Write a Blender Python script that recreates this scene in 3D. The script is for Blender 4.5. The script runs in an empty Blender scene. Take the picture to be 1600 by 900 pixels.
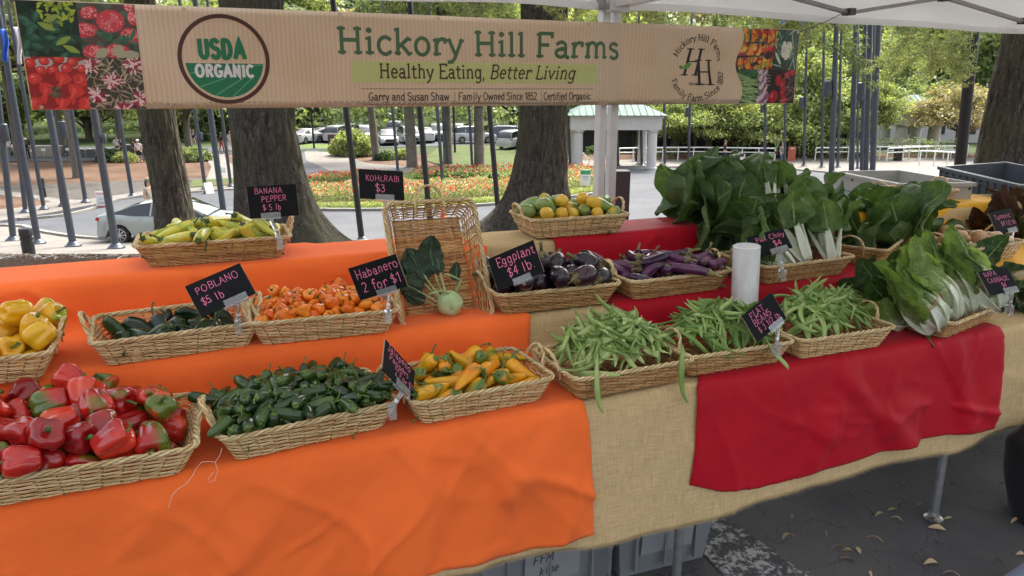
import bpy, bmesh, math, random
import numpy as np
from mathutils import Vector, Matrix, Euler
R = math.radians
SC = bpy.context.scene
COL = SC.collection
random.seed(7)
# ---------------------------------------------------------------- camera
cam_d = bpy.data.cameras.new('camera'); cam = bpy.data.objects.new('camera', cam_d); COL.objects.link(cam)
cam.location = (0, 0, 1.6); cam.rotation_euler = (R(75), 0, 0)
cam_d.lens = 26; cam_d.sensor_width = 36; cam_d.clip_start = .05; cam_d.clip_end = 2000
SC.camera = cam
# ---------------------------------------------------------------- sky and sun
SUN_EL, SUN_AZ = 52, 28          # azimuth clockwise from +Y (the view direction)
w = bpy.data.worlds.new('World'); SC.world = w; w.use_nodes = True
nt = w.node_tree; bg = nt.nodes['Background']
sky = nt.nodes.new('ShaderNodeTexSky'); sky.sky_type = 'NISHITA'; sky.sun_disc = False
sky.sun_elevation = R(SUN_EL); sky.sun_rotation = R(SUN_AZ); sky.air_density = 1.0; sky.dust_density = 6.5; sky.ozone_density = .4
hs = nt.nodes.new('ShaderNodeHueSaturation'); hs.inputs['Saturation'].default_value = .45; nt.links.new(sky.outputs[0], hs.inputs['Color']); nt.links.new(hs.outputs[0], bg.inputs[0]); bg.inputs[1].default_value = .15
sd_ = bpy.data.lights.new('sun', 'SUN'); sun = bpy.data.objects.new('sun', sd_); COL.objects.link(sun)
sd_.energy = 1.4; sd_.angle = R(12); sd_.color = (1, .95, .87)
az, el = R(SUN_AZ), R(SUN_EL)
sun.rotation_euler = Vector((math.sin(az)*math.cos(el), math.cos(az)*math.cos(el), math.sin(el))).to_track_quat('Z', 'Y').to_euler()
vs = SC.view_settings; vs.view_transform = 'Standard'; vs.look = 'None'; vs.gamma = 1; vs.exposure = 1.95; vs.use_curve_mapping = False
try:
    SC.cycles.max_bounces = 7; SC.cycles.transparent_max_bounces = 24; SC.cycles.diffuse_bounces = 4
except Exception: pass
# ---------------------------------------------------------------- helpers: measured frame of the stall
FPX = 1155.6; CP, SP = math.cos(R(15)), math.sin(R(15)); EYE = 1.6
TA = R(22.8); TU = Vector((math.cos(TA), math.sin(TA), 0)); TV = Vector((-math.sin(TA), math.cos(TA), 0)); TP = Vector((-1.07, 1.377, 0))
def T(s, d, z=0): return TP + TU*s + TV*d + Vector((0, 0, z))       # stall frame: s along the tables, d towards the back
def ray(px, py):                                                   # direction from the eye through a photo point
    x = (px-800)/FPX; y = -(py-450)/FPX
    return Vector((x, CP+y*SP, -SP+y*CP))
KN = [(-60, 0), (7, 0), (10, -.62), (15, -1.75), (21, -3.05), (26, -3.55), (33, -3.75), (60, -3.9), (80, -3.7), (110, -3.0), (150, -2.0), (400, 6)]
def gz(y):                                                         # height of the ground at distance y
    for (a, za), (b, zb) in zip(KN, KN[1:]):
        if y <= b: return za + (zb-za)*(y-a)/(b-a)
    return KN[-1][1]
def G(px, py, ymin=3.0):                                           # where the sight line through a photo point meets the ground
    r = ray(px, py); y = ymin; step = .02
    while y < 390:
        t = y/r.y
        if EYE + r.z*t <= gz(y): break
        y += step; step = max(.02, y*.002)
    t = y/r.y
    return Vector((r.x*t, y, gz(y)))
def at(px, py, y):                                                 # point on the sight line at distance y
    r = ray(px, py); t = y/r.y; return Vector((r.x*t, y, EYE + r.z*t))
def OND(px, py, d):                                                # where the sight line meets the upright plane d behind the stall's front edge
    r = ray(px, py); t = (TP.dot(TV)+d)/r.dot(TV); p = r*t; return Vector((p.x, p.y, EYE+p.z))
# ---------------------------------------------------------------- helpers: objects
def meta(o, label=None, cat=None, group=None, kind=None):
    if label: o['label'] = label
    if cat: o['category'] = cat
    if group: o['group'] = group
    if kind: o['kind'] = kind
    return o
def empty(name, loc=(0, 0, 0), rz=0, label=None, cat=None, group=None, parent=None):
    o = bpy.data.objects.new(name, None); COL.objects.link(o); o.location = loc; o.rotation_euler = (0, 0, rz); o.empty_display_size = .05
    if parent: o.parent = parent
    return meta(o, label, cat, group)
def link(name, me, parent=None, mat=None, loc=None, rot=None, scale=None):
    o = bpy.data.objects.new(name, me); COL.objects.link(o)
    if parent: o.parent = parent
    if mat is not None:
        if not me.materials: me.materials.append(mat)
        elif me.materials[0] is not mat:
            o.material_slots[0].link = 'OBJECT'; o.material_slots[0].material = mat
    if loc is not None: o.location = loc
    if rot is not None: o.rotation_euler = rot
    if scale is not None: o.scale = (scale,)*3 if isinstance(scale, (int, float)) else scale
    return o
def smooth(me, ang=None):
    me.polygons.foreach_set('use_smooth', [True]*len(me.polygons))
    if ang is not None:
        try: me.set_sharp_from_angle(angle=R(ang))
        except Exception: pass
    return me
def copy_tree(o, parent=None):
    c = o.copy(); COL.objects.link(c)
    if parent: c.parent = parent
    for ch in list(o.children): copy_tree(ch, c)
    return c
class MB:                                                          # collects shapes, links them as ONE mesh object
    def __init__(s): s.v = []; s.f = []; s.m = []; s.uv = None
    def add(s, v, f, mi=0):
        n = len(s.v); s.v += [tuple(p) for p in v]; s.f += [tuple(i+n for i in q) for q in f]; s.m += [mi]*len(f); return s
    def box(s, c, d, rz=0, mi=0, M=None, taper=1):
        x, y, z = (q/2 for q in d); cz, sz = math.cos(rz), math.sin(rz); V_ = []
        for kz in (-1, 1):
            k = taper if kz > 0 else 1
            for kx, ky in ((-1, -1), (1, -1), (1, 1), (-1, 1)):
                a, b = kx*x*k, ky*y*k
                p = Vector((c[0]+a*cz-b*sz, c[1]+a*sz+b*cz, c[2]+kz*z)); V_.append(M @ p if M else p)
        return s.add(V_, [(3, 2, 1, 0), (4, 5, 6, 7), (0, 1, 5, 4), (1, 2, 6, 5), (2, 3, 7, 6), (3, 0, 4, 7)], mi)
    def tube(s, pts, r, n=6, mi=0, cap=True, closed=False, flat=1.0, up=None):
        pts = [Vector(p) for p in pts]; N = len(pts); rings = []
        rr = r if isinstance(r, (list, tuple)) else [r]*N
        prev = None
        for i, p in enumerate(pts):
            if closed: t = pts[(i+1) % N]-pts[i-1]
            else: t = pts[min(i+1, N-1)]-pts[max(i-1, 0)]
            if t.length < 1e-9: t = Vector((0, 0, 1))
            t.normalize()
            if up is not None: a = Vector(up)-t*t.dot(Vector(up))
            elif prev is None: a = t.orthogonal()
            else: a = prev-t*t.dot(prev)
            if a.length < 1e-6: a = t.orthogonal()
            a.normalize(); prev = a; b = t.cross(a)
            rings.append([p+(a*math.cos(2*math.pi*k/n)*flat+b*math.sin(2*math.pi*k/n))*rr[i] for k in range(n)])
        V_ = [q for g in rings for q in g]; Fc = []
        for i in range(N if closed else N-1):
            j = (i+1) % N
            for k in range(n):
                k2 = (k+1) % n; Fc.append((i*n+k, i*n+k2, j*n+k2, j*n+k))
        if cap and not closed: Fc += [tuple(reversed(range(n))), tuple(range((N-1)*n, N*n))]
        return s.add(V_, Fc, mi)
    def lathe(s, prof, n=16, c=(0, 0, 0), mi=0, M=None):           # prof: (radius, z)
        V_ = []; Fc = []
        for r_, z in prof:
            for k in range(n):
                a = 2*math.pi*k/n; p = Vector((c[0]+r_*math.cos(a), c[1]+r_*math.sin(a), c[2]+z)); V_.append(M @ p if M else p)
        for i in range(len(prof)-1):
            for k in range(n):
                k2 = (k+1) % n; Fc.append((i*n+k, i*n+k2, (i+1)*n+k2, (i+1)*n+k))
        Fc += [tuple(reversed(range(n))), tuple(range((len(prof)-1)*n, len(prof)*n))]
        return s.add(V_, Fc, mi)
    def grid(s, P, closed_u=False, mi=0):                          # P[i][j] points
        n, m = len(P), len(P[0]); V_ = [q for row in P for q in row]; Fc = []
        for i in range(n if closed_u else n-1):
            for j in range(m-1):
                i2 = (i+1) % n; Fc.append((i*m+j, i2*m+j, i2*m+j+1, i*m+j+1))
        return s.add(V_, Fc, mi)
    def mesh(s, name, sm=True, ang=None):
        me = bpy.data.meshes.new(name); me.from_pydata(s.v, [], s.f); 
        if any(s.m): me.polygons.foreach_set('material_index', s.m)
        if sm: smooth(me, ang)
        me.update(); return me
    def build(s, name, mats, parent=None, loc=None, rot=None, sm=True, ang=40, **k):
        me = s.mesh(name, sm, ang)
        for m in (mats if isinstance(mats, (list, tuple)) else [mats]): me.materials.append(m)
        o = link(name, me, parent, None, loc, rot)
        return meta(o, **k) if k else o
def bevel(o, wd=.004, seg=2):
    m = o.modifiers.new('bevel', 'BEVEL'); m.width = wd; m.segments = seg; m.limit_method = 'ANGLE'; m.angle_limit = R(40); return o
# ---------------------------------------------------------------- helpers: materials
def hexc(h): 
    h = h.lstrip('#'); c = [int(h[i:i+2], 16)/255 for i in (0, 2, 4)]
    return tuple((x/12.92 if x <= .04045 else ((x+.055)/1.055)**2.4) for x in c)+(1,)
def lin(c): return tuple(c)+(1,) if len(c) == 3 else tuple(c)
class NT:
    def __init__(s, name):
        s.m = bpy.data.materials.new(name); s.m.use_nodes = True; s.t = s.m.node_tree; s.b = s.t.nodes['Principled BSDF']; s.out = s.t.nodes['Material Output']
    def n(s, ty, **k):
        nd = s.t.nodes.new('ShaderNode'+ty)
        for a, v in k.items():
            if a.startswith('i_'): nd.inputs[a[2:].replace('_', ' ')].default_value = v
            else: setattr(nd, a, v)
        return nd
    def l(s, a, b): s.t.links.new(a, b)
    def co(s, kind='Object', scale=None, rnd=False):
        c = s.n('TexCoord').outputs[kind]
        if rnd:
            oi = s.n('ObjectInfo'); ad = s.n('VectorMath', operation='MULTIPLY_ADD'); s.l(oi.outputs['Random'], ad.inputs[0]); ad.inputs[1].default_value = (17, 31, 47); s.l(c, ad.inputs[2]); c = ad.outputs[0]
        if scale is not None:
            mp = s.n('Mapping'); mp.inputs['Scale'].default_value = scale if hasattr(scale, '__len__') else (scale,)*3; s.l(c, mp.inputs[0]); c = mp.outputs[0]
        return c
    def noise(s, co, scale, detail=3, rough=.55, out='Fac', dist=0):
        nd = s.n('TexNoise'); nd.inputs['Scale'].default_value = scale; nd.inputs['Detail'].default_value = detail; nd.inputs['Roughness'].default_value = rough; nd.inputs['Distortion'].default_value = dist
        s.l(co, nd.inputs['Vector']); return nd.outputs[out]
    def ramp(s, fac, stops, interp='LINEAR'):
        nd = s.n('ValToRGB'); cr = nd.color_ramp; cr.interpolation = interp
        while len(cr.elements) < len(stops): cr.elements.new(.5)
        for e, (p, c) in zip(cr.elements, stops): e.position = p; e.color = lin(c) if not isinstance(c, str) else hexc(c)
        s.l(fac, nd.inputs[0]); return nd.outputs[0]
    def mix(s, fac, a, b, mode='MIX'):
        nd = s.n('Mix', data_type='RGBA', blend_type=mode)
        for v, i in ((fac, 0), (a, 6), (b, 7)):
            if hasattr(v, 'links'): s.l(v, nd.inputs[i])
            else: nd.inputs[i].default_value = v if i == 0 else (lin(v) if not isinstance(v, str) else hexc(v))
        return nd.outputs[2]
    def math(s, op, a, b=None, c=None):
        nd = s.n('Math', operation=op)
        for v, i in ((a, 0), (b, 1), (c, 2)):
            if v is None: continue
            if hasattr(v, 'links'): s.l(v, nd.inputs[i])
            else: nd.inputs[i].default_value = v
        return nd.outputs[0]
    def mapr(s, v, a, b, c=0, d=1):
        nd = s.n('MapRange'); s.l(v, nd.inputs[0])
        for i, q in enumerate((a, b, c, d)): nd.inputs[i+1].default_value = q
        return nd.outputs[0]
    def bump(s, h, strength=.3, dist=.01):
        nd = s.n('Bump'); nd.inputs['Strength'].default_value = strength; nd.inputs['Distance'].default_value = dist; s.l(h, nd.inputs['Height']); s.l(nd.outputs[0], s.b.inputs['Normal']); return nd
    def set(s, col=None, rough=None, metal=None, spec=None, **k):
        for nm, v in (('Base Color', col), ('Roughness', rough), ('Metallic', metal), ('Specular IOR Level', spec)):
            if v is None: continue
            if hasattr(v, 'links'): s.l(v, s.b.inputs[nm])
            else: s.b.inputs[nm].default_value = (hexc(v) if isinstance(v, str) else lin(v)) if nm == 'Base Color' else v
        for nm, v in k.items(): s.b.inputs[nm.replace('_', ' ')].default_value = v
        return s.m
def plain(name, col, rough=.6, metal=0, spec=.5, nz=0, nscale=8, bump=0, bscale=40):
    t = NT(name); c = hexc(col) if isinstance(col, str) else lin(col)
    if nz:
        f = t.noise(t.co(rnd=True), nscale, 5); d = tuple(x*(1-nz) for x in c[:3]); e = tuple(min(1, x*(1+nz)) for x in c[:3])
        t.set(col=t.ramp(f, [(.3, d), (.7, e)]))
    else: t.set(col=c)
    if bump: t.bump(t.noise(t.co(), bscale, 4), bump, .01)
    return t.set(rough=rough, metal=metal, spec=spec)
# ---------------------------------------------------------------- vegetables: shapes
def organ(L, prof, nseg=14, nring=14, lobes=0, lobe_d=0, groove=2.0, bend=0, wob=0, seed=0, twist=0, flat=1.0, side=0):
    """body along +Z from 0 to L; prof(t)->(radius, z) ; bend = arc angle"""
    rn = random.Random(seed); ph = rn.random()*6.28; ks = [(rn.uniform(-1, 1), rn.randint(2, 5), rn.random()*6.28, rn.uniform(.5, 2.5)) for _ in range(5)]
    V_ = []; 
    for i in range(nring+1):
        t = i/nring; r0, z = prof(t)
        for k in range(nseg):
            a = 2*math.pi*k/nseg; r = r0
            if lobes: r *= 1-lobe_d*(1-abs(math.sin(lobes*(a+ph+twist*t)/2)))**groove
            if wob:
                for (w_, kk, p_, q_) in ks: r *= 1+wob*w_*math.sin(kk*a+p_+q_*t*5)*.45
            x, y = r*math.cos(a)*flat, r*math.sin(a); zz = z
            if bend:
                th = bend*(zz/L-.5); Rr = L/bend; xx = Rr-(Rr-x)*math.cos(th); zz = (Rr-x)*math.sin(th)+L/2; x = xx
            V_.append((x, y, zz-L/2))
    F_ = [(i*nseg+k, i*nseg+(k+1) % nseg, (i+1)*nseg+(k+1) % nseg, (i+1)*nseg+k) for i in range(nring) for k in range(nseg)]
    F_ += [tuple(reversed(range(nseg))), tuple(range(nring*nseg, (nring+1)*nseg))]
    return V_, F_
def pl(pts):                                                       # piecewise smooth profile through (t, r, z)
    def f(t):
        for (a, b) in zip(pts, pts[1:]):
            if t <= b[0]+1e-9:
                u = (t-a[0])/(b[0]-a[0]); u2 = u
                return (a[1]+(b[1]-a[1])*u2, a[2]+(b[2]-a[2])*u2)
        return pts[-1][1:]
    return f
def cap_prof(L, R0, tip=.5, top=.8, pw=.5, fat=.55):               # elongated body: pointed tip at z=0, shoulder at z=L
    def f(t):
        z = L*(.5-.5*math.cos(math.pi*t)); u = z/L
        r = R0*min(1, (u/fat)**tip if u < fat else 1)
        if u > fat: r = R0*(1-(1-top)*((u-fat)/(1-fat))**2)
        r *= min(1, (max(0, 1-u)/.06)**.5 if u > .94 else 1); r *= min(1, (u/.04)**.5 if u < .04 else 1)
        return max(r, R0*.03), z
    return f
def stem_mesh(name, L, r, curl=.6, r2=None, cap_r=0, n=6, seed=0, cap_z=0, hook=0):
    m = MB(); rn = random.Random(seed); a = rn.random()*6.28; pts = []; N = 6
    for i in range(N+1):
        t = i/N; o = curl*L*t*t*.7; pts.append((math.cos(a)*o, math.sin(a)*o, -L*.12+L*t*(1-.3*curl*t)))
    r2 = r2 or r; m.tube(pts, [r*(1.25-.45*math.sin(min(1, t/N*1.3)*1.57)) if t < N else r2*1.15 for t in range(N+1)], n)
    if cap_r:
        P = []; k = 10
        for i in range(4):
            rr = cap_r*(i/3); P.append([])
            for j in range(k+1):
                b = 2*math.pi*j/k; q = rr*(1+.25*math.sin(5*b+seed)*(i/3)**2) if i else r*.9
                P[-1].append((q*math.cos(b), q*math.sin(b), cap_z-.25*cap_r*(i/3)**2+(.12*cap_r if i == 0 else 0)))
        m.grid(P)
    return m.mesh(name)
BELL = [(0, .02, .10), (.07, .13, .03), (.16, .24, .01), (.28, .34, .08), (.42, .42, .26), (.56, .475, .48), (.68, .50, .66), (.78, .465, .81), (.86, .36, .90), (.92, .24, .90), (.97, .12, .84), (1, .03, .80)]
def catmull(pts):
    P_ = [np.array(p) for p in pts]
    def f(t):
        i = 0
        while i < len(P_)-2 and t > P_[i+1][0]: i += 1
        a, b = P_[i], P_[i+1]; p0 = P_[max(i-1, 0)]; p3 = P_[min(i+2, len(P_)-1)]
        u = (t-a[0])/(b[0]-a[0])
        q = .5*((2*a)+(b-p0)*u+(2*p0-5*a+4*b-p3)*u*u+(3*a-p0-3*b+p3)*u**3)
        return max(q[1], .004), q[2]
    return f
_b = catmull(BELL)
def veg_defs():
    D = {}
    def mk(kind, i, VF, stem=None, sz=0): D.setdefault(kind, []).append((VF, stem, sz))
    for i in range(5):                                             # bell pepper
        S = .074*[1, .93, 1.06, .97, 1.1][i]; e = [1, 1.12, .92, 1.25, 1.05][i]
        mk('bell', i, organ(S*e, lambda t, S=S, e=e: (_b(t)[0]*S*.96, _b(t)[1]*S*e), 28, 22, [4, 3, 4, 3, 4][i], .25, 1.5, bend=[0, .3, .12, .4, .2][i], wob=.12, seed=i+3, twist=.3), ('bell_stem', .028, .0038, [.5, .9, .3, .7, .6][i], .0055, .013, i), S*e*.84)
    for i in range(4):                                             # jalapeno
        L = [.075, .068, .08, .07][i]; mk('jalapeno', i, organ(L, cap_prof(L, .0135, .42, .82, fat=.6), 14, 14, bend=[.25, .5, .1, .35][i], wob=.03, seed=i), ('jal_stem', .026, .0019, [.9, .4, 1.1, .7][i], .0025, .0075, i), L)
    for i in range(5):                                             # habanero
        L = [.043, .038, .046, .04, .036][i]; mk('habanero', i, organ(L, pl([(0, .001, 0), (.12, .007, .003), (.3, .012, .012), (.5, .017, .022), (.7, .0195, .031), (.85, .017, .039), (.95, .010, .0415), (1, .003, .040)]), 16, 14, 3, .2, 1.4, bend=[.4, .1, .6, .3, .2][i], wob=.14, seed=i+9, twist=.8), ('hab_stem', .02, .0013, [.9, .5, 1.2, .3, .7][i], .0018, .006, i), L*.93)
    for i in range(3):                                             # poblano
        L = [.115, .10, .125][i]; mk('poblano', i, organ(L, cap_prof(L, .029, .62, .85, fat=.7), 18, 16, 3, .28, 1.5, bend=[.3, .7, .15][i], wob=.09, seed=i+20, twist=.6, flat=.75), ('pob_stem', .05, .003, [1.1, .6, .9][i], .004, .012, i), L)
    for i in range(4):                                             # banana pepper
        L = [.15, .13, .165, .14][i]; mk('banana', i, organ(L, cap_prof(L, .0185, .42, .82, fat=.62), 14, 18, 3, .10, 2, bend=[.5, .9, .3, 1.1][i], wob=.05, seed=i+30, twist=.5), ('ban_stem', .035, .0028, [.9, 1.2, .5, .8][i], .004, .011, i), L)
    for i in range(4):                                             # short yellow frying pepper
        L = [.105, .09, .12, .10][i]; mk('frying', i, organ(L, cap_prof(L, .021, .5, .8, fat=.68), 14, 16, 3, .18, 1.6, bend=[.5, .9, .25, 1.0][i], wob=.07, seed=i+40, twist=.5), ('fry_stem', .035, .0026, [.9, 1.2, .5, .8][i], .0035, .011, i), L)
    for i in range(3):                                             # round eggplant
        L = [.095, .085, .105][i]; mk('eggplant', i, organ(L, lambda t, L=L: (max(.003, .036*(math.sin(math.pi*t)**.62)*(1.08-.28*t)), L*(.5-.5*math.cos(math.pi*t))), 18, 14, bend=[.1, .2, 0][i], wob=.02, seed=i+50), ('egg_stem', .032, .0055, [.3, .6, .1][i], .0065, .029, i), L)
    for i in range(4):                                             # long violet eggplant
        L = [.135, .115, .15, .12][i]; mk('long_eggplant', i, organ(L, lambda t, L=L: (max(.003, .0185*(math.sin(math.pi*min(1, t*1.0))**.5)*(1.12-.35*t)), L*(.5-.5*math.cos(math.pi*t))), 14, 16, bend=[.5, .9, .3, 1.2][i], wob=.02, seed=i+60), ('leg_stem', .034, .0042, [.3, .6, .9, .2][i], .005, .0165, i), L)
    for i in range(3):                                             # small yellow and green squash
        L = [.115, .10, .125][i]; mk('squash', i, organ(L, pl([(0, .003, 0), (.06, .012, .002), (.2, .022, L*.12), (.4, .0265, L*.34), (.6, .024, L*.56), (.78, .018, L*.76), (.9, .014, L*.9), (1, .009, L)]), 20, 16, 8, .05, 1, bend=[.3, .5, .1][i], wob=.02, seed=i+70), ('squ_stem', .018, .006, .2, .007, .009, i), L)
    for i in range(3):                                             # onion with cut neck
        L = [.085, .075, .08][i]; mk('onion', i, organ(L, pl([(0, .004, 0), (.08, .018, .002), (.22, .030, .012), (.4, .033, .026), (.55, .028, .038), (.68, .016, .048), (.8, .010, .056), (.95, .0105, L), (1, .009, L)]), 16, 18, 9, .03, 1, wob=.04, seed=i+80), None, L)
    for i in range(6):                                             # flat bean pod
        L = [.175, .16, .14, .19, .165, .135][i]; cv = [.9, 1.6, .5, 1.3, 2.3, .9][i]; V_ = []; F_ = []; N = 16; n = 6; rn = random.Random(i); w2 = rn.uniform(-.8, .8)
        for k in range(N+1):
            t = k/N; wd = .0088*min(1, (math.sin(math.pi*min(1, max(0, t*1.02-.01)))**.33))*(1 if k not in (0, N) else .15); th = .0024*(1+.45*abs(math.sin(t*math.pi*6.5)))*min(1, 6*t+.2, 6*(1-t)+.2)
            a = cv*(t-.5); Rr = L/cv; c = Vector((Rr*math.sin(a), Rr*(1-math.cos(a)), .013*math.sin(t*6+i)*w2-.018*(2*t-1)**2)); tg = Vector((math.cos(a), math.sin(a), 0)); nr = Vector((-math.sin(a), math.cos(a), 0)); tw = w2*(t-.5)*3+.4*math.sin(i*2.3); up = Vector((0, 0, 1))
            A = nr*math.cos(tw)+up*math.sin(tw); B = up*math.cos(tw)-nr*math.sin(tw)
            for q in range(n):
                b = 2*math.pi*q/n; V_.append(tuple(c+A*wd*math.cos(b)+B*th*math.sin(b)))
        F_ = [(a_*n+q, a_*n+(q+1) % n, (a_+1)*n+(q+1) % n, (a_+1)*n+q) for a_ in range(N) for q in range(n)]+[tuple(reversed(range(n))), tuple(range(N*n, (N+1)*n))]
        mk('bean', i, (V_, F_), None, 0)
    return D
VEG = veg_defs()
BASKET = dict(L=.40, W=.275, l=.335, w=.215, h=.075)
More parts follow.
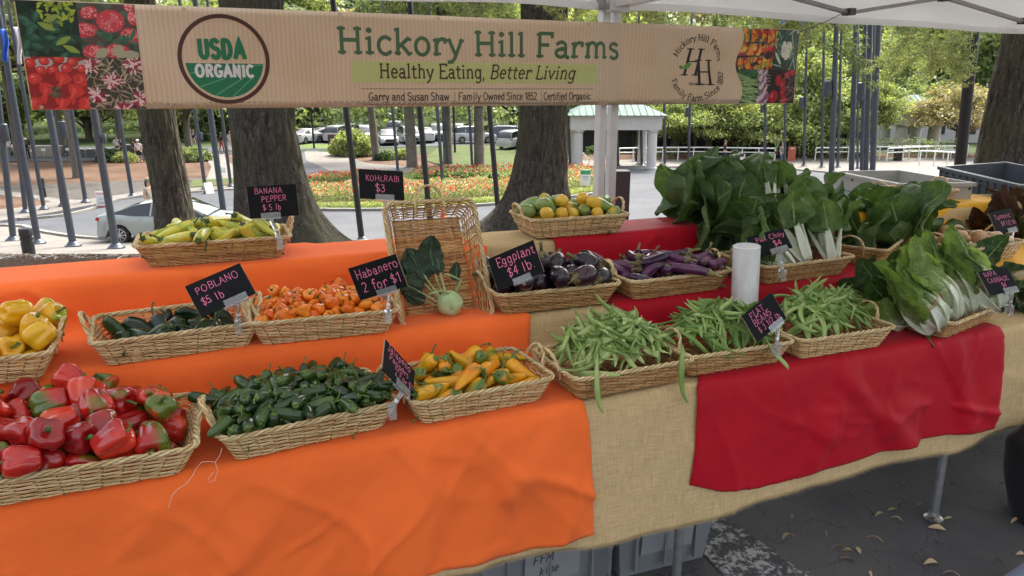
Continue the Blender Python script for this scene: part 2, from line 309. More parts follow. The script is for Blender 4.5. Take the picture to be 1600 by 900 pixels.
# ---------------------------------------------------------------- lettering drawn as strokes
def AR_(cx, cy, rx, ry, a0, a1, n=12): return [(cx+rx*math.cos(R(a0+(a1-a0)*i/n)), cy+ry*math.sin(R(a0+(a1-a0)*i/n))) for i in range(n+1)]
X_ = .66
FONT = {  # char: (advance, strokes, slabs (x, y, left, right))
 'H': (.86, [[(.16, 0), (.16, 1)], [(.68, 0), (.68, 1)], [(.16, .52), (.68, .52)]], [(.16, 0, .13, .13), (.16, 1, .13, .13), (.68, 0, .13, .13), (.68, 1, .13, .13)]),
 'F': (.72, [[(.17, 0), (.17, 1)], [(.17, 1), (.66, 1), (.66, .84)], [(.17, .52), (.52, .52)]], [(.17, 0, .13, .16), (.17, 1, .13, 0)]),
 'E': (.74, [[(.17, 0), (.17, 1)], [(.17, 1), (.66, 1), (.66, .86)], [(.17, .52), (.54, .52)], [(.17, 0), (.68, 0), (.68, .15)]], [(.17, 0, .13, 0), (.17, 1, .13, 0)]),
 'B': (.74, [[(.17, 0), (.17, 1)], [(.17, 1), (.40, 1)]+AR_(.40, .77, .22, .23, 90, -90)+[(.17, .54)], [(.40, .54)]+AR_(.40, .27, .26, .27, 90, -90)+[(.17, 0)]], [(.17, 0, .13, 0), (.17, 1, .13, 0)]),
 'L': (.66, [[(.17, 0), (.17, 1)], [(.17, 0), (.60, 0), (.60, .17)]], [(.17, 0, .13, 0), (.17, 1, .13, .13)]),
 'S': (.66, [AR_(.32, .75, .24, .25, 35, 200)+AR_(.33, .26, .25, .26, 95, -150)], []),
 'G': (.8, [AR_(.42, .5, .32, .5, 50, 320)+[(.70, .42), (.48, .42)]], []), 'O': (.86, [AR_(.42, .5, .33, .5, 0, 360, 24)], []),
 'C': (.74, [AR_(.42, .5, .32, .5, 50, 310, 18)], []), 'A': (.8, [[(.06, 0), (.39, 1), (.72, 0)], [(.18, .33), (.60, .33)]], [(.06, 0, .1, .1), (.72, 0, .1, .1)]),
 'P': (.68, [[(.15, 0), (.15, 1)], [(.15, 1), (.38, 1)]+AR_(.38, .75, .22, .25, 90, -90)+[(.15, .5)]], [(.15, 0, .13, .13), (.15, 1, .13, 0)]),
 'R': (.74, [[(.15, 0), (.15, 1)], [(.15, 1), (.38, 1)]+AR_(.38, .76, .22, .24, 90, -90)+[(.15, .52)], [(.36, .52), (.62, 0)]], []), 'K': (.7, [[(.15, 0), (.15, 1)], [(.60, 1), (.15, .45)], [(.28, .58), (.62, 0)]], []),
 'N': (.78, [[(.13, 0), (.13, 1), (.62, 0), (.62, 1)]], []), 'I': (.3, [[(.15, 0), (.15, 1)]], []), 'T': (.66, [[(.33, 0), (.33, 1)], [(.04, 1), (.62, 1)]], []), 'J': (.6, [[(.2, 1), (.58, 1)], [(.42, 1), (.42, .22)]+AR_(.24, .2, .18, .2, 0, -150)], []),
 'U': (.76, [[(.13, 1), (.13, .28)]+AR_(.37, .28, .24, .28, 180, 360)+[(.61, 1)]], []), 'D': (.8, [[(.15, 0), (.15, 1)], [(.15, 1), (.34, 1)]+AR_(.34, .5, .30, .5, 90, -90)+[(.15, 0)]], []), 'M': (.9, [[(.1, 0), (.16, 1), (.42, .3), (.68, 1), (.76, 0)]], []), 'Y': (.7, [[(.05, 1), (.32, .5), (.6, 1)], [(.32, .5), (.32, 0)]], []),
 'a': (.62, [[(.12, .56)]+AR_(.30, .48, .17, .18, 140, 0)+[(.47, .12), (.54, 0), (.60, .02)], AR_(.28, .19, .19, .17, 60, 360)+[(.47, .24)], [(.47, .38), (.30, .38), (.20, .34)]], []),
 'b': (.64, [[(.14, 1), (.14, 0)], AR_(.33, .33, .20, .33, 150, -150)], [(.14, 1, .1, 0)]),
 'c': (.56, [AR_(.33, .33, .23, .33, 45, 318, 16)], []), 'd': (.68, [AR_(.32, .33, .22, .33, 30, 330, 16), [(.53, 1), (.53, 0)]], [(.53, 0, 0, .1), (.53, 1, .12, 0)]),
 'e': (.60, [[(.09, .36), (.51, .36)]+AR_(.31, .34, .21, .32, 5, 315, 18)], []), 'f': (.44, [[(.20, 0), (.20, .8)]+AR_(.36, .8, .16, .2, 180, 60), [(.06, .64), (.38, .64)]], [(.20, 0, .12, .14)]),
 'g': (.64, [AR_(.31, .34, .21, .32, 0, 360, 18), [(.53, .66), (.53, -.08)]+AR_(.33, -.1, .2, .2, 0, -150)], [(.53, .66, 0, .1)]),
 'h': (.70, [[(.17, 0), (.17, 1)], [(.17, .44)]+AR_(.36, .44, .18, .22, 160, 0)+[(.54, 0)]], [(.17, 0, .12, .11), (.17, 1, .12, 0), (.54, 0, .1, .12)]),
 'i': (.36, [[(.18, 0), (.18, .64)], [(.175, .90), (.185, .91)]], [(.18, 0, .14, .14), (.18, .64, .13, 0)]),
 'k': (.68, [[(.17, 0), (.17, 1)], [(.54, .64), (.20, .30)], [(.30, .38), (.56, 0)]], [(.17, 0, .12, .10), (.17, 1, .12, 0), (.54, .64, .13, .10), (.56, 0, .08, .1)]),
 'l': (.36, [[(.18, 0), (.18, 1)]], [(.18, 0, .14, .14), (.18, 1, .13, 0)]),
 'm': (1.04, [[(.17, 0), (.17, .64)], [(.17, .44)]+AR_(.345, .44, .165, .22, 160, 0)+[(.51, 0)], [(.51, .44)]+AR_(.685, .44, .165, .22, 160, 0)+[(.85, 0)]], [(.17, 0, .12, .1), (.17, .64, .12, 0), (.51, 0, .08, .1), (.85, 0, .08, .12)]),
 'n': (.70, [[(.17, 0), (.17, .64)], [(.17, .44)]+AR_(.36, .44, .18, .22, 160, 0)+[(.54, 0)]], [(.17, 0, .12, .1), (.17, .64, .12, 0), (.54, 0, .1, .12)]),
 'o': (.62, [AR_(.31, .33, .23, .33, 0, 360, 22)], []), 'p': (.64, [[(.15, -.32), (.15, .64)], AR_(.33, .33, .20, .32, 150, -150)], [(.15, -.32, .1, .12)]),
 'r': (.52, [[(.17, 0), (.17, .64)], [(.17, .40), (.26, .60), (.38, .65), (.48, .62), (.48, .50)]], [(.17, 0, .12, .16), (.17, .64, .12, 0)]),
 's': (.52, [AR_(.25, .49, .165, .165, 30, 200, 8)+AR_(.26, .165, .175, .17, 90, -150, 10)], []),
 't': (.46, [[(.20, .86), (.20, .18)]+AR_(.34, .17, .14, .16, 180, 300), [(.06, .64), (.40, .64)]], []), 'u': (.7, [[(.17, .64), (.17, .2)]+AR_(.34, .2, .17, .2, 180, 350)+[(.52, .3)], [(.53, .64), (.53, 0)]], [(.17, .64, .12, 0), (.53, .64, .12, 0), (.53, 0, 0, .12)]),
 'v': (.62, [[(.08, .64), (.30, 0), (.53, .64)]], [(.08, .64, .1, .1), (.53, .64, .1, .08)]), 'w': (.9, [[(.06, .64), (.24, 0), (.43, .6), (.62, 0), (.82, .64)]], []),
 'y': (.62, [[(.08, .64), (.31, .03)], [(.55, .64), (.28, -.12), (.18, -.26), (.05, -.27)]], [(.08, .64, .1, .1), (.55, .64, .1, .08)]),
 'x': (.6, [[(.08, .64), (.5, 0)], [(.5, .64), (.08, 0)]], []), 'z': (.55, [[(.08, .62), (.48, .62), (.08, 0), (.5, 0)]], []),
 ',': (.3, [[(.14, .04), (.10, -.16)]], []), '.': (.26, [[(.12, 0), (.14, .02)]], []), ' ': (.34, [], []), '|': (.4, [[(.2, .95), (.2, .72)], [(.2, .62), (.2, .42)], [(.2, .30), (.2, .10)], [(.2, 0), (.2, -.2)]], []),
 '$': (.6, [AR_(.29, .70, .20, .2, 30, 200, 8)+AR_(.30, .28, .21, .2, 90, -150, 10), [(.3, 1.08), (.29, -.1)]], []),
 '0': (.62, [AR_(.3, .5, .22, .5, 0, 360, 20)], []), '1': (.42, [[(.08, .8), (.24, 1), (.24, 0)]], [(.24, 0, .14, .14)]), '2': (.6, [AR_(.28, .74, .2, .26, 160, -30, 8)+[(.08, 0), (.52, 0)]], []), '3': (.58, [AR_(.26, .77, .18, .22, 150, -80, 8)+AR_(.26, .28, .22, .28, 85, -150, 10)], []),
 '4': (.6, [[(.42, 0), (.42, 1), (.06, .32), (.54, .32)]], []), '5': (.58, [[(.48, 1), (.14, 1), (.11, .56)]+AR_(.26, .3, .23, .3, 110, -150, 12)], []), '8': (.6, [AR_(.29, .76, .18, .22, 0, 360, 16), AR_(.29, .27, .22, .27, 0, 360, 16)], []), '/': (.4, [[(.04, -.05), (.36, 1.0)]], []),
}
def offset_ribbon(pts, w_, ends=True):
    pts = [Vector(p) for p in pts]; closed = (pts[0]-pts[-1]).length < 1e-6 and len(pts) > 3
    if closed: pts = pts[:-1]
    n = len(pts); L_, Rr = [], []
    for i in range(n):
        if closed: a, b = pts[i-1], pts[(i+1) % n]
        else: a, b = pts[max(i-1, 0)], pts[min(i+1, n-1)]
        d1 = (pts[i]-a); d2 = (b-pts[i]); d1 = d1.normalized() if d1.length > 1e-9 else d2.normalized(); d2 = d2.normalized() if d2.length > 1e-9 else d1
        t = (d1+d2); t = t.normalized() if t.length > 1e-6 else d1; k = 1/max(.45, t.dot(d1)); q = Vector((-t.y, t.x))*w_/2*k
        e = Vector((0, 0))
        if not closed and ends: e = -t*w_*.25 if i == 0 else (t*w_*.25 if i == n-1 else e)
        L_.append(pts[i]+q+e); Rr.append(pts[i]-q+e)
    F_ = [(i, (i+1) % n, n+(i+1) % n, n+i) for i in range(n if closed else n-1)]
    return [(p.x, p.y) for p in L_+Rr], F_
def text_geo(s, h, w_=.13, slab=0, shear=0, xs=1.0, track=0, jit=0, seed=1, sub=.12):
    """list of (verts2d, faces); origin at baseline start; total width"""
    out = []; x = 0; rn = random.Random(seed)
    for ch in s:
        adv, st, sl = FONT.get(ch, FONT[' ']); jy = rn.uniform(-jit, jit); js = 1+rn.uniform(-jit, jit); jr = rn.uniform(-jit, jit)*.8
        def mp(p):
            px, py = p[0]*js, p[1]*js; px, py = px-jr*py, py+jr*px+jy; return ((x+(px+py*shear)*xs)*h, py*h)
        segs = []
        for q in st:
            if len(q) == 2 and abs(q[0][0]-q[1][0])+abs(q[0][1]-q[1][1]) < .03: q = AR_(q[0][0], q[0][1], w_*.36, w_*.36, 0, 360, 10); segs.append(('dot', q)); continue
            if jit: q = [(a+rn.uniform(-jit, jit)*.5, b+rn.uniform(-jit, jit)*.5) for a, b in q]
            segs.append(('s', q))
        for ty, q in segs:
            Q = [q[0]]
            for a, b in zip(q, q[1:]):
                k = max(1, int(math.hypot(b[0]-a[0], b[1]-a[1])/max(sub, .05)));
                Q += [(a[0]+(b[0]-a[0])*i/k, a[1]+(b[1]-a[1])*i/k) for i in range(1, k+1)]
            v, f = offset_ribbon([mp(p) for p in Q], w_*h*(1 if ty == 's' else .75)); out.append((v, f))
        if slab:
            for (sx, sy, l, r) in sl:
                yy = sy+(w_*.35 if sy < .3 else -w_*.35)*(1 if sy in (0, 1, .64, .66, -.32) else 0)
                v, f = offset_ribbon([mp(p) for p in ((sx-l, yy), (sx, yy), (sx+r, yy))], w_*.72*h, False); out.append((v, f))
        x += (adv+track)*xs
    return out, x*h
# ---------------------------------------------------------------- the setting: ground, road, paving
from mathutils import noise as mn
def sst(a, b, x): 
    t = max(0, min(1, (x-a)/(b-a))); return t*t*(3-2*t)
_gz0 = gz
def gz(y, x=None):
    return _gz0(y) + (0 if x is None else .47*sst(-3, 1.5, x)*sst(7, 11.5, y)*(1-sst(13.5, 21, y)))
def G(px, py, ymin=3.0):
    r = ray(px, py); y = ymin
    while y < 390:
        t = y/r.y
        if EYE + r.z*t <= gz(y, r.x*t): break
        y += max(.02, y*.001)
    t = y/r.y; return Vector((r.x*t, y, gz(y, r.x*t)))
YL = [-14, -8, -4, -2, 0, 2, 4, 5, 6, 7]+list(range(8, 27))+list(range(28, 62, 2))+list(range(64, 112, 4))+[120, 135, 150, 180, 220, 280, 340, 400]
YL = sorted(set(YL) | {33}); XL = [-300, -200, -140, -100, -80, -60, -50, -40, -30, -25]+list(range(-20, 21))+[25, 30, 40, 50, 60, 80, 100, 140, 200, 300]
# materials
def mat_mulch():
    t = NT('mulch'); c = t.co('Object'); n1 = t.noise(c, 26, 6, .7); n2 = t.noise(c, .35, 3)
    a = t.ramp(n1, [(.32, (.04, .022, .014)), (.5, (.12, .070, .045)), (.63, (.22, .145, .10)), (.75, (.36, .29, .22))])
    b = t.ramp(n2, [(.4, (1, 1, 1)), (.65, (.62, .58, .5))]); t.set(col=t.mix(1, a, b, 'MULTIPLY'), rough=.95, spec=.2); t.bump(n1, .6, .04); return t.m
def mat_asphalt(name='asphalt', k=1.0, crack=True):
    t = NT(name); c = t.co('Object'); n1 = t.noise(c, 320, 3, .8); n2 = t.noise(c, 1.6, 5, .6); n3 = t.noise(c, 9, 4)
    col = t.ramp(n1, [(.35, (.028*k, .028*k, .029*k)), (.55, (.055*k, .054*k, .053*k)), (.70, (.10*k, .10*k, .10*k)), (.78, (.30*k, .29*k, .28*k))])
    col = t.mix(1, col, t.ramp(n2, [(.3, (.7, .7, .72)), (.7, (1.25, 1.22, 1.18))]), 'MULTIPLY')
    h = n1
    if crack:
        v = t.n('TexVoronoi', feature='DISTANCE_TO_EDGE'); v.inputs['Scale'].default_value = 7; dd = t.noise(c, 5, 3, out='Color'); mx = t.mix(.18, c, dd); t.l(mx, v.inputs['Vector'])
        cr = t.mapr(v.outputs['Distance'], 0, .018, 0, 1); fade = t.mapr(n3, .40, .52, 0, 1); cr2 = t.math('MAXIMUM', cr, fade)
        col = t.mix(cr2, (.035, .034, .033), col); h = t.math('ADD', t.math('MULTIPLY', n1, .4), cr2)
    t.set(col=col, rough=.86, spec=.3); t.bump(h, .5, .006); return t.m
def mat_concrete(name='concrete', base=(.185, .172, .152)):
    t = NT(name); c = t.co('Object'); n1 = t.noise(c, 3, 6, .65); n2 = t.noise(c, 90, 3)
    b = base; col = t.ramp(n1, [(.3, tuple(x*.78 for x in b)), (.7, tuple(x*1.12 for x in b))])
    br = t.n('TexBrick'); br.inputs['Scale'].default_value = .16; br.inputs['Mortar Size'].default_value = .004; br.offset = 0; br.inputs['Color1'].default_value = br.inputs['Color2'].default_value = (1, 1, 1, 1); br.inputs['Mortar'].default_value = (.72, .71, .69, 1); t.l(c, br.inputs['Vector'])
    col = t.mix(1, col, br.outputs['Color'], 'MULTIPLY')
    t.set(col=col, rough=.9, spec=.3); t.bump(n2, .2, .004); return t.m
def mat_grass(name='grass', a=(.035, .055, .018), b=(.10, .13, .04)):
    t = NT(name); c = t.co('Object'); n1 = t.noise(c, 14, 6, .7); n2 = t.noise(c, .5, 3)
    f = t.math('ADD', t.math('MULTIPLY', n1, .7), t.math('MULTIPLY', n2, .3)); col = t.ramp(f, [(.35, a), (.62, b), (.75, tuple(x*1.3 for x in b))]); n4 = t.noise(c, .45, 5, .7); col = t.mix(t.mapr(n4, .50, .62, 0, .55 if name == 'grass' else .12), col, (.13, .085, .05)); t.set(col=col, rough=.95, spec=.2); t.bump(n1, .8, .05); return t.m
def mat_road():
    t = NT('road_asphalt'); c = t.co('Object'); n1 = t.noise(c, .8, 5, .65); n2 = t.noise(c, 60, 3); n3 = t.noise(c, .25, 3); col = t.ramp(n1, [(.3, (.060, .065, .073)), (.7, (.088, .093, .102))]); col = t.mix(t.mapr(n3, .5, .68, 0, .5), col, (.112, .112, .112)); v = t.n('TexVoronoi', feature='DISTANCE_TO_EDGE'); v.inputs['Scale'].default_value = .35; t.l(t.mix(.1, c, t.noise(c, 1.5, 3, out='Color')), v.inputs['Vector']); col = t.mix(t.mapr(v.outputs['Distance'], 0, .006, .6, 0), col, (.05, .05, .055)); t.set(col=col, rough=.9, spec=.25); t.bump(n2, .2, .004); return t.m
M_mulch = mat_mulch(); M_asph = mat_asphalt(k=1.75); M_road = mat_road(); M_conc = mat_concrete(); M_curb = mat_concrete('kerb_concrete', (.25, .235, .21)); M_grass = mat_grass(); M_lawn = mat_grass('bright_lawn', (.06, .095, .025), (.14, .19, .05)); M_under = mat_grass('woodland_floor', (.02, .035, .012), (.06, .09, .03))
V_, F_ = [], []
for y in YL:
    for x in XL: V_.append((x, y, gz(y, x)))
nx = len(XL); F_ = [(j*nx+i, j*nx+i+1, (j+1)*nx+i+1, (j+1)*nx+i) for j in range(len(YL)-1) for i in range(nx-1)]
MB().add(V_, F_).build('ground', M_mulch, ang=60, kind='structure')
def drape(poly, off):
    bm = bmesh.new(); vs_ = [bm.verts.new((p[0], p[1], 0)) for p in poly]; bm.faces.new(vs_); bmesh.ops.triangulate(bm, faces=bm.faces[:])
    xs = [p[0] for p in poly]; ys = [p[1] for p in poly]
    for vals, ax in ((YL, 1), (XL, 0)):
        arr = ys if ax else xs
        for v in vals:
            if min(arr) < v < max(arr):
                co = (0, v, 0) if ax else (v, 0, 0); no = (0, 1, 0) if ax else (1, 0, 0)
                bmesh.ops.bisect_plane(bm, geom=bm.verts[:]+bm.edges[:]+bm.faces[:], dist=1e-5, plane_co=co, plane_no=no)
    for v in bm.verts: v.co.z = gz(v.co.y, v.co.x)+off
    bmesh.ops.recalc_face_normals(bm, faces=bm.faces[:])
    for f in bm.faces:
        if f.normal.z < 0: f.normal_flip()
    return bm
def dens(pts, closed=True, step=1.2, sub=None):
    out = []; n = len(pts)
    for i in range(n if closed else n-1):
        a, b = Vector(pts[i]), Vector(pts[(i+1) % n]); k = max(1, int((b-a).length/step)); out += [a.lerp(b, j/k) for j in range(k)]
    if not closed: out.append(Vector(pts[-1]))
    return out
def chaik(p, n=2, closed=True):
    for _ in range(n):
        q = []; N = len(p)
        for i in range(N if closed else N-1):
            a, b = Vector(p[i]), Vector(p[(i+1) % N]); q += [a.lerp(b, .25), a.lerp(b, .75)]
        if not closed: q = [Vector(p[0])]+q+[Vector(p[-1])]
        p = q
    return p
def sheet(name, poly, mat, off, world=False, soft=0, **k):
    P = [Vector(p).to_2d() if world else (Vector(((p[0]-800)/1116*p[1], p[1])) if len(p) == 3 else G(*p).to_2d()) for p in poly]
    if soft: P = chaik(P, soft)
    bm = drape(P, off); me = bpy.data.meshes.new(name); bm.to_mesh(me); bm.free(); smooth(me); me.materials.append(mat)
    o = link(name, me); return meta(o, kind='structure')
def kerb(name, pts, wd=.16, h=.13, closed=False, soft=2, mat=None, world=False):
    P = [Vector(p).to_2d() if world else G(*p).to_2d() for p in pts]
    P = dens(chaik(P, soft, closed), closed, .7); n = len(P); L_, Rr = [], []
    for i in range(n):
        a = P[(i-1) % n] if closed else P[max(i-1, 0)]; b = P[(i+1) % n] if closed else P[min(i+1, n-1)]; t = (b-a).normalized(); q = Vector((-t.y, t.x))*wd/2; L_.append(P[i]+q); Rr.append(P[i]-q)
    rows = [[(p.x, p.y, gz(p.y, p.x)-.05) for p in L_], [(p.x, p.y, gz(p.y, p.x)+h) for p in L_], [(p.x, p.y, gz(p.y, p.x)+h) for p in Rr], [(p.x, p.y, gz(p.y, p.x)-.05) for p in Rr]]
    if closed: rows = [r+[r[0]] for r in rows]
    MB().grid(rows).build(name, mat or M_curb, ang=30, kind='structure')
sheet('market_asphalt', [(-14, -13), (16, -13), (16, 6.2), (4, 5.2), (-14, 4.2)], M_asph, .012, world=True)
kerb('market_kerb', [(-14, 4.25), (4, 5.25), (16, 6.25)], .16, .12, world=True, soft=0)
ROAD = [(-60, 356), (30, 352), (60, 362), (117, 371), (224, 378), (400, 381), (540, 379), (640, 22.6, 1), (760, 22.4, 1), (900, 22.4, 1), (1010, 23, 1), (1300, 26, 1), (1480, 29, 1), (1420, 300), (1362, 284), (1320, 274), (1260, 268), (1180, 264), (1000, 262.5), (900, 262), (860, 262.5), (600, 264), (556, 266), (520, 260), (480, 251), (452, 256), (420, 272), (372, 298), (300, 303), (190, 312), (150, 328), (100, 340)]
sheet('pavement_left', [(-160, 410), (0, 403), (120, 401), (230, 393), (400, 388), (560, 386), (660, 20.5, 1), (760, 20.5, 1), (1010, 20.5, 1), (1290, 20.5, 1), (1700, 21, 1), (1800, 300), (1800, 250), (1500, 247), (1200, 248.5), (980, 250), (880, 251), (870, 262), (640, 264), (372, 284), (300, 291), (215, 301), (130, 313), (96, 312), (0, 297), (-60, 294), (-160, 296), (-160, 304), (0, 305), (80, 315), (60, 322), (0, 328), (-160, 338)], M_conc, .02)
sheet('road', ROAD, M_road, .035)
kerb('road_kerb_near', [(-60, 357), (30, 353), (60, 363), (117, 372), (224, 379), (400, 382), (540, 380), (640, 377)], .18, .10, soft=1)
kerb('road_kerb_far', [(1500, 349), (1420, 299), (1362, 283), (1320, 273.5), (1260, 267.5), (1180, 263.5), (1000, 262), (860, 262)], .18, .12, soft=1)
kerb('road_kerb_left', [(372, 297), (300, 302), (190, 311), (150, 327), (100, 339), (30, 345)], .18, .12, soft=1)
sheet('branch_road', [(440, 262), (478, 236), (500, 236), (486, 247), (560, 282), (552, 292), (470, 300), (400, 290)], M_road, .045)
sheet('sidewalk', [(478, 251), (560, 288), (600, 292), (650, 288), (690, 272), (640, 262), (575, 256), (520, 238), (476, 238)], M_conc, .055)
sheet('parking_lot', [(440, 236), (740, 227), (860, 224), (880, 214), (860, 208), (440, 208)], M_road, .05)
sheet('lawn_strip', [(470, 232.5), (520, 232.5), (522, 226), (470, 225)], M_lawn, .06)
sheet('grass_bank', [(690, 228), (860, 226), (880, 258), (700, 262), (660, 250)], M_grass, .06)
sheet('grass_patch', [(296, 294), (362, 290), (372, 282), (372, 279), (300, 283)], M_grass, .06)
sheet('upper_path', [(320, 288), (372, 286), (366, 262), (350, 244), (372, 236), (340, 236), (320, 244), (330, 262)], M_conc, .05)
sheet('market_ground', [(-200, 250), (0, 253), (200, 252), (330, 243), (372, 240), (372, 230), (-200, 230)], M_road, .05)
sheet('woodland_floor', [(-290, 66), (290, 66), (290, 395), (-290, 395)], M_under, .02, world=True)
# planted island in the middle of the roundabout
ISL = [(400, 326), (500, 331.5), (650, 330), (775, 322), (900, 310), (960, 299.5), (982, 290), (974, 280), (940, 270), (880, 266), (760, 267), (660, 270), (560, 279), (480, 290), (400, 310)]
sheet('island_grass', ISL, M_lawn, .12, soft=2)
kerb('island_kerb', ISL, .2, .16, closed=True)
sheet('island_path', [(590, 291), (640, 296), (800, 297), (860, 292), (860, 284), (800, 285), (700, 288), (640, 289)], M_conc, .16)
sheet('flower_soil', [(420, 322), (500, 327), (650, 325), (775, 317), (890, 305), (950, 294), (968, 286), (950, 276), (900, 272), (880, 283), (775, 297), (650, 300), (500, 303), (420, 310)], M_mulch, .15, soft=1)
# worn white stripe under the table
def mat_stripe():
    t = NT('worn_paint'); c = t.co('Object'); n1 = t.noise(c, 22, 6, .75); n2 = t.noise(c, 70, 3, .7); f = t.math('ADD', t.math('MULTIPLY', n1, .75), t.math('MULTIPLY', n2, .25))
    t.set(col=t.ramp(f, [(.49, (.045, .045, .045)), (.56, (.36, .355, .34))]), rough=.85); return t.m
sheet('painted_stripe', [(.52, 2.78), (.70, 2.76), (1.02, 2.12), (1.3, 1.5), (.95, 1.4), (.74, 2.08)], mat_stripe(), .016, world=True)
# ---------------------------------------------------------------- trees and plants
def mat_bark(name, c1, c2, sc=9):
    t = NT(name); c = t.co('Object', (1, 1, .30), rnd=False); n1 = t.noise(c, sc*2.6, 8, .78, dist=1.2); n2 = t.noise(t.co('Object'), 40, 4, .8); n3 = t.noise(t.co('Object'), 1.3, 3)
    col = t.ramp(n1, [(.36, tuple(x*.35 for x in c1)), (.5, c1), (.66, c2)]); col = t.mix(t.mapr(n2, .60, .68, 0, .6), col, (.40, .42, .36)); col = t.mix(t.mapr(n3, .45, .62, 0, .7), col, (.105, .105, .06))
    t.set(col=col, rough=.95, spec=.2); t.bump(n1, 1.0, .05); return t.m
M_bark = mat_bark('oak_bark', (.085, .072, .058), (.20, .18, .15)); M_bark2 = mat_bark('grey_bark', (.15, .13, .11), (.30, .27, .23)); M_twig = plain('twig', (.07, .055, .04), .9)
def mat_leaf(name, stops, trans=.42, haze=.2, rough=.5, clump=1.2, spec=.35):
    t = NT(name); c = t.co('Object', rnd=True); n = t.noise(c, clump, 3, .6); 
    g = t.n('NewGeometry'); f = t.math('ADD', t.math('MULTIPLY', n, .62), t.math('MULTIPLY', g.outputs['Random Per Island'], .42))
    oi = t.n('ObjectInfo'); f2 = t.math('ADD', f, t.math('MULTIPLY', t.math('SUBTRACT', oi.outputs['Random'], .5), .16))
    col = t.mix(haze, t.ramp(f2, stops), (.40, .42, .30)); t.set(col=col, rough=rough, spec=spec)  # pale tint mixed into the leaf colour stands in for haze in the air
    tr = t.n('BsdfTranslucent'); t.l(t.mix(1, col, (1.3, 1.35, .7), 'MULTIPLY'), tr.inputs[0]); ms = t.n('MixShader'); ms.inputs[0].default_value = trans
    t.l(t.b.outputs[0], ms.inputs[1]); t.l(tr.outputs[0], ms.inputs[2]); t.l(ms.outputs[0], t.out.inputs[0]); return t.m
L_green = mat_leaf('leaf_green', [(.25, (.035, .065, .02)), (.45, (.10, .155, .045)), (.6, (.19, .26, .075)), (.75, (.33, .38, .12))])
L_light = mat_leaf('leaf_light', [(.25, (.07, .11, .03)), (.45, (.17, .23, .06)), (.6, (.30, .35, .10)), (.75, (.42, .42, .13))])
L_autumn = mat_leaf('leaf_autumn', [(.25, (.09, .09, .04)), (.45, (.22, .19, .08)), (.6, (.34, .24, .14)), (.75, (.42, .34, .2))])
L_dark = mat_leaf('leaf_dark', [(.25, (.015, .035, .014)), (.5, (.04, .08, .03)), (.7, (.09, .15, .05))], haze=.05)
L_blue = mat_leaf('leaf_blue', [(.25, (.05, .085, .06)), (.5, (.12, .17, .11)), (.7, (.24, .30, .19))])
def leaves(P, rn, size, asp=.55, nrm=None):
    """P: array of centres -> list of verts, faces; each leaf a folded pair of triangles"""
    V_, F_ = [], []; n = len(P); A = np.random.RandomState(rn.randrange(99999)); d = A.normal(size=(n, 3)); d /= np.linalg.norm(d, axis=1)[:, None]; e = A.normal(size=(n, 3)); e -= d*(e*d).sum(1)[:, None]; e /= np.linalg.norm(e, axis=1)[:, None]
    s = size*A.uniform(.6, 1.3, n)[:, None]; a = P-d*s; b = P+e*s*asp; c = P+d*s; q = P-e*s*asp
    V_ = np.stack([a, b, c, q], 1).reshape(-1, 3); F_ = np.arange(4*n).reshape(n, 4)
    return [tuple(v) for v in V_.tolist()], [tuple(f) for f in F_.tolist()]
def crown_mesh(name, seed, rx, rz, n_clump, per, size, fill=.55, asp=.55, low=-.6):
    rn = random.Random(seed); A = np.random.RandomState(seed); cs = []
    for i in range(n_clump):
        while True:
            v = A.uniform(-1, 1, 3)
            if fill < np.linalg.norm(v) < 1 and v[2] > low: break
        cs.append(v*np.array([rx, rx, rz]))
    P = np.concatenate([c+A.normal(size=(per, 3))*np.array([rx, rx, rz*.7])*.13*A.uniform(.6, 1.3) for c in cs])
    v, f = leaves(P, rn, size, asp); me = bpy.data.meshes.new(name); me.from_pydata(v, [], f); me.update(); return me, cs
def limb_mesh(name, cs, rx, base, seed, r0=.12):
    m = MB(); rn = random.Random(seed)
    for c in cs[::2]:
        c = Vector(c); s = Vector((rn.uniform(-.1, .1), rn.uniform(-.1, .1), base*rn.uniform(.3, 1))); mid = s.lerp(c, .5)+Vector((rn.uniform(-.1, .1), rn.uniform(-.1, .1), -.08))*rx
        m.tube([s, s.lerp(mid, .6), mid, c.lerp(mid, .3), c], [r0, r0*.7, r0*.5, r0*.3, r0*.1], 5)
    return m.mesh(name)
CR = {}
for k, (rx, rz, nc, per, sz, fill) in dict(round=(3.4, 3.0, 60, 190, .15, .3), tall=(3.0, 5.0, 80, 190, .17, .25), wide=(4.6, 2.4, 70, 190, .15, .2), forest=(6.5, 8.5, 110, 200, .30, .3), small=(2.2, 1.7, 40, 150, .10, .2)).items():
    me, cs = crown_mesh('crown_'+k, hash(k) % 97 if 0 else len(k)*7+3, rx, rz, nc, per, sz, fill); CR[k] = (me, limb_mesh('limbs_'+k, cs, rx, -rz*.9, 3, .10 if k != 'forest' else .2), rx, rz)
def tree(px, py, kind, mat, h, scale=1.0, label='', name='tree', tr=.2, group=None, bark=None, lean=0, wx=None, cat='tree'):
    b = G(px, py) if wx is None else Vector((wx[0], wx[1], gz(wx[1]))); me, lm, rx, rz = CR[kind]
    t = empty(name, b, random.uniform(0, 6.28) if abs(lean) < 1e-6 else 0, label, cat, group)
    zc = h-rz*scale*.9
    m = MB(); m.tube([(0, 0, -.2), (0, 0, .25), (lean*.3, .02, zc*.5), (lean, 0, zc*.95), (lean*1.1, 0, zc+rz*.4*scale)], [tr*1.5, tr*1.1, tr*.95, tr*.75, tr*.2], 9); m.build('trunk', bark or M_bark2, t)
    link('limb', lm, t, bark or M_bark2, (lean, 0, zc), None, scale); link('crown', me, t, mat, (lean, 0, zc), (0, 0, random.uniform(0, 6)), scale); return t
random.seed(11)
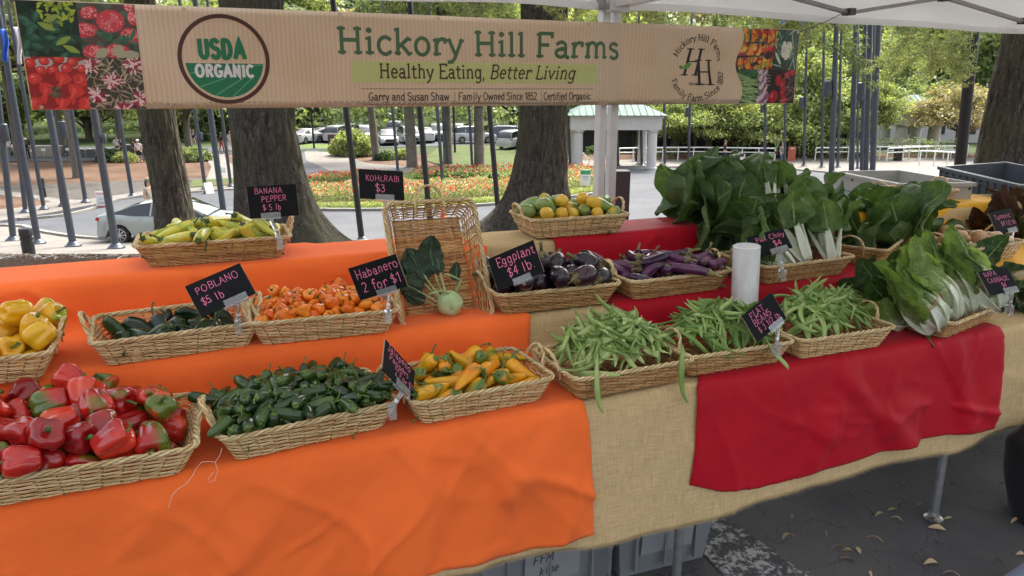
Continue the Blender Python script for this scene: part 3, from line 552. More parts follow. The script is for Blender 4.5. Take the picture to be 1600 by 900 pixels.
# near oaks: trunks in full relief
def oak(px, y, r, lean, flare, seed, label, h=9.0, z=None, rootdir=None, crown=True):
    b = at(px[0], px[1], y); b = Vector((b.x, y, gz(y, b.x) if z is None else z)); t = empty('oak_tree', b, 0, label, 'tree')
    rn = random.Random(seed); ns, nr = 110, 120; P = []
    for j in range(nr+1):
        u = j/nr; zz = -.25+h*u**1.35; row = []
        fl = math.exp(-max(0, zz+.05)/.45)
        for i in range(ns):
            a = 2*math.pi*i/ns; root = max(0, math.cos(2.5*(a-seed)))**1.5*.6+max(0, math.cos(a*1.5-seed*2))**2*.5
            if rootdir is not None: root += 1.9*max(0, math.cos(a-rootdir))**4
            rr = r*(1-.035*zz)+fl*flare*r*(.35+root)
            q = Vector((math.cos(a)*4.5, math.sin(a)*4.5, zz*.9)); fis = abs(mn.noise(q*1.6+Vector((seed*9, 0, 0))))+.45*abs(mn.noise(Vector((q.x*3.2, q.y*3.2, q.z*3.2))+Vector((0, seed, 0))))
            rr += min(fis, .4)*.125*min(1, r*2.5)-.02; rr += .03*mn.noise(Vector((math.cos(a), math.sin(a), zz*.6+seed)))
            row.append((lean*zz+rr*math.cos(a), rr*math.sin(a), zz))
        P.append(row+[row[0]])
    MB().grid(P).build('trunk', M_bark, t, ang=None)
    if crown:
        me, lm, rx, rz = CR['forest']; link('limb', lm, t, M_bark, (lean*h, 0, h+3.0), (0, 0, seed), .8); link('crown', me, t, L_green, (lean*h, 0, h+3.6), (0, 0, seed*2), .8)
    return t
oA = oak((278, 360), 14.5, .335, -.05, .5, 1, 'grey barked oak trunk behind the basket of banana peppers, left of the thickest trunk', z=-1.45)
oB = oak((432, 385), 11.0, .465, -.02, 1.1, 2.2, 'thickest oak trunk with a flaring root, behind the banana pepper sign', z=-.86, rootdir=0.0)
oC = oak((847, 352), 12.2, .385, .0, .9, 3.1, 'oak trunk with spreading roots behind the squash basket and the middle of the banner', z=-.66, rootdir=3.14)
oD = oak((1560, 330), 11.4, .44, .03, .4, 4.4, 'mossy oak trunk behind the dark crate at the right edge', z=-.55)
# drooping branches of the near oaks (narrow leaves)
def spray_mesh(name, seed, L=1.6, n=260):
    rn = random.Random(seed); m = MB(); m2 = MB(); pts = [Vector((0, 0, 0))]; d = Vector((1, 0, .1))
    for i in range(9): d = (d+Vector((rn.uniform(-.12, .12), rn.uniform(-.2, .2), -.16))).normalized(); pts.append(pts[-1]+d*L/9)
    m.tube(pts, [.012-.001*i for i in range(10)], 5); tw = []
    for i in range(1, 10):
        for s in range(3):
            p = pts[i]; q = p+Vector((rn.uniform(.1, .4), rn.uniform(-.45, .45), rn.uniform(-.3, .12)))*L/1.6; m.tube([p, p.lerp(q, .5)+Vector((0, 0, .03)), q], [.005, .004, .002], 4, cap=False); tw.append((p, q))
    for k in range(n):
        p, q = rn.choice(tw); c = p.lerp(q, rn.uniform(.1, 1.05))+Vector((rn.gauss(0, .03), rn.gauss(0, .03), rn.gauss(0, .03))); l = rn.uniform(.05, .085); dd = Vector((rn.gauss(.4, .5), rn.gauss(0, .6), rn.gauss(-.5, .4))).normalized(); w_ = dd.cross(Vector((rn.gauss(0, 1), rn.gauss(0, 1), 1))).normalized()*l*.17
        m2.add([c, c+dd*l*.35+w_, c+dd*l, c+dd*l*.35-w_], [(0, 1, 2, 3)])
    return m.mesh(name), m2.mesh(name+'_l', sm=False)
SPR = [spray_mesh('spray', i, n=900) for i in range(4)]
def branch(tr, px, py, y, rz, sc=1.0, i=0):
    p = at(px, py, y); q = p-tr.location; a = link('branch', SPR[i % 4][0], tr, M_twig, q, (0, 0, rz), sc); meta(link('leaf_spray', SPR[i % 4][1], a, L_light if i % 3 else L_green), kind='stuff')
rn = random.Random(3)
for (x0, x1, y0, y1, n, tr, yy) in ((640, 900, -70, 8, 34, oC, (9.5, 13)), (960, 1250, -50, 14, 44, oC, (8.5, 13)), (1215, 1285, 10, 85, 12, oC, (8, 9.5)), (1420, 1510, 20, 85, 26, oD, (9.5, 12)), (1400, 1600, -40, 10, 8, oD, (8, 10)), (20, 240, -50, -12, 8, oA, (11, 14))):
    for i in range(n): branch(tr, rn.uniform(x0, x1), rn.uniform(y0, y1), rn.uniform(*yy), rn.uniform(-2.2, -.6)+(3.14 if rn.random() < .5 else 0), rn.uniform(.3, .5), rn.randrange(12))
# trees further off: those whose trunks stand on the banks
for (px, py, k, m, h, sc, tr, lb, ln) in (
    (122, 278, 'wide', L_green, 13, 1.1, .26, 'slim tree standing on the mulch bank left of the sandwich board', 0), (161, 252, 'tall', L_light, 13, 1.1, .27, 'dark trunked tree with a side limb behind the market tables on the left', .0),
    (588, 250, 'round', L_autumn, 11, .9, .30, 'brown tinged tree on the bank beside the round bush', -.9), (644, 262, 'tall', L_green, 14, 1.0, .38, 'grey tree on the bank above the kohlrabi sign', -.4), (700, 257, 'wide', L_green, 13, 1.0, .34, 'tree behind the three thin poles near the shrubs', -.3),
    (749, 260, 'tall', L_light, 13, 1.0, .36, 'tree on the grass bank left of the middle oak', 0), (296, 238, 'tall', L_light, 12, 1.1, .3, 'pale trunked tree beside the upper path behind the walkers', 0), (100, 240, 'wide', L_green, 13, 1.2, .3, 'tree between the market tables at far left', 0),
    (190, 234, 'wide', L_light, 12, 1.2, .3, 'light green tree shading the market tables', 0), (30, 245, 'wide', L_light, 12, 1.2, .3, 'yellow green tree at the left edge behind the planter', 0)):
    tree(px, py, k, m, h, sc, lb, 'tree', tr, lean=ln)
# light spreading trees in front of the building on the right
for i, (px, py, m, h, sc, lb) in enumerate(((1085, 246, L_light, 5.6, .85, 'multi stemmed pale green tree left of the person in black'), (1130, 245, L_light, 6.2, .95, 'multi stemmed tree behind the person in black'), (1180, 244, L_light, 6.4, 1.0, 'spreading light tree just left of the walking woman'), (1250, 243, L_light, 6.8, 1.1, 'yellow green tree above the long hedge'), (1310, 242, L_light, 6.5, 1.0, 'yellow green tree behind the cluster of poles'), (1345, 243, L_light, 6.6, 1.0, 'yellow tinged tree just left of the far pavilion'), (1490, 242, L_autumn, 7.2, .9, 'yellowing tree right of the far pavilion'), (1040, 240, L_green, 5.0, .7, 'low tree beside the pavilion column'))):
    tree(px, py, ('wide', 'round', 'wide', 'tall')[i % 4], m, h*(.84, 1.0, .8, 1.25)[i % 4], sc*(.92, .85, 1.0, .9)[i % 4], lb, 'tree', .09, bark=M_bark)
# the wood behind: every tree its own
fk = ['forest', 'tall', 'wide', 'forest']; n_ = 0; rn = random.Random(9)
for row, (y0, step, hh) in enumerate(((84, 11, 14), (104, 14, 19), (130, 18, 24), (165, 26, 32))):
    hw = y0*.82; x = -hw
    while x < hw:
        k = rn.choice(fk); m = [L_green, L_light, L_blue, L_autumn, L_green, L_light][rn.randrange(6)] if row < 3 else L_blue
        if not (row == 0 and -28 < x < 2): 
            tree(0, 0, 'forest', m, hh*rn.uniform(.7, 1.1), rn.uniform(.75, .95)*(1, 1.1, 1.35, 1.8)[row], 'tree of the woodland behind the car park and the roundabout', 'woodland_tree', .35, 'woodland trees behind the roundabout', wx=(x+rn.uniform(-2, 2), y0+rn.uniform(-3, 3)), bark=M_bark)
        x += step
# undergrowth that closes the foot of the wood
def thicket():
    P = []; A = np.random.RandomState(5)
    for i in range(2600):
        y = A.uniform(84, 150); x = A.uniform(-.85, .85)*y; c = np.array([x, y, gz(y)+A.uniform(.2, 1)**1*6.5]); P.append(c+A.normal(size=(26, 3))*np.array([1.6, 1.0, 1.0]))
    v, f = leaves(np.concatenate(P), rn, .33); m = MB(); m.v = v; m.f = f; m.m = [0]*len(f); m.build('undergrowth', L_green, sm=False, kind='stuff')
thicket()
# shrubs
def shrub_mesh(name, seed, n=2600, size=.045, rx=.5, rz=.42):
    A = np.random.RandomState(seed); d = A.normal(size=(n, 3)); d /= np.linalg.norm(d, axis=1)[:, None]; d[:, 2] = np.abs(d[:, 2])*.95+A.uniform(-.35, 0, n); lump = np.array([1+.16*mn.noise(Vector(q)*2.3+Vector((seed, 0, 0))) for q in d.tolist()]); r = A.uniform(.72, 1.02, n)*lump
    P = d*r[:, None]*np.array([rx, rx, rz]); P[:, 2] += rz*.35; v, f = leaves(P, random.Random(seed), size, .6); me = bpy.data.meshes.new(name); me.from_pydata(v, [], f); me.update(); return me
SHR = [shrub_mesh('shrub', i) for i in range(3)]
SHB = shrub_mesh('bigshrub', 5, 6000, .035)
def shrub(px, py, w_, label, mat=None, zs=1.0, i=0, group=None, me=None, name='shrub'):
    b = G(px, py); o = link(name, me or SHR[i % 3], None, mat or L_green, b, (0, 0, i*1.3), (w_, w_, w_*zs)); return meta(o, label, 'bush', group)
shrub(552, 243.5, 3.9, 'large rounded yellow green bush beside the brown sign', L_light, 1.05, me=SHB)
for i, (x, y, w_, lb) in enumerate(((662, 281, 1.15, 'leftmost shrub of the row on the island'), (688, 279, 1.1, 'second shrub from the left on the island'), (719, 280, 1.15, 'shrub in front of the grey tree on the island'), (744, 277, 1.1, 'shrub beside the tree trunk on the island'), (757, 291, 1.0, 'shrub standing forward at the island path'), (772, 284, 1.0, 'shrub just left of the thick black pole'), (795, 285, 1.1, 'shrub against the middle oak'))): shrub(x, y, w_, lb, L_dark if i % 2 else L_green, .95, i, 'shrubs in a row on the roundabout island')
for i, (x, y, w_, lb) in enumerate(((12, 243, 2.2, 'yellow green bush at the left edge of the market'), (60, 243, 1.6, 'low bush in front of the left market tables'), (176, 252, 2.4, 'dark bush beside the white market box'), (196, 253, 2.0, 'reddish low bush left of the walking group'), (303, 252, 2.8, 'dark bush at the foot of the tree by the upper path'), (600, 250, 1.8, 'thin bush behind the leaning tree'), (630, 248, 2.0, 'straggly bush on the bank between two trees'))): shrub(x, y, w_, lb, (L_light, L_green, L_dark)[i % 3], .8, i)
def hedge(pts, hgt, dep, label, mat, step=.45):
    P = [G(*p) for p in pts]; A = np.random.RandomState(int(pts[0][0])); out = []
    for a, b in zip(P, P[1:]):
        n = int((b-a).length/step*60); t = A.uniform(0, 1, n)[:, None]; c = np.array(a)*(1-t)+np.array(b)*t; ang = A.uniform(-.3, 3.44, n)
        k = 1+.12*np.array([mn.noise(Vector(q)*.9) for q in c.tolist()]); c[:, 1] += np.cos(ang)*dep*.5*k; c[:, 2] += np.abs(np.sin(ang))**.5*hgt*k*A.uniform(.6, 1, n)**.4; out.append(c)
    v, f = leaves(np.concatenate(out), random.Random(4), .07, .6); m = MB(); m.v = v; m.f = f; m.m = [0]*len(f); return m.build('hedge', mat, sm=False, label=label, cat='hedge')
hedge([(1240, 252), (1420, 250), (1500, 249)], 1.75, 1.6, 'long clipped hedge behind the white ramp railing', L_green)
hedge([(1010, 250), (1060, 249)], 1.0, 1.2, 'low hedge beside the pavilion steps', L_light)
hedge([(1135, 248), (1176, 248)], 1.5, 1.6, 'rounded lime hedge behind the white railing', L_light)
hedge([(915, 251), (960, 250)], 1.2, 1.2, 'dark hedge between the pavilion columns', L_dark)
hedge([(1585, 300), (1660, 300)], 1.9, 1.6, 'dark glossy hedge at the right edge behind the crate', L_dark)
# flowers on the island
def inpoly(x, y, P):
    c = False; n = len(P)
    for i in range(n):
        a, b = P[i], P[i-1]
        if (a[1] > y) != (b[1] > y) and x < (b[0]-a[0])*(y-a[1])/(b[1]-a[1])+a[0]: c = not c
    return c
def bed(poly, n, A, hgt, leaf, name, mat, jit=.5):
    P = [G(*p) for p in poly]; xs = [p.x for p in P]; ys = [p.y for p in P]; pts = []
    while len(pts) < n:
        x, y = A.uniform(min(xs), max(xs)), A.uniform(min(ys), max(ys))
        if inpoly(x, y, [(p.x, p.y) for p in P]): pts.append((x, y, gz(y)+.14+hgt*A.uniform(jit, 1)*(.75+.5*abs(mn.noise(Vector((x*.8, y*.8, 0)))))))
    v, f = leaves(np.array(pts), random.Random(2), leaf, .6); m = MB(); m.v = v; m.f = f; m.m = [0]*len(f); return m.build(name, mat, sm=False, kind='stuff')
A_ = np.random.RandomState(8)
L_red = mat_leaf('red_flower', [(.3, (.34, .02, .02)), (.5, (.55, .05, .04)), (.7, (.70, .18, .14))], .3, 0, clump=3); L_pink = mat_leaf('pink_flower', [(.3, (.7, .15, .12)), (.6, (.9, .45, .38)), (.8, (.9, .75, .65))], .3, 0, clump=3)
B1 = [(420, 320), (500, 325), (650, 323), (775, 315), (890, 303), (950, 292), (965, 285), (950, 277), (905, 274), (880, 284), (775, 299), (650, 303), (500, 306), (420, 312)]
B2 = [(440, 297), (500, 290), (590, 284), (600, 280), (560, 281), (490, 287), (440, 293)]; B3 = [(640, 285), (800, 279), (900, 277), (900, 268), (800, 268), (700, 271), (640, 276)]
LIME = [(400, 325), (500, 330), (650, 328.5), (775, 320.5), (895, 309), (955, 298.5), (978, 290), (962, 286), (950, 293), (890, 304), (775, 316), (650, 324), (500, 326), (400, 321)]
bed(B1, 28000, A_, .74, .055, 'flower_foliage', L_green, .1); bed(B1, 1600, A_, .80, .075, 'red_flowers', L_red, .7); bed(B1, 1500, A_, .76, .07, 'pink_flowers', L_pink, .4)
bed(B2, 3500, A_, .55, .06, 'flower_foliage', L_green, .1); bed(B2, 700, A_, .62, .075, 'red_flowers', L_red, .5); bed(B3, 4500, A_, .5, .06, 'flower_foliage', L_green, .1); bed(B3, 600, A_, .56, .08, 'red_flowers', L_red, .7)
bed(LIME, 16000, A_, .22, .04, 'edging_plants', L_light, .1)
# wood chips in the near mulch
def chips():
    A = np.random.RandomState(3); n = 22000; x = A.uniform(-12, 7, n); y = A.uniform(7, 19, n); V_ = []; F_ = []
    for i in range(n):
        z = gz(y[i], x[i])+.012; a = A.uniform(0, 6.28); l = A.uniform(.016, .055); w_ = l*.35; t = A.uniform(-.012, .012); c, s = math.cos(a), math.sin(a)
        k = len(V_); V_ += [(x[i]-l*c, y[i]-l*s, z-t+.012), (x[i]-w_*s, y[i]+w_*c, z+.018), (x[i]+l*c, y[i]+l*s, z+t+.012), (x[i]+w_*s, y[i]-w_*c, z+.018)]; F_.append((k, k+1, k+2, k+3))
    t = NT('wood_chip'); g = t.n('NewGeometry'); t.set(col=t.ramp(g.outputs['Random Per Island'], [(0, (.05, .03, .02)), (.4, (.18, .12, .08)), (.7, (.36, .28, .2)), (1, (.70, .64, .56))]), rough=.9)
    m = MB(); m.v = V_; m.f = F_; m.m = [0]*len(F_); m.build('wood_chips', t.m, sm=False, kind='stuff')
chips()
# ---------------------------------------------------------------- flagpoles
M_pole = plain('pole_paint', (.055, .066, .085), .38, .3, .5, .15, 3); M_poled = plain('dark_pole_paint', (.018, .019, .022), .4, .3); M_metal = plain('galvanised_metal', (.42, .43, .44), .42, .85, .5, .15, 30, .1, 80); M_white = plain('white_paint', (.72, .72, .70), .5, 0, .5, .06, 4)
def pole(base, top, label, r=.10, dark=False, fix=None, group='flagpoles round the roundabout', L=13):
    b = G(*base); q = at(top[0], top[1], b.y); dirv = (q-b).normalized(); z = dirv; rot = z.to_track_quat('Z', 'Y').to_euler()
    t = empty('flagpole', b, 0, label, 'flagpole', group); m = MB(); m.tube([Vector((0, 0, -.1)), dirv*L*.5, dirv*L], [r, r*.92, r*.75], 14); m.build('pole', M_poled if dark else M_pole, t)
    m = MB(); m.lathe([(r*2.25, 0), (r*2.25, .045), (r*1.9, .06), (r*1.6, .10), (r*1.15, .16), (r*1.02, .17)], 20); m.build('base_flange', M_pole, t, (0, 0, .02), rot)
    if fix:
        for (fx, fy, fh) in fix:
            f = at(fx, fy, b.y)-b; s = fh/FPX*b.y; p = dirv*max(0, f.length*dirv.dot(f.normalized())); m = MB(); m.lathe([(s*.2, -s/2), (s*.215, -s/2+.02), (s*.215, s/2-.02), (s*.18, s/2)], 12, f); m.tube([p, f], .035, 6); m.build('spotlight', M_pole, t)
    return t
PL = [((21, 377), (-9, 100), .105, 0, [(7, 207, 26)], 'thick flagpole nearest the left edge of the photo'), ((40, 333), (4, 20), .1, 0, None, 'flagpole just right of the leftmost thick one'), ((60, 382), (4, 60), .105, 0, None, 'thick flagpole standing beside the short bollard'), ((69, 328), (22, 60), .09, 0, None, 'flagpole left of the bollard light, by the mulch tip'),
 ((115, 386), (61, 90), .11, 0, None, 'thick flagpole between the bollard and the poster board'), ((98, 323), (78, 180), .09, 0, [(98, 203, 26)], 'thin flagpole partly hidden behind a thick one, with a spotlight'), ((134, 317), (100, 100), .1, 0, None, 'flagpole at the end of the mulch bank'), ((182, 389), (139, 130), .115, 0, [(163, 217, 14)], 'thick flagpole in front of the tail of the silver sedan'),
 ((207, 308), (178, 130), .1, 0, None, 'flagpole behind the roof of the silver sedan'), ((245, 306), (222, 130), .1, 0, None, 'flagpole against the left edge of the slim oak'), ((321, 296), (301, 150), .1, 0, [(314, 213, 12)], 'flagpole beside the white folding sign'), ((352, 350), (325, 150), .12, 0, None, 'thick flagpole in front of the windscreen of the sedan'), ((361, 292), (348, 190), .09, 0, None, 'thin flagpole right of the folding sign'),
 ((566, 378), (520, 0), .105, 1, None, 'black flagpole left of the kohlrabi sign'), ((622, 268), (614, 180), .10, 0, None, 'thin grey flagpole above the kohlrabi sign'), ((674, 366), (652, 130), .11, 1, None, 'black flagpole behind the upright empty basket'), ((661, 262), (655, 180), .1, 0, None, 'thin flagpole beside the black one on the island'), ((692, 289), (684, 180), .105, 0, None, 'grey flagpole standing on the island path'), ((700, 262), (694, 170), .1, 0, [(695, 196, 16)], 'thin flagpole just behind the one on the island path'), ((738, 261), (733, 170), .1, 0, None, 'thin flagpole on the grass bank'), ((780, 345), (763, 150), .11, 1, None, 'black flagpole left of the middle oak roots'),
 ((891, 261), (888, 170), .105, 0, None, 'flagpole against the right side of the middle oak'), ((966, 260), (964, 160), .1, 0, [(925, 180, 18)], 'flagpole in front of the pavilion'), ((1003, 259), (1001, 160), .105, 0, [(999, 180, 16)], 'flagpole before the right column of the pavilion'), ((1039, 258), (1038, 160), .11, 0, None, 'flagpole right of the pavilion'), ((1076, 258), (1078, 160), .1, 0, [(1074, 175, 14)], 'flagpole above the top of the leafy greens'), ((1195, 258), (1196, 160), .1, 0, [(1191, 170, 12)], 'flagpole between the two walking people'),
 ((1226, 259), (1227, 160), .1, 0, None, 'flagpole just behind the walking woman'), ((1256, 260), (1261, 40), .1, 0, [(1252, 160, 16)], 'flagpole right of the red notice board'), ((1284, 262), (1287, 90), .1, 0, None, 'flagpole left of the nearest right hand pole'), ((1297, 335), (1307, 38), .12, 0, [(1293, 139, 24)], 'thick flagpole left of the grey crate'), ((1309, 262), (1315, 38), .1, 0, None, 'flagpole behind the thick one by the crate'), ((1329, 322), (1337, 38), .125, 0, None, 'thick flagpole rising over the left part of the crate'), ((1340, 264), (1341, 38), .08, 0, None, 'thin flagpole close behind the thick one over the crate'),
 ((1345, 318), (1352, 38), .09, 0, [(1345, 143, 26)], 'leftmost pole of the tight cluster over the crate'), ((1351, 326), (1360, 38), .12, 0, None, 'second pole of the tight cluster over the crate'), ((1361, 266), (1366, 38), .08, 0, None, 'thinnest pole of the tight cluster over the crate'), ((1361, 330), (1373, 38), .125, 0, None, 'rightmost pole of the tight cluster over the crate')]
for (b, tp, r, dk, fx, lb) in PL: pole(b, tp, lb, r, dk, fx)
# the stout dark pole by the right oak
b = at(1500, 300, 14.5); b.z = -1.4; q = at(1522, 47, 14.5); t = empty('lamp_post', b, 0, 'stout dark pole against the left side of the right oak', 'pole'); m = MB(); m.tube([(0, 0, 0), (q-b)*1.0, (q-b)*1.8], [.105, .10, .095], 16); m.build('pole', M_poled, t); m = MB(); m.lathe([(.2, 0), (.2, .04), (.12, .1)], 16); m.build('base_flange', M_poled, t)
b = G(711, 239); t = empty('lamp_post', b, 0, 'thin black lamp post on the grass bank between poles', 'pole'); m = MB(); m.tube([(0, 0, 0), (-.1, 0, 6)], .1, 8); m.lathe([(.2, 6), (.25, 6.3), (.05, 6.5)], 8, (-.1, 0, 0)); m.build('pole', M_poled, t)
b = G(491, 233); t = empty('lamp_post', b, 0, 'slim lamp post by the parked cars beside the thickest oak', 'pole'); m = MB(); m.tube([(0, 0, 0), (-.1, 0, 6.5)], .09, 8); m.lathe([(.2, 6.5), (.25, 6.8), (.05, 7)], 8, (-.1, 0, 0)); m.build('pole', M_poled, t)
# flags
M_fblue = plain('blue_flag', (.03, .12, .55), .7); M_fwhite = plain('white_flag', (.6, .6, .65), .7)
def flag(px, py, y, w_, h, mat, label):
    p = at(px, py, y); P = [[(w_*(u-.5)+.05*math.sin(v*5), .06*math.sin(u*9+v*2), -h*v) for v in [k/8 for k in range(9)]] for u in [k/6 for k in range(7)]]; o = MB().grid(P).build('flag', mat, loc=p, label=label, cat='flag'); m = o.modifiers.new('s', 'SOLIDIFY'); m.thickness = .004
flag(2, 45, 22, .2, .9, M_fblue, 'blue flag hanging at the left edge'); flag(24, 42, 24, .16, 1.1, M_fwhite, 'white and violet flag hanging beside the left end of the banner'); flag(1225, 26, 40, .35, .6, M_fblue, 'left of the two small blue flags above the right end of the banner'); flag(1256, 28, 42, .35, .5, M_fblue, 'right of the two small blue flags above the right end of the banner')
# bollards
def bollard(px, py, y, label, h=.62):
    b = at(px, py, y); b = Vector((b.x, y, gz(y, b.x))); t = empty('bollard', b, 0, label, 'bollard'); m = MB(); m.lathe([(.125, 0), (.125, h*.55), (.115, h*.56), (.115, h*.60), (.128, h*.61), (.128, h*.68), (.115, h*.69), (.115, h*.73), (.13, h*.74), (.13, h*.97), (.12, h)], 18); m.build('bollard_body', M_poled, t, ang=30)
bollard(47, 405, 15.6, 'short ribbed dark bollard at the edge of the mulch'); b = G(69, 309); bollard(69, 309, b.y, 'dark bollard at the tip of the mulch bank', 1.0)
# brown box post behind the tent leg
b = at(960, 335, 7.4); b.z = gz(7.4, b.x); MB().box((0, 0, .45), (.26, .2, .9)).build('sign_post', plain('maroon_metal', (.045, .02, .022), .5), loc=b, ang=30, label='dark maroon box post right of the white tent legs', cat='post')
# ---------------------------------------------------------------- cars
def paint(name, c): 
    t = NT(name); t.set(col=c, rough=.3, metal=.25, spec=.6); t.b.inputs['Coat Weight'].default_value = .6; t.b.inputs['Coat Roughness'].default_value = .06; return t.m
P_silver = paint('silver_paint', (.30, .335, .325)); P_white = paint('white_car_paint', (.45, .46, .47)); P_black = paint('black_car_paint', (.02, .022, .026)); P_blue = paint('navy_car_paint', (.03, .05, .09)); P_grey = paint('grey_car_paint', (.20, .21, .23)); P_red = paint('red_car_paint', (.4, .03, .02))
M_glass = NT('car_glass').set(col=(.012, .015, .017), rough=.04, spec=.9); M_tyre = plain('tyre_rubber', (.015, .015, .016), .8); M_rim = plain('alloy_rim', (.45, .46, .48), .3, .9); M_lamp = NT('red_lamp').set(col=(.35, .01, .01), rough=.15); M_head = NT('head_lamp').set(col=(.8, .82, .85), rough=.1)
def car_meshes(kind):
    # x forward; side profile: lower body top line and cabin
    if kind == 'sedan': L, W_, BL, CAB, H_ = 4.8, 1.82, [(-2.4, .62), (-2.36, .98), (-1.9, 1.06), (-1.0, 1.0), (.6, .95), (1.0, .93), (1.9, .80), (2.25, .68), (2.4, .5)], [(-1.95, 1.03), (-1.05, 1.36), (-.4, 1.46), (.1, 1.46), (.45, 1.40), (1.25, .95)], 1.46
    else: L, W_, BL, CAB, H_ = 4.6, 1.86, [(-2.3, .7), (-2.28, 1.0), (-2.0, 1.1), (-1.0, 1.08), (.5, 1.06), (.9, 1.04), (1.8, .98), (2.2, .85), (2.3, .6)], [(-2.2, 1.1), (-1.95, 1.6), (-1.2, 1.70), (.1, 1.70), (.4, 1.62), (1.05, 1.06)], 1.7
    def ip(P, x):
        for (a, b), (c, d) in zip(P, P[1:]):
            if x <= c: return b+(d-b)*(x-a)/(c-a)
        return P[-1][1]
    wx = (-L*.345 if kind == 'sedan' else -L*.29, L*.29); xs = sorted(set([-L/2+.0, -L/2+.06, -L/2+.2]+[-L/2+L*i/48 for i in range(1, 48)]+[L/2-.2, L/2-.06, L/2])); P = []
    for x in xs:
        e = min(1, (L/2-abs(x))/.28); hw = W_/2*(.86+.14*math.sin(max(.02, e)*math.pi/2)); zt = ip(BL, x); zb = .24
        for q in wx:
            if abs(x-q) < .37: zb = max(zb, .10+math.sqrt(max(0, .37**2-(x-q)**2))+.22)
        zb = min(zb, zt-.08); row = []
        for (fy, fz) in ((0, 0), (.9, 0), (.985, .06), (1.0, .35), (1.0, .62), (.965, .80), (.955, .86), (.90, .97), (.8, 1.0), (.4, 1.02), (0, 1.025)): row.append((x, hw*fy, zb+(zt-zb)*fz))
        full = row+[(p[0], -p[1], p[2]) for p in reversed(row[:-1])]; P.append(full)
    m = MB(); m.grid(P); n = len(P[0]); m.f.append(tuple(range(n))); m.m.append(0); m.f.append(tuple(reversed(range((len(P)-1)*n, len(P)*n)))); m.m.append(0); body = m.mesh('car_body', True, 35)
    def cab(k, off, z0=0): 
        rows = []
        for i in range(17):
            x = CAB[0][0]+(CAB[-1][0]-CAB[0][0])*i/16; zt = ip(CAB, x)+off; zb = ip(BL, x)-.03; hb = W_/2*.92; ht = W_/2*.70+off; f = (zt-zb)/(H_-.95); hy = hb+(ht-hb)*min(1, f); rows.append([(x, -hb, zb), (x, -hy, zt-.05*min(1, f)), (x, -hy*.86, zt), (x, 0, zt+.015), (x, hy*.86, zt), (x, hy, zt-.05*min(1, f)), (x, hb, zb)])
        return rows
    g = MB().grid(cab(1, 0)).mesh('glass', True, 40); roof = MB(); R_ = cab(1, .008)
    lo = [i for i in range(17) if ip(CAB, CAB[0][0]+(CAB[-1][0]-CAB[0][0])*i/16) > H_-.13]; roof.grid([[p for p in R_[i][1:6]] for i in lo])
    for s in (-1, 1):                                              # pillars
        for (x0, x1, w_) in ((CAB[0][0]-.02, CAB[1][0]-.05, .14), (CAB[1][0]-.1+.55 if kind == 'sedan' else -.95, CAB[1][0]+.5 if kind == 'sedan' else -.95, .06), (.22 if kind == 'sedan' else .1, .16 if kind == 'sedan' else .05, .06), (CAB[-1][0]+.02, CAB[-2][0]-.05, .07)):
            zb0 = ip(BL, x0)-.02; zt0 = ip(CAB, x1); roof.add([(x0-w_/2, s*W_/2*.925, zb0), (x0+w_/2, s*W_/2*.925, zb0), (x1+w_/2, s*(W_/2*.705+.012), zt0-.03), (x1-w_/2, s*(W_/2*.705+.012), zt0-.03)], [(0, 1, 2, 3)])
    roof = roof.mesh('roof', True, 40)
    tyre = MB(); tyre.lathe([(.2, -.1), (.31, -.1), (.335, -.07), (.335, .07), (.31, .1), (.2, .1)], 28); rim = MB(); rim.lathe([(.01, .075), (.05, .08), (.055, .06), (.21, .085), (.225, .1), (.225, .09)][::-1], 28, mi=0)
    rim = MB()
    for k in range(9):
        a = k*2*math.pi/9; rim.box((math.cos(a)*.12, math.sin(a)*.12, .092), (.2, .035, .02), a)
    rim.lathe([(.215, .08), (.228, .105), (.205, .105), (.195, .07)], 28); rim.lathe([(.05, .08), (.05, .11), (.01, .11)], 12); disc = MB(); disc.lathe([(.2, .06), (.2, .065)], 24)
    lampr = MB()
    for s in (-1, 1): lampr.box((-L/2+.10, s*W_/2*.80, .88), (.13, .22, .10))
    heads = MB()
    for s in (-1, 1): heads.box((L/2-.16, s*W_/2*.76, .66), (.22, .30, .13))
    grill = MB().box((L/2-.015, 0, .5), (.06, .9, .28)).box((L/2-.02, 0, .28), (.05, 1.3, .1))
    handle = MB().box((0, 0, 0), (.2, .03, .03))
    return dict(body=body, glass=g, roof=roof, tyre=tyre.mesh('tyre', True, 30), rim=rim.mesh('rim', True, 30), lampr=lampr.mesh('tail', False), heads=heads.mesh('heads', False), grill=grill.mesh('grille', False), handle=handle.mesh('h', False), wx=wx, W=W_, disc=disc.mesh('d', False))
CM = {k: car_meshes(k) for k in ('sedan', 'suv')}
def car(kind, loc, rz, pt, label, group=None, full=True, cat='car'):
    d = CM[kind]; t = empty('parked_car' if group else 'car', loc, rz, label, cat, group); b = link('body', d['body'], t); b.material_slots[0].link if d['body'].materials else d['body'].materials.append(pt)
    b.material_slots[0].link = 'OBJECT'; b.material_slots[0].material = pt
    link('window_glass', d['glass'], t, M_glass); r_ = link('roof', d['roof'], t)
    if not d['roof'].materials: d['roof'].materials.append(pt)
    r_.material_slots[0].link = 'OBJECT'; r_.material_slots[0].material = pt
    for x in d['wx']:
        for s in (1, -1):
            w_ = link('wheel', d['disc'], t, M_tyre, (x, s*(d['W']/2-.12), .335), (R(-90)*s, 0, 0)); link('tyre', d['tyre'], w_, M_tyre); link('rim', d['rim'], w_, M_rim)
    link('tail_light', d['lampr'], t, M_lamp); link('headlight', d['heads'], t, M_head); link('grille', d['grill'], t, M_tyre)
    if full:
        for x in (-1.0, .05):
            for s in (1, -1): link('door_handle', d['handle'], t, M_rim, (x, s*(d['W']/2+.005), .86))
    return t
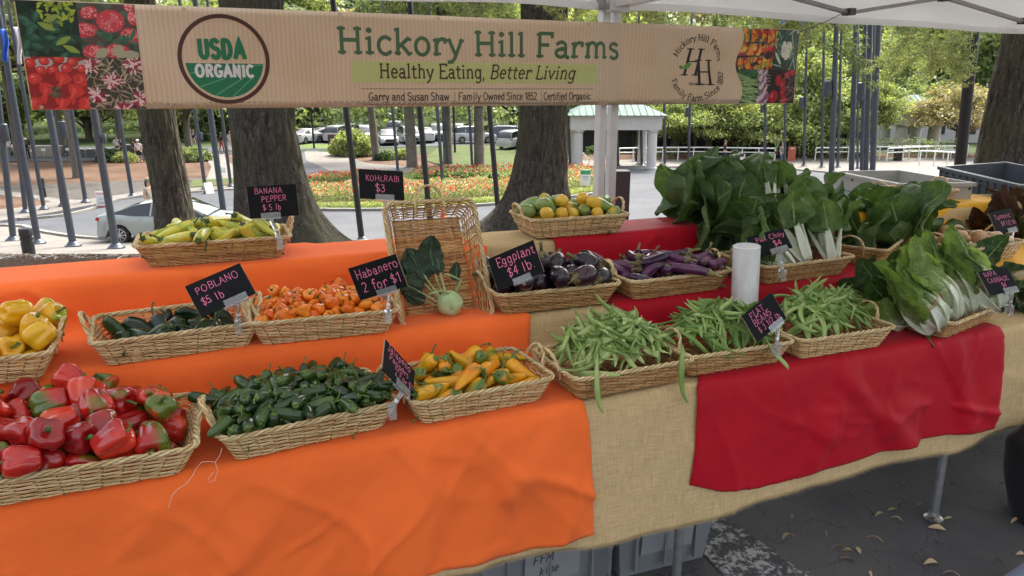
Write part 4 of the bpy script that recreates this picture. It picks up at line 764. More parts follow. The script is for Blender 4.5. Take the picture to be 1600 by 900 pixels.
cp = at(196, 377, 25.2); car('sedan', (cp.x+1.72, 25.6, gz(25.6)+.035), R(6), P_silver, 'silver green sedan standing on the roundabout road behind the slim oak')
pk = [(482, 224, 'sedan', P_white, 70, 'white car nearest the thickest oak in the far car park'), (508, 222, 'sedan', P_grey, 60, 'grey car between the slim lamp post and the brown sign'), (531, 222, 'suv', P_white, 80, 'white van like car behind the brown sign'), (572, 222, 'suv', P_grey, -70, 'dark car behind the top of the round bush'), (606, 226, 'sedan', P_white, -75, 'white car with black grille facing out beside the leaning tree'), (640, 224, 'suv', P_silver, -70, 'pale car between two trees in the middle of the row'), (664, 222, 'sedan', P_white, 100, 'white car just left of the black pole in the car park'), (684, 219, 'suv', P_silver, -80, 'silver car behind the grey poles'), (715, 219, 'suv', P_grey, -100, 'grey car behind the thin black lamp post'), (741, 224, 'suv', P_white, 10, 'white sport utility car parked sideways behind the bank'), (778, 223, 'suv', P_blue, 185, 'navy car parked sideways against the middle oak'), (800, 218, 'sedan', P_white, 90, 'white car left of the middle oak'), (548, 214, 'sedan', P_silver, 90, 'silver car in the back row above the round bush'), (620, 213, 'suv', P_white, 90, 'white car in the back row above the kohlrabi sign'), (699, 213, 'sedan', P_black, 90, 'black car in the back row between the poles'), (806, 232, 'suv', P_white, 60, 'car partly hidden by the left edge of the middle oak')]
for (x, y, k, p, a, lb) in pk:
    b = G(x, y); car(k, (b.x, b.y, b.z+.05), R(a), p, lb, 'cars in the far car park', False)
b = at(886, 222, 80); car('suv', (b.x+.6, 80, gz(80)), R(10), P_blue, 'dark blue car seen between the middle oak and the pavilion', None, False)
# ---------------------------------------------------------------- signs and boards in the distance
def board(px, py, w_, h, mat, label, rz=0, legs=.0, stripes=(), name='sign_board', cat='sign', th=.05):
    b = G(px, py); t = empty(name, b, rz, label, cat); MB().box((0, 0, legs+h/2), (w_, th, h)).build('panel', mat, t, sm=False)
    for (z, hh, mm, ww) in stripes: MB().box((0, -th/2-.004, legs+z*h), (w_*ww, .006, hh*h)).build('printed_band', mm, t, sm=False)
    if legs:
        for s in (-1, 1): MB().box((s*w_*.42, 0, legs/2), (.05, .05, legs)).build('leg', mat, t, sm=False)
    return t
M_redp = plain('magenta_print', (.7, .02, .12), .6); M_brown = plain('brown_sign', (.075, .03, .025), .5); M_gtxt = plain('grey_print', (.35, .36, .45), .6)
b = board(160, 325, .44, .78, M_white, 'white poster board with magenta bands behind the silver sedan', R(5), 0, [(.85, .05, M_redp, .9), (.1, .07, M_redp, .9), (.62, .04, M_gtxt, .7), (.5, .04, M_gtxt, .6), (.35, .04, M_gtxt, .75), (.27, .04, M_gtxt, .6)], 'poster_board')
b = G(326, 303); t = empty('folding_sign', b, R(60), 'small white folding sign on the pavement by the upper path', 'sign')
for s in (-1, 1): MB().box((0, s*.15, .28), (.5, .03, .6), M=Matrix.Rotation(s*.25, 4, 'X')).build('panel', M_white, t, sm=False)
board(350, 276, .32, .35, M_white, 'small white sign standing on the upper path', 0, .25, (), 'path_sign')
board(522, 236, .95, 1.5, M_brown, 'tall brown information sign beside the large bush', 0, 0, [(.7, .08, M_white, .5), (.5, .08, M_white, .4)], 'information_sign', th=.3)
board(1236, 252, .6, 1.15, plain('brick_red_board', (.42, .10, .06), .6), 'brick red notice board behind the walking woman', 0, 0, [(.88, .06, M_white, .5)], 'notice_board', th=.12)
board(1152, 254, 1.15, .45, M_white, 'white banner board with a red line on the railing', 0, .2, [(.55, .12, M_redp, .7)], 'small_banner')
b = board(914, 300, .55, .85, M_white, 'white yard sign with a green band among the flowers', 0, .35, [(.85, .28, plain('green_print', (.05, .30, .12), .6), .98), (.55, .08, M_gtxt, .6), (.4, .05, M_gtxt, .5)], 'yard_sign')
b = G(622, 345); t = empty('small_white_sign', at(622, 342, 30), 0, 'tiny white sign on the road behind the kohlrabi clip', 'sign'); MB().add([(-.14, 0, 0), (.1, 0, 0), (.02, .05, .42), (-.06, .05, .42), (-.14, .12, 0), (.1, .12, 0)], [(0, 1, 2, 3), (4, 3, 2, 5), (0, 3, 4), (1, 5, 2)]).build('panel', M_white, t, sm=False)
b = G(692, 340); t = empty('traffic_cone', b, 0, 'orange traffic cone just above the rim of the upright basket', 'cone'); m = MB(); m.box((0, 0, .02), (.3, .3, .04)); m.lathe([(.12, .04), (.02, .6)], 12); m.build('cone_body', plain('cone_orange', (.8, .10, .03), .5), t, ang=40)
# ---------------------------------------------------------------- pavilions, building and railings
M_stucco = plain('white_stucco', (.50, .49, .47), .85, 0, .3, .06, 3, .1, 30); M_roof = NT('green_roof'); c = M_roof.co('Object'); M_roof.set(col=M_roof.ramp(M_roof.noise(c, 2, 3), [(.3, (.045, .105, .085)), (.7, (.07, .145, .12))]), rough=.6, spec=.2); M_roof = M_roof.m; M_dconc = plain('grey_concrete', (.10, .098, .094), .9, 0, .3, .2, 2, .2, 20); M_darkin = plain('dark_interior', (.02, .022, .024), .6)
def pavilion(px, py, y, w_, d_, hcol, hen, label, rh, r=.42, rz=0):
    b = at(px, py, y); b.z = gz(y); t = empty('pavilion', b, rz, label, 'pavilion')
    for sx in (-1, 1):
        for sy in (0, 1): m = MB(); m.lathe([(r*1.2, 0), (r*1.2, .12), (r, .16), (r*.95, hcol-.2), (r*1.25, hcol-.1), (r*1.25, hcol)], 20, (sx*(w_/2-r*1.6), sy*(d_-2*r*1.6), 0)); m.build('column', M_stucco, t, ang=35)
    en = MB(); o = r*.4; dc = (d_-2*r*1.6)
    for (c_, dm) in (((0, 0, hcol+hen/2), (w_, r*2.4, hen)), ((0, dc, hcol+hen/2), (w_, r*2.4, hen)), ((-w_/2+r*1.2, dc/2, hcol+hen/2), (r*2.2, dc-r*2.4, hen)), ((w_/2-r*1.2, dc/2, hcol+hen/2), (r*2.2, dc-r*2.4, hen))): en.box(c_, dm)
    en.box((0, -r*1.25, hcol+hen-.09), (w_+.2, .12, .18)); en.build('entablature', M_stucco, t, sm=False)
    z = hcol+hen+.004; ov = .35; x0, x1, y0, y1 = -w_/2-ov, w_/2+ov, -r*1.2-ov, dc+r*1.2+ov; ym = (y0+y1)/2; k = (y1-y0)/2
    rf = MB(); A, B = (x0+k*.9, ym, z+rh), (x1-k*.9, ym, z+rh); rf.add([(x0, y0, z), (x1, y0, z), (x1, y1, z), (x0, y1, z), A, B], [(0, 1, 5, 4), (1, 2, 5), (2, 3, 4, 5), (3, 0, 4), (3, 2, 1, 0)]); rr = rf.build('roof', M_roof, t, sm=False)
    n = int((x1-x0)/.45)
    for i in range(1, n):
        x = x0+(x1-x0)*i/n; f = min(1, (x-x0)/(k*.9), (x1-x)/(k*.9)); s = MB(); s.tube([(x, y0, z+.02), (x, y0+(ym-y0)*f, z+rh*f+.02)], .03, 4); s.build('roof_seam', M_roof, rr, sm=False)
    return t
pavilion(960, 258, 53, 6.3, 5.0, 2.75, 1.0, 'white columned pavilion with green metal roof behind the tent legs', 1.15, .34)
pavilion(1430, 238, 70, 4.8, 5, 2.3, 1.15, 'far white pavilion with green roof behind the ramp railing', 1.5, .55)
bld = empty('building', at(1095, 250, 66), 0, 'low dark concrete building with ledges behind the white railing', 'building'); bld.location.z = gz(66)
wl = MB(); wl.box((0, 4, 1.5), (30, .4, 3.0)); wl.build('wall', M_dconc, bld, sm=False)
for i in range(9):
    x = -13+i*3.2; f = MB().box((x, 3.72, 1.1), (2.0, .14, 1.7)).build('window', M_darkin, bld, sm=False)
for i in range(10): MB().box((-14.6+i*3.2, 3.2, 1.15), (.5, .5, 2.3)).build('pier', plain('pier_concrete', (.22, .21, .2), .9) if i == 0 else bpy.data.materials['pier_concrete'], bld, sm=False)
for z, d_ in ((2.5, .5), (3.2, .9)): MB().box((0, 3.0-d_/2, z), (30.2, 1.6+d_, .35)).build('ledge', bpy.data.materials['pier_concrete'], bld, sm=False)
b2 = empty('building', at(1500, 245, 78), 0, 'pale low building behind the yellow trees at the right', 'building'); b2.location.z = gz(78)
MB().box((4, 2, 1.6), (26, 4, 3.2)).build('wall', plain('pale_wall', (.40, .39, .37), .8), b2, sm=False); MB().box((4, 2, 3.4), (27, 5, .4)).build('roof', M_roof, b2, sm=False)
for i in range(7): MB().box((-6+i*3.2, -.02, 1.5), (1.6, .1, 1.2)).build('window', M_darkin, b2, sm=False)
def railing(pts, label, n, hpx=26, mid=True, r=.05):
    P = [G(x, y) for x, y in pts]; t = empty('railing', P[0], 0, label, 'railing'); o = P[0]; m = MB(); up = Vector((0, 0, 1.05))
    m.tube([p-o+up for p in P], r, 8); m.build('top_rail', M_white, t)
    if mid: m = MB(); m.tube([p-o+up*.68 for p in P], r*.8, 8); m.build('lower_rail', M_white, t)
    tot = sum((b-a).length for a, b in zip(P, P[1:])); 
    for i in range(n):
        s = tot*i/(n-1); 
        for a, b in zip(P, P[1:]):
            l = (b-a).length
            if s <= l+1e-6: q = a.lerp(b, s/l if l else 0)-o; break
            s -= l
        m = MB(); m.tube([q-Vector((0, 0, .1)), q+up], r*.9, 8); m.build('post', M_white, t)
railing([(967, 253), (1010, 251.5), (1090, 251), (1210, 253)], 'white railing in front of the concrete building', 11)
railing([(1273, 252), (1345, 251), (1420, 249), (1500, 249)], 'white ramp railing running to the right oak', 10)
railing([(1385, 253), (1440, 250), (1510, 247)], 'shorter white railing of the ramp in front', 6)
railing([(1436, 258), (1462, 259), (1500, 262)], 'white handrail nearest the dark crate', 4, mid=False)
sp = empty('stair_rail', G(900, 256), 0, 'sloping white handrail beside the middle oak', 'railing'); MB().tube([(-.9, 0, 2.3), (1.0, 0, .3)], .05, 8).build('rail', M_white, sp); MB().tube([(1.0, 0, 0), (1.0, 0, .4)], .05, 8).build('post', M_white, sp)
for (x, y, lb) in ((1402, 251, 'dark round litter bin behind the ramp railing'), (998, 252, 'dark litter bin behind the railing near the pavilion')): m = MB(); m.lathe([(.28, 0), (.32, .05), (.34, .95), (.36, .97), (.36, 1.03), (.2, 1.12)], 18); o = m.build('litter_bin', M_poled, loc=G(x, y), ang=35, label=lb, cat='litter bin')
b = G(1178, 249); MB().add([(0, 0, 0), (.7, 0, 0), (.85, .1, 1.2), (.6, .1, 1.3), (0, .6, 0), (.7, .6, 0), (.85, .5, 1.2), (.6, .5, 1.3)], [(0, 1, 2, 3), (7, 6, 5, 4), (1, 5, 6, 2), (3, 2, 6, 7), (0, 3, 7, 4)]).build('folded_cart', M_poled, loc=b, sm=False, label='dark folded cart leaning by the railing right of the hedge', cat='cart')
# market tables and signs far left
M_cream = plain('cream_cloth', (.62, .60, .56), .9)
for i, (x, y, w_, h, lb) in enumerate(((12, 243, 2.6, .85, 'white cloth market table at the left edge'), (70, 245, 3.0, .9, 'long pale market table left of the slim trees'), (176, 246, 1.5, .75, 'white box table between the walkers and the trees'), (140, 246, 2.2, .7, 'dark covered table behind the thick flagpole'), (205, 243, 2.0, .9, 'dark covered stall behind the walking group'))):
    b = G(x, y); t = empty('market_table', b, 0, lb, 'table'); mt = M_cream if i in (0, 2) else (M_dconc if i > 2 else plain('tan_cloth', (.30, .25, .2), .9) if 'tan_cloth' not in bpy.data.materials else bpy.data.materials['tan_cloth']); MB().box((0, 0, h/2), (w_, .8, h), taper=.96).build('cloth', mt, t, sm=False); MB().box((0, 0, h+.02), (w_*.98, .8, .03)).build('table_top', M_cream, t, sm=False)
for i, (x, y, lb) in enumerate(((70, 234, 'small white stall sign above the long market table'), (108, 233, 'small white stall sign between two trees'), (135, 232, 'small white stall sign right of the dark trunk'), (150, 231, 'small white stall sign behind the thick flagpole'), (168, 235, 'small white stall sign above the white box'), (48, 235, 'small white stall sign beside the leftmost poles'))):
    b = G(x, 247); q = at(x, y, b.y)-b; t = empty('stall_sign', b, 0, lb, 'sign'); MB().tube([(0, 0, 0), (0, 0, q.z)], .02, 6).build('post', M_metal, t); MB().box((0, -.03, q.z), (.34, .03, .22)).build('panel', M_white, t, sm=False)
b = G(112, 244); o = MB(); o.lathe([(.35, 0), (.42, .9), (.45, .95)], 14); o.build('planter', plain('teal_pot', (.05, .11, .12), .5), loc=b, label='teal planter tub between the market trees', cat='planter')
# ---------------------------------------------------------------- people
def skinm(name, c): return plain(name, c, .6, 0, .4)
M_skinA = skinm('skin_light', (.55, .33, .24)); M_skinB = skinm('skin_dark', (.17, .09, .06)); M_hairD = plain('dark_hair', (.02, .014, .01), .6); M_hairB = plain('brown_hair', (.10, .055, .03), .6)
def skin_obj(name, V_, E_, Rd, mat, parent, sub=2, root=0):
    me = bpy.data.meshes.new(name); me.from_pydata(V_, E_, []); o = link(name, me, parent, mat); me.skin_vertices or None
    m = o.modifiers.new('skin', 'SKIN'); m.use_smooth_shade = True
    if not me.skin_vertices: bpy.context.view_layer.update()
    for i, r in enumerate(Rd): me.skin_vertices[0].data[i].radius = r if isinstance(r, tuple) else (r, r)
    me.skin_vertices[0].data[root].use_root = True; s = o.modifiers.new('sub', 'SUBSURF'); s.levels = s.render_levels = sub; return o
def person(loc, rz, H_, label, top, legs, skin, hair, pose, sleeves=.5, hairlong=False, hat=None, shorts=False, group=None):
    t = empty('person', loc, rz, label, 'person', group); k = H_/1.75; s_l, s_r, aL, aR = pose       # stride of each leg, arm swing: faces -Y
    def hand(p, d): return p
    hip = (0, 0, .95); J = dict(pel=(0, 0, .97), waist=(0, .01, 1.12), chest=(0, 0, 1.32), neck=(0, 0, 1.48), head0=(0, -.01, 1.56), head1=(0, -.015, 1.66), head2=(0, 0, 1.73))
    V_ = [J['pel'], J['waist'], J['chest'], J['neck'], J['head0'], J['head1'], J['head2']]; E_ = [(0, 1), (1, 2), (2, 3), (3, 4), (4, 5), (5, 6)]; Rd = [(.14, .10), (.125, .09), (.15, .10), (.05, .05), (.068, .08), (.082, .095), (.055, .065)]
    LG = []
    for sx, st in ((-1, s_l), (1, s_r)):
        kn = (sx*.095, -.20*st-.03, .52+.03*abs(st)); an = (sx*.09, -.42*st+(.06 if st < 0 else 0), .09+(.06 if st < 0 else 0)); to = (an[0]+sx*.01, an[1]-.15, .04+(.0 if st >= 0 else .0)); i = len(V_); V_ += [(sx*.09, 0, .90), kn, an, to]; E_ += [(0, i), (i, i+1), (i+1, i+2), (i+2, i+3)]; Rd += [(.085, .09), .055, .036, (.04, .028)]; LG.append((V_[i], kn, an, to))
    AR = []
    for sx, (sw, bend) in ((-1, aL), (1, aR)):
        sh = (sx*.19, 0, 1.42); el = (sx*.235, -sw*.18+.02, 1.14+abs(sw)*.02); wr = (sx*.22, el[1]-bend*.24, 1.14-.24*math.cos(bend*1.3)+.0); ha = (sx*.215, wr[1]-.05-bend*.05, wr[2]-.06+.06*bend); i = len(V_); V_ += [sh, el, wr, ha]; E_ += [(2, i), (i, i+1), (i+1, i+2), (i+2, i+3)]; Rd += [.052, .04, .028, (.035, .02)]
        for f in range(5):                                        # fingers
            fx = (f-1.5)*.017 if f < 4 else sx*-.035; tip = (ha[0]+fx*1.1, ha[1]-(.035 if f < 4 else .03), ha[2]-(.07-.006*abs(f-1.4) if f < 4 else .035)); V_.append(tip); E_.append((i+3, len(V_)-1)); Rd.append(.009)
        AR.append((sh, el, wr))
    sc = lambda P: [tuple(c*k for c in p) for p in P]
    skin_obj('body', sc(V_), E_, [tuple(q*k for q in r) if isinstance(r, tuple) else r*k for r in Rd], skin, t)
    # shirt, trousers, hair
    S_ = [(0, 0, .93), (0, .01, 1.12), (0, 0, 1.33), (0, 0, 1.45)]; SE = [(0, 1), (1, 2), (2, 3)]; SR = [(.165, .125), (.145, .11), (.17, .12), (.075, .07)]
    for sh, el, wr in AR:
        i = len(S_); e = Vector(sh).lerp(Vector(el), min(1, sleeves*2)); S_ += [sh, tuple(e)]; SE += [(2, i), (i, i+1)]; SR += [.068, .056]
        if sleeves > .5: S_.append(tuple(Vector(el).lerp(Vector(wr), (sleeves-.5)*2))); SE.append((i+1, i+2)); SR.append(.042)
    skin_obj('shirt', sc(S_), SE, [tuple(q*k for q in r) if isinstance(r, tuple) else r*k for r in SR], top, t)
    T_ = [(0, 0, 1.0), (0, 0, .93)]; TE = [(0, 1)]; TR_ = [(.15, .115), (.16, .125)]
    for hp, kn, an, to in LG:
        i = len(T_); T_ += [hp, kn]+([] if shorts else [an]); TE += [(1, i), (i, i+1)]+([] if shorts else [(i+1, i+2)]); TR_ += [(.10, .105), .075]+([] if shorts else [.058])
    skin_obj('trousers', sc(T_), TE, [tuple(q*k for q in r) if isinstance(r, tuple) else r*k for r in TR_], legs, t)
    m = MB()
    for _, _, an, to in LG: m.tube(sc([(an[0], an[1]+.06, .04), (an[0], an[1]-.05, .05), (to[0], to[1]-.03, .035)]), [.045*k, .052*k, .04*k], 8)
    m.build('shoes', M_tyre, t)
    h = MB(); a = [[(.098*math.sin(p)*math.cos(q), .11*math.sin(p)*math.sin(q)+.018, 1.655+.118*math.cos(p)) for q in [2*math.pi*j/16 for j in range(17)]] for p in [i/8*(math.pi*.62) for i in range(9)]]
    a = [[tuple(c*k for c in (x, y if not (z < 1.68 and y < -.02) else -.02, z)) for (x, y, z) in row] for row in a]; h.grid(a); h.build('hair', hair, t)
    f = MB(); f.tube(sc([(0, -.095, 1.66), (0, -.122, 1.635), (0, -.10, 1.625)]), [.01*k, .014*k, .01*k], 6); f.build('nose', skin, t)
    f = MB(); 
    for s in (-1, 1): f.box(tuple(q*k for q in (s*.032, -.099, 1.665)), (.022*k, .008*k, .01*k))
    f.box(tuple(q*k for q in (0, -.098, 1.60)), (.045*k, .008*k, .008*k)); f.build('eyes_and_mouth', M_hairD, t)
    if hairlong: m = MB(); m.tube(sc([(0, .08, 1.68), (0, .12, 1.58), (0, .115, 1.45)]), [.06*k, .055*k, .03*k], 8); m.build('ponytail', hair, t)
    if hat: m = MB(); m.lathe([(.115*k, 1.69*k), (.115*k, 1.73*k), (.09*k, 1.79*k), (.02*k, 1.81*k)], 14); m.box((0, -.14*k, 1.70*k), (.15*k, .13*k, .015*k)); m.build('cap', hat, t)
    return t
C = lambda n, c: plain(n, c, .85)
c_blk = C('black_cloth', (.015, .015, .018)); c_nvy = C('navy_cloth', (.02, .03, .07)); c_wht = C('white_cloth', (.65, .65, .64)); c_gry = C('grey_green_cloth', (.17, .21, .20)); c_jean = C('denim_cloth', (.06, .09, .15)); c_oli = C('olive_cloth', (.20, .19, .12)); c_red = C('red_cloth', (.35, .05, .05)); c_tan = C('tan_shirt', (.42, .36, .28))
g_ = lambda x, y: G(x, y)
person(g_(1220, 259), R(20), 1.72, 'woman in a grey green shirt and jeans walking with a leafy plant on the right', c_gry, c_jean, M_skinA, M_hairB, (.6, -.5, (.2, .4), (-.1, .2)), .4)
person(g_(1131, 256), R(75), 1.78, 'person in black walking left of the white railing board', c_blk, c_nvy, M_skinA, M_hairD, (.4, -.4, (.3, .5), (-.3, .3)), .9)
pt = g_(1211, 259); m = MB(); A = np.random.RandomState(2); pl_ = empty('potted_plant', pt+Vector((-.1, -.3, 1.1)), 0, 'tall grassy plant carried by the walking woman', 'plant')
for i in range(26): a = A.uniform(0, 6.28); l = A.uniform(.9, 1.5); m.tube([(0, 0, 0), (math.cos(a)*.25, math.sin(a)*.25, l*.8), (math.cos(a)*.65, math.sin(a)*.65, l*A.uniform(.6, 1.0))], [.02, .025, .004], 4)
m.build('foliage', L_light, pl_); m = MB(); m.lathe([(.1, -.2), (.14, 0)], 12); m.build('pot', M_tyre, pl_)
cpz = gz(29.5); b = at(233, 300, 29.5); person(Vector((b.x, 29.5, cpz)), R(70), 1.82, 'person in an olive cap and face mask behind the silver sedan', c_tan, c_jean, M_skinA, M_hairD, (.1, -.1, (0, .2), (0, .1)), .4, True, c_oli)
for (x, y, rz, top, lg, sk, hr, lb, sh, hat) in ((219, 254, 10, c_wht, c_blk, M_skinA, M_hairD, 'person in a white top and black shorts, foremost of the group at the market', True, c_wht), (211, 250, 80, c_blk, c_blk, M_skinB, M_hairD, 'person in black left of the one in a white top', False, None), (229, 249, 200, c_blk, c_nvy, M_skinA, M_hairB, 'person in dark clothes right of the one in a white top', False, None), (234, 246, 150, c_red, c_blk, M_skinA, M_hairD, 'person in a dull red top beside the slim oak', False, None), (185, 246, 30, c_wht, c_blk, M_skinA, M_hairB, 'person behind the white box table', False, None), (45, 251, 30, c_blk, c_blk, M_skinB, M_hairD, 'person in black between the leftmost poles', False, c_wht), (304, 233, 180, c_nvy, c_tan, M_skinA, M_hairD, 'man in a navy shirt and tan trousers on the upper path', False, None), (347, 238, 160, c_blk, c_red, M_skinB, M_hairD, 'person in black in front of the pair on the upper path', False, None), (361, 236, 170, c_wht, c_wht, M_skinA, M_hairB, 'person in a white top walking on the upper path', False, None), (193, 247, 210, c_nvy, c_blk, M_skinA, M_hairD, 'dark dressed person at the market stall right of the white box', False, None), (16, 248, 60, c_wht, c_gry, M_skinA, M_hairB, 'person in a pale top at the far left market table', False, None)):
    person(g_(x, y), R(rz), 1.74, lb, top, lg, sk, hr, (.35, -.3, (.2, .6), (-.1, .3)), .35, False, hat, sh)
# the person at the right edge, of whom only a black bag and a shoe show
# ---------------------------------------------------------------- cloth materials
def mat_cloth(name, c1, rough=.8, sheen=.08, weave=900, trans=0, spec=.3):
    t = NT(name); c = t.co('Object'); n1 = t.noise(c, 3, 4); n2 = t.noise(c, weave, 2); b = lin(c1)[:3]
    t.set(col=t.ramp(n1, [(.3, tuple(x*.9 for x in b)), (.7, tuple(min(1, x*1.08) for x in b))]), rough=rough, spec=spec); t.b.inputs['Sheen Weight'].default_value = sheen; cz = t.n('UVMap').outputs[0]; a1 = t.noise(cz, 3.2, 5, .55, dist=.8); r1 = t.mapr(t.math('ABSOLUTE', t.math('SUBTRACT', a1, .5)), 0, .05, 1, 0); a2 = t.noise(cz, 7, 4, .6, dist=.5); r2 = t.mapr(t.math('ABSOLUTE', t.math('SUBTRACT', a2, .5)), 0, .04, 1, 0); hh = t.math('ADD', t.math('ADD', t.math('MULTIPLY', a1, 2.2), t.math('MULTIPLY', r1, .35)), t.math('MULTIPLY', r2, .16)); t.bump(t.math('ADD', t.math('MULTIPLY', hh, .35), t.math('MULTIPLY', n2, .02)), .3, .010)
    if trans:
        tr = t.n('BsdfTranslucent'); tr.inputs[0].default_value = lin(c1); ms = t.n('MixShader'); ms.inputs[0].default_value = trans; t.l(t.b.outputs[0], ms.inputs[1]); t.l(tr.outputs[0], ms.inputs[2]); t.l(ms.outputs[0], t.out.inputs[0])
    return t.m
M_orange = mat_cloth('orange_cloth', (.95, .168, .034), spec=.12); M_redc = mat_cloth('red_satin_cloth', (.43, .004, .016), .6, .05, spec=.16); M_yel = mat_cloth('yellow_cloth', (.78, .40, .012))
def mat_burlap():
    t = NT('burlap'); c = t.co('Object'); m = t.n('Mapping'); m.inputs['Rotation'].default_value = (0, 0, -TA); t.l(c, m.inputs[0]); sp = t.n('SeparateXYZ'); t.l(m.outputs[0], sp.inputs[0])
    wv = t.n('UVMap'); w2 = t.n('SeparateXYZ'); t.l(wv.outputs[0], w2.inputs[0]); nz = t.noise(wv.outputs[0], 60, 3, .7)
    fx = t.math('SINE', t.math('ADD', t.math('MULTIPLY', w2.outputs[0], 2400), t.math('MULTIPLY', nz, 5))); fy = t.math('SINE', t.math('ADD', t.math('MULTIPLY', w2.outputs[1], 2400), t.math('MULTIPLY', nz, 5)))
    h = t.math('MULTIPLY', t.math('ADD', fx, fy), .5); mp = t.n('Mapping'); mp.inputs['Scale'].default_value = (14, 420, 1); t.l(wv.outputs[0], mp.inputs[0]); s1 = t.noise(mp.outputs[0], 1, 5, .8); mp2 = t.n('Mapping'); mp2.inputs['Scale'].default_value = (420, 14, 1); t.l(wv.outputs[0], mp2.inputs[0]); s2 = t.noise(mp2.outputs[0], 1, 5, .8)
    f = t.math('ADD', t.math('ADD', t.math('MULTIPLY', s1, .5), t.math('MULTIPLY', s2, .5)), t.math('MULTIPLY', h, .07))
    col = t.ramp(f, [(.34, (.34, .21, .09)), (.5, (.68, .49, .25)), (.66, (.86, .67, .40))]); sp_ = t.noise(wv.outputs[0], 9, 4, .7); col = t.mix(t.mapr(sp_, .70, .78, 0, .35), col, (.16, .11, .06))
    t.set(col=col, rough=.95, spec=.1); t.bump(h, .5, .002); return t.m
M_burlap = mat_burlap()
# ---------------------------------------------------------------- tables under the cloths
M_ttop = plain('table_laminate', (.6, .6, .58), .5)
def table(s0, s1, legs, label, d0=.02, d1=.70):
    t = empty('folding_table', T((s0+s1)/2, (d0+d1)/2, 0), TA, label, 'table'); MB().box((0, 0, .722), (s1-s0, d1-d0, .04)).build('table_top', M_ttop, t, sm=False)
    for (ls, ld) in legs:
        x, y = ls-(s0+s1)/2, ld-(d0+d1)/2; m = MB(); m.lathe([(.0155, .01), (.0155, .70)], 16, (x, y, 0)); l = m.build('leg', M_metal, t, ang=30)
        m = MB(); m.lathe([(.030, 0), (.034, .004), (.034, .008), (.02, .016), (.018, .03)], 18, (x, y, .014)); m.build('foot', M_metal, l, ang=30)
def tier(s0, s1, d0, d1, z, label):
    t = empty('display_riser', T((s0+s1)/2, (d0+d1)/2, 0), TA, label, 'riser'); MB().box((0, 0, z-.02), (s1-s0, d1-d0, .03)).build('board', M_ttop, t, sm=False)
    for s in (-1, 1): MB().box((s*((s1-s0)/2-.05), 0, .742+(z-.035-.742)/2), (.03, d1-d0-.06, z-.035-.742)).build('support', M_ttop, t, sm=False)
table(-.95, 1.80, [(1.829-.06, .05), (1.77, .62), (-.8, .05), (-.8, .62)], 'folding table under the orange cloth, only a leg showing', .04)
table(1.86, 3.10, [(2.908, .0), (2.9, .62), (1.95, .65)], 'folding table under the red cloth, its leg and foot on the asphalt', -.005)
table(3.16, 5.1, [(3.25, .65), (5.0, .65), (5.0, .05)], 'folding table under the yellow cloth', .02)
table(-.95, 3.10, [(-.8, 1.0), (3.0, 1.0), (1.4, 1.0)], 'rear folding table under the back tier', .75, 1.03)
tier(-.95, 3.10, .41, .76, .892, 'middle tier board under the cloths'); tier(-.95, 3.10, .79, 1.03, 1.046, 'back tier board under the cloths'); tier(3.2, 5.1, .25, .76, .892, 'middle tier board under the yellow cloth'); tier(3.2, 4.22, .79, 1.03, 1.046, 'back tier board under the yellow cloth')
# ---------------------------------------------------------------- draped cloths
def prof_pts(hem, md=.385, start=0, stop=99):
    return [(-.034, hem), (-.028, .55), (-.016, .70), (-.006, .742), (.004, .7535), (.03, .756), (.30, .756), (.345, .762), (md-.012, .80), (md-.002, .87), (md+.004, .893), (md+.02, .8985), (.70, .899), (.735, .905), (.762, .94), (.772, 1.02), (.780, 1.047), (.80, 1.053), (1.03, 1.053), (1.045, 1.045), (1.052, 1.0), (1.06, .80), (1.065, .60)]
def rs(P, step):
    out = []; acc = 0
    for i, (a, b) in enumerate(zip(P, P[1:])):
        l = math.hypot(b[0]-a[0], b[1]-a[1]); k = max(1, int(l/step)); out += [(a[0]+(b[0]-a[0])*j/k, a[1]+(b[1]-a[1])*j/k, i+j/k) for j in range(k)]
    return out+[(P[-1][0], P[-1][1], len(P)-1)]
def wobf(s, acc, k, vert, drop, seed, amp, folds):
    w1 = mn.noise(Vector((s*2.3+acc*1.1, acc*1.6, seed)))*.022; w2 = (abs(mn.noise(Vector((s*3.1-acc*2.6, acc*1.2+s*.7, seed+5))))**.8)*-.024; w3 = mn.noise(Vector((s*9, acc*3, seed+9)))*.0035; w5 = (1-min(1, abs(mn.noise(Vector((s*2.0+acc*3.1, acc*1.9-s*.6, seed+3))))*12))**2*.008+(1-min(1, abs(mn.noise(Vector((s*4.1-acc*2.3, acc*3.3+s, seed+13))))*9))**2*.0045
    wob = amp*((w1+w2+w5)*(.22+min(1, drop*4)*.8 if k < 4.5 else .10+.75*vert)+w3)
    if k < 4.5: wob += amp*drop*.045*math.sin(s*9+2.0*math.sin(s*3.7+seed)+seed)*.6
    if k < 4.5 and drop > 0: wob += amp*.0035*sum(math.exp(-((s-c-drop*m_)/.012)**2)*math.exp(-drop*e) for c, m_, e in ((seed*.31+.2, .8, 5), (seed*.17+.75, -.7, 4), (1.02, .9, 3), (1.22, -.5, 4), (2.05, .5, 3), (2.33, -.6, 5), (2.75, .7, 3), (2.98, -.5, 3)))
    for (fs, fk, fa, fw) in folds: wob += fa*math.exp(-((s-fs-acc*fk)/fw)**2)*(1 if k < 9 else .3)*min(1, drop*6+.25)
    if vert < .3 and k > 5: wob = max(wob*.6, -.0005)
    return max(wob, -.010 if k < 4 else -.0015)
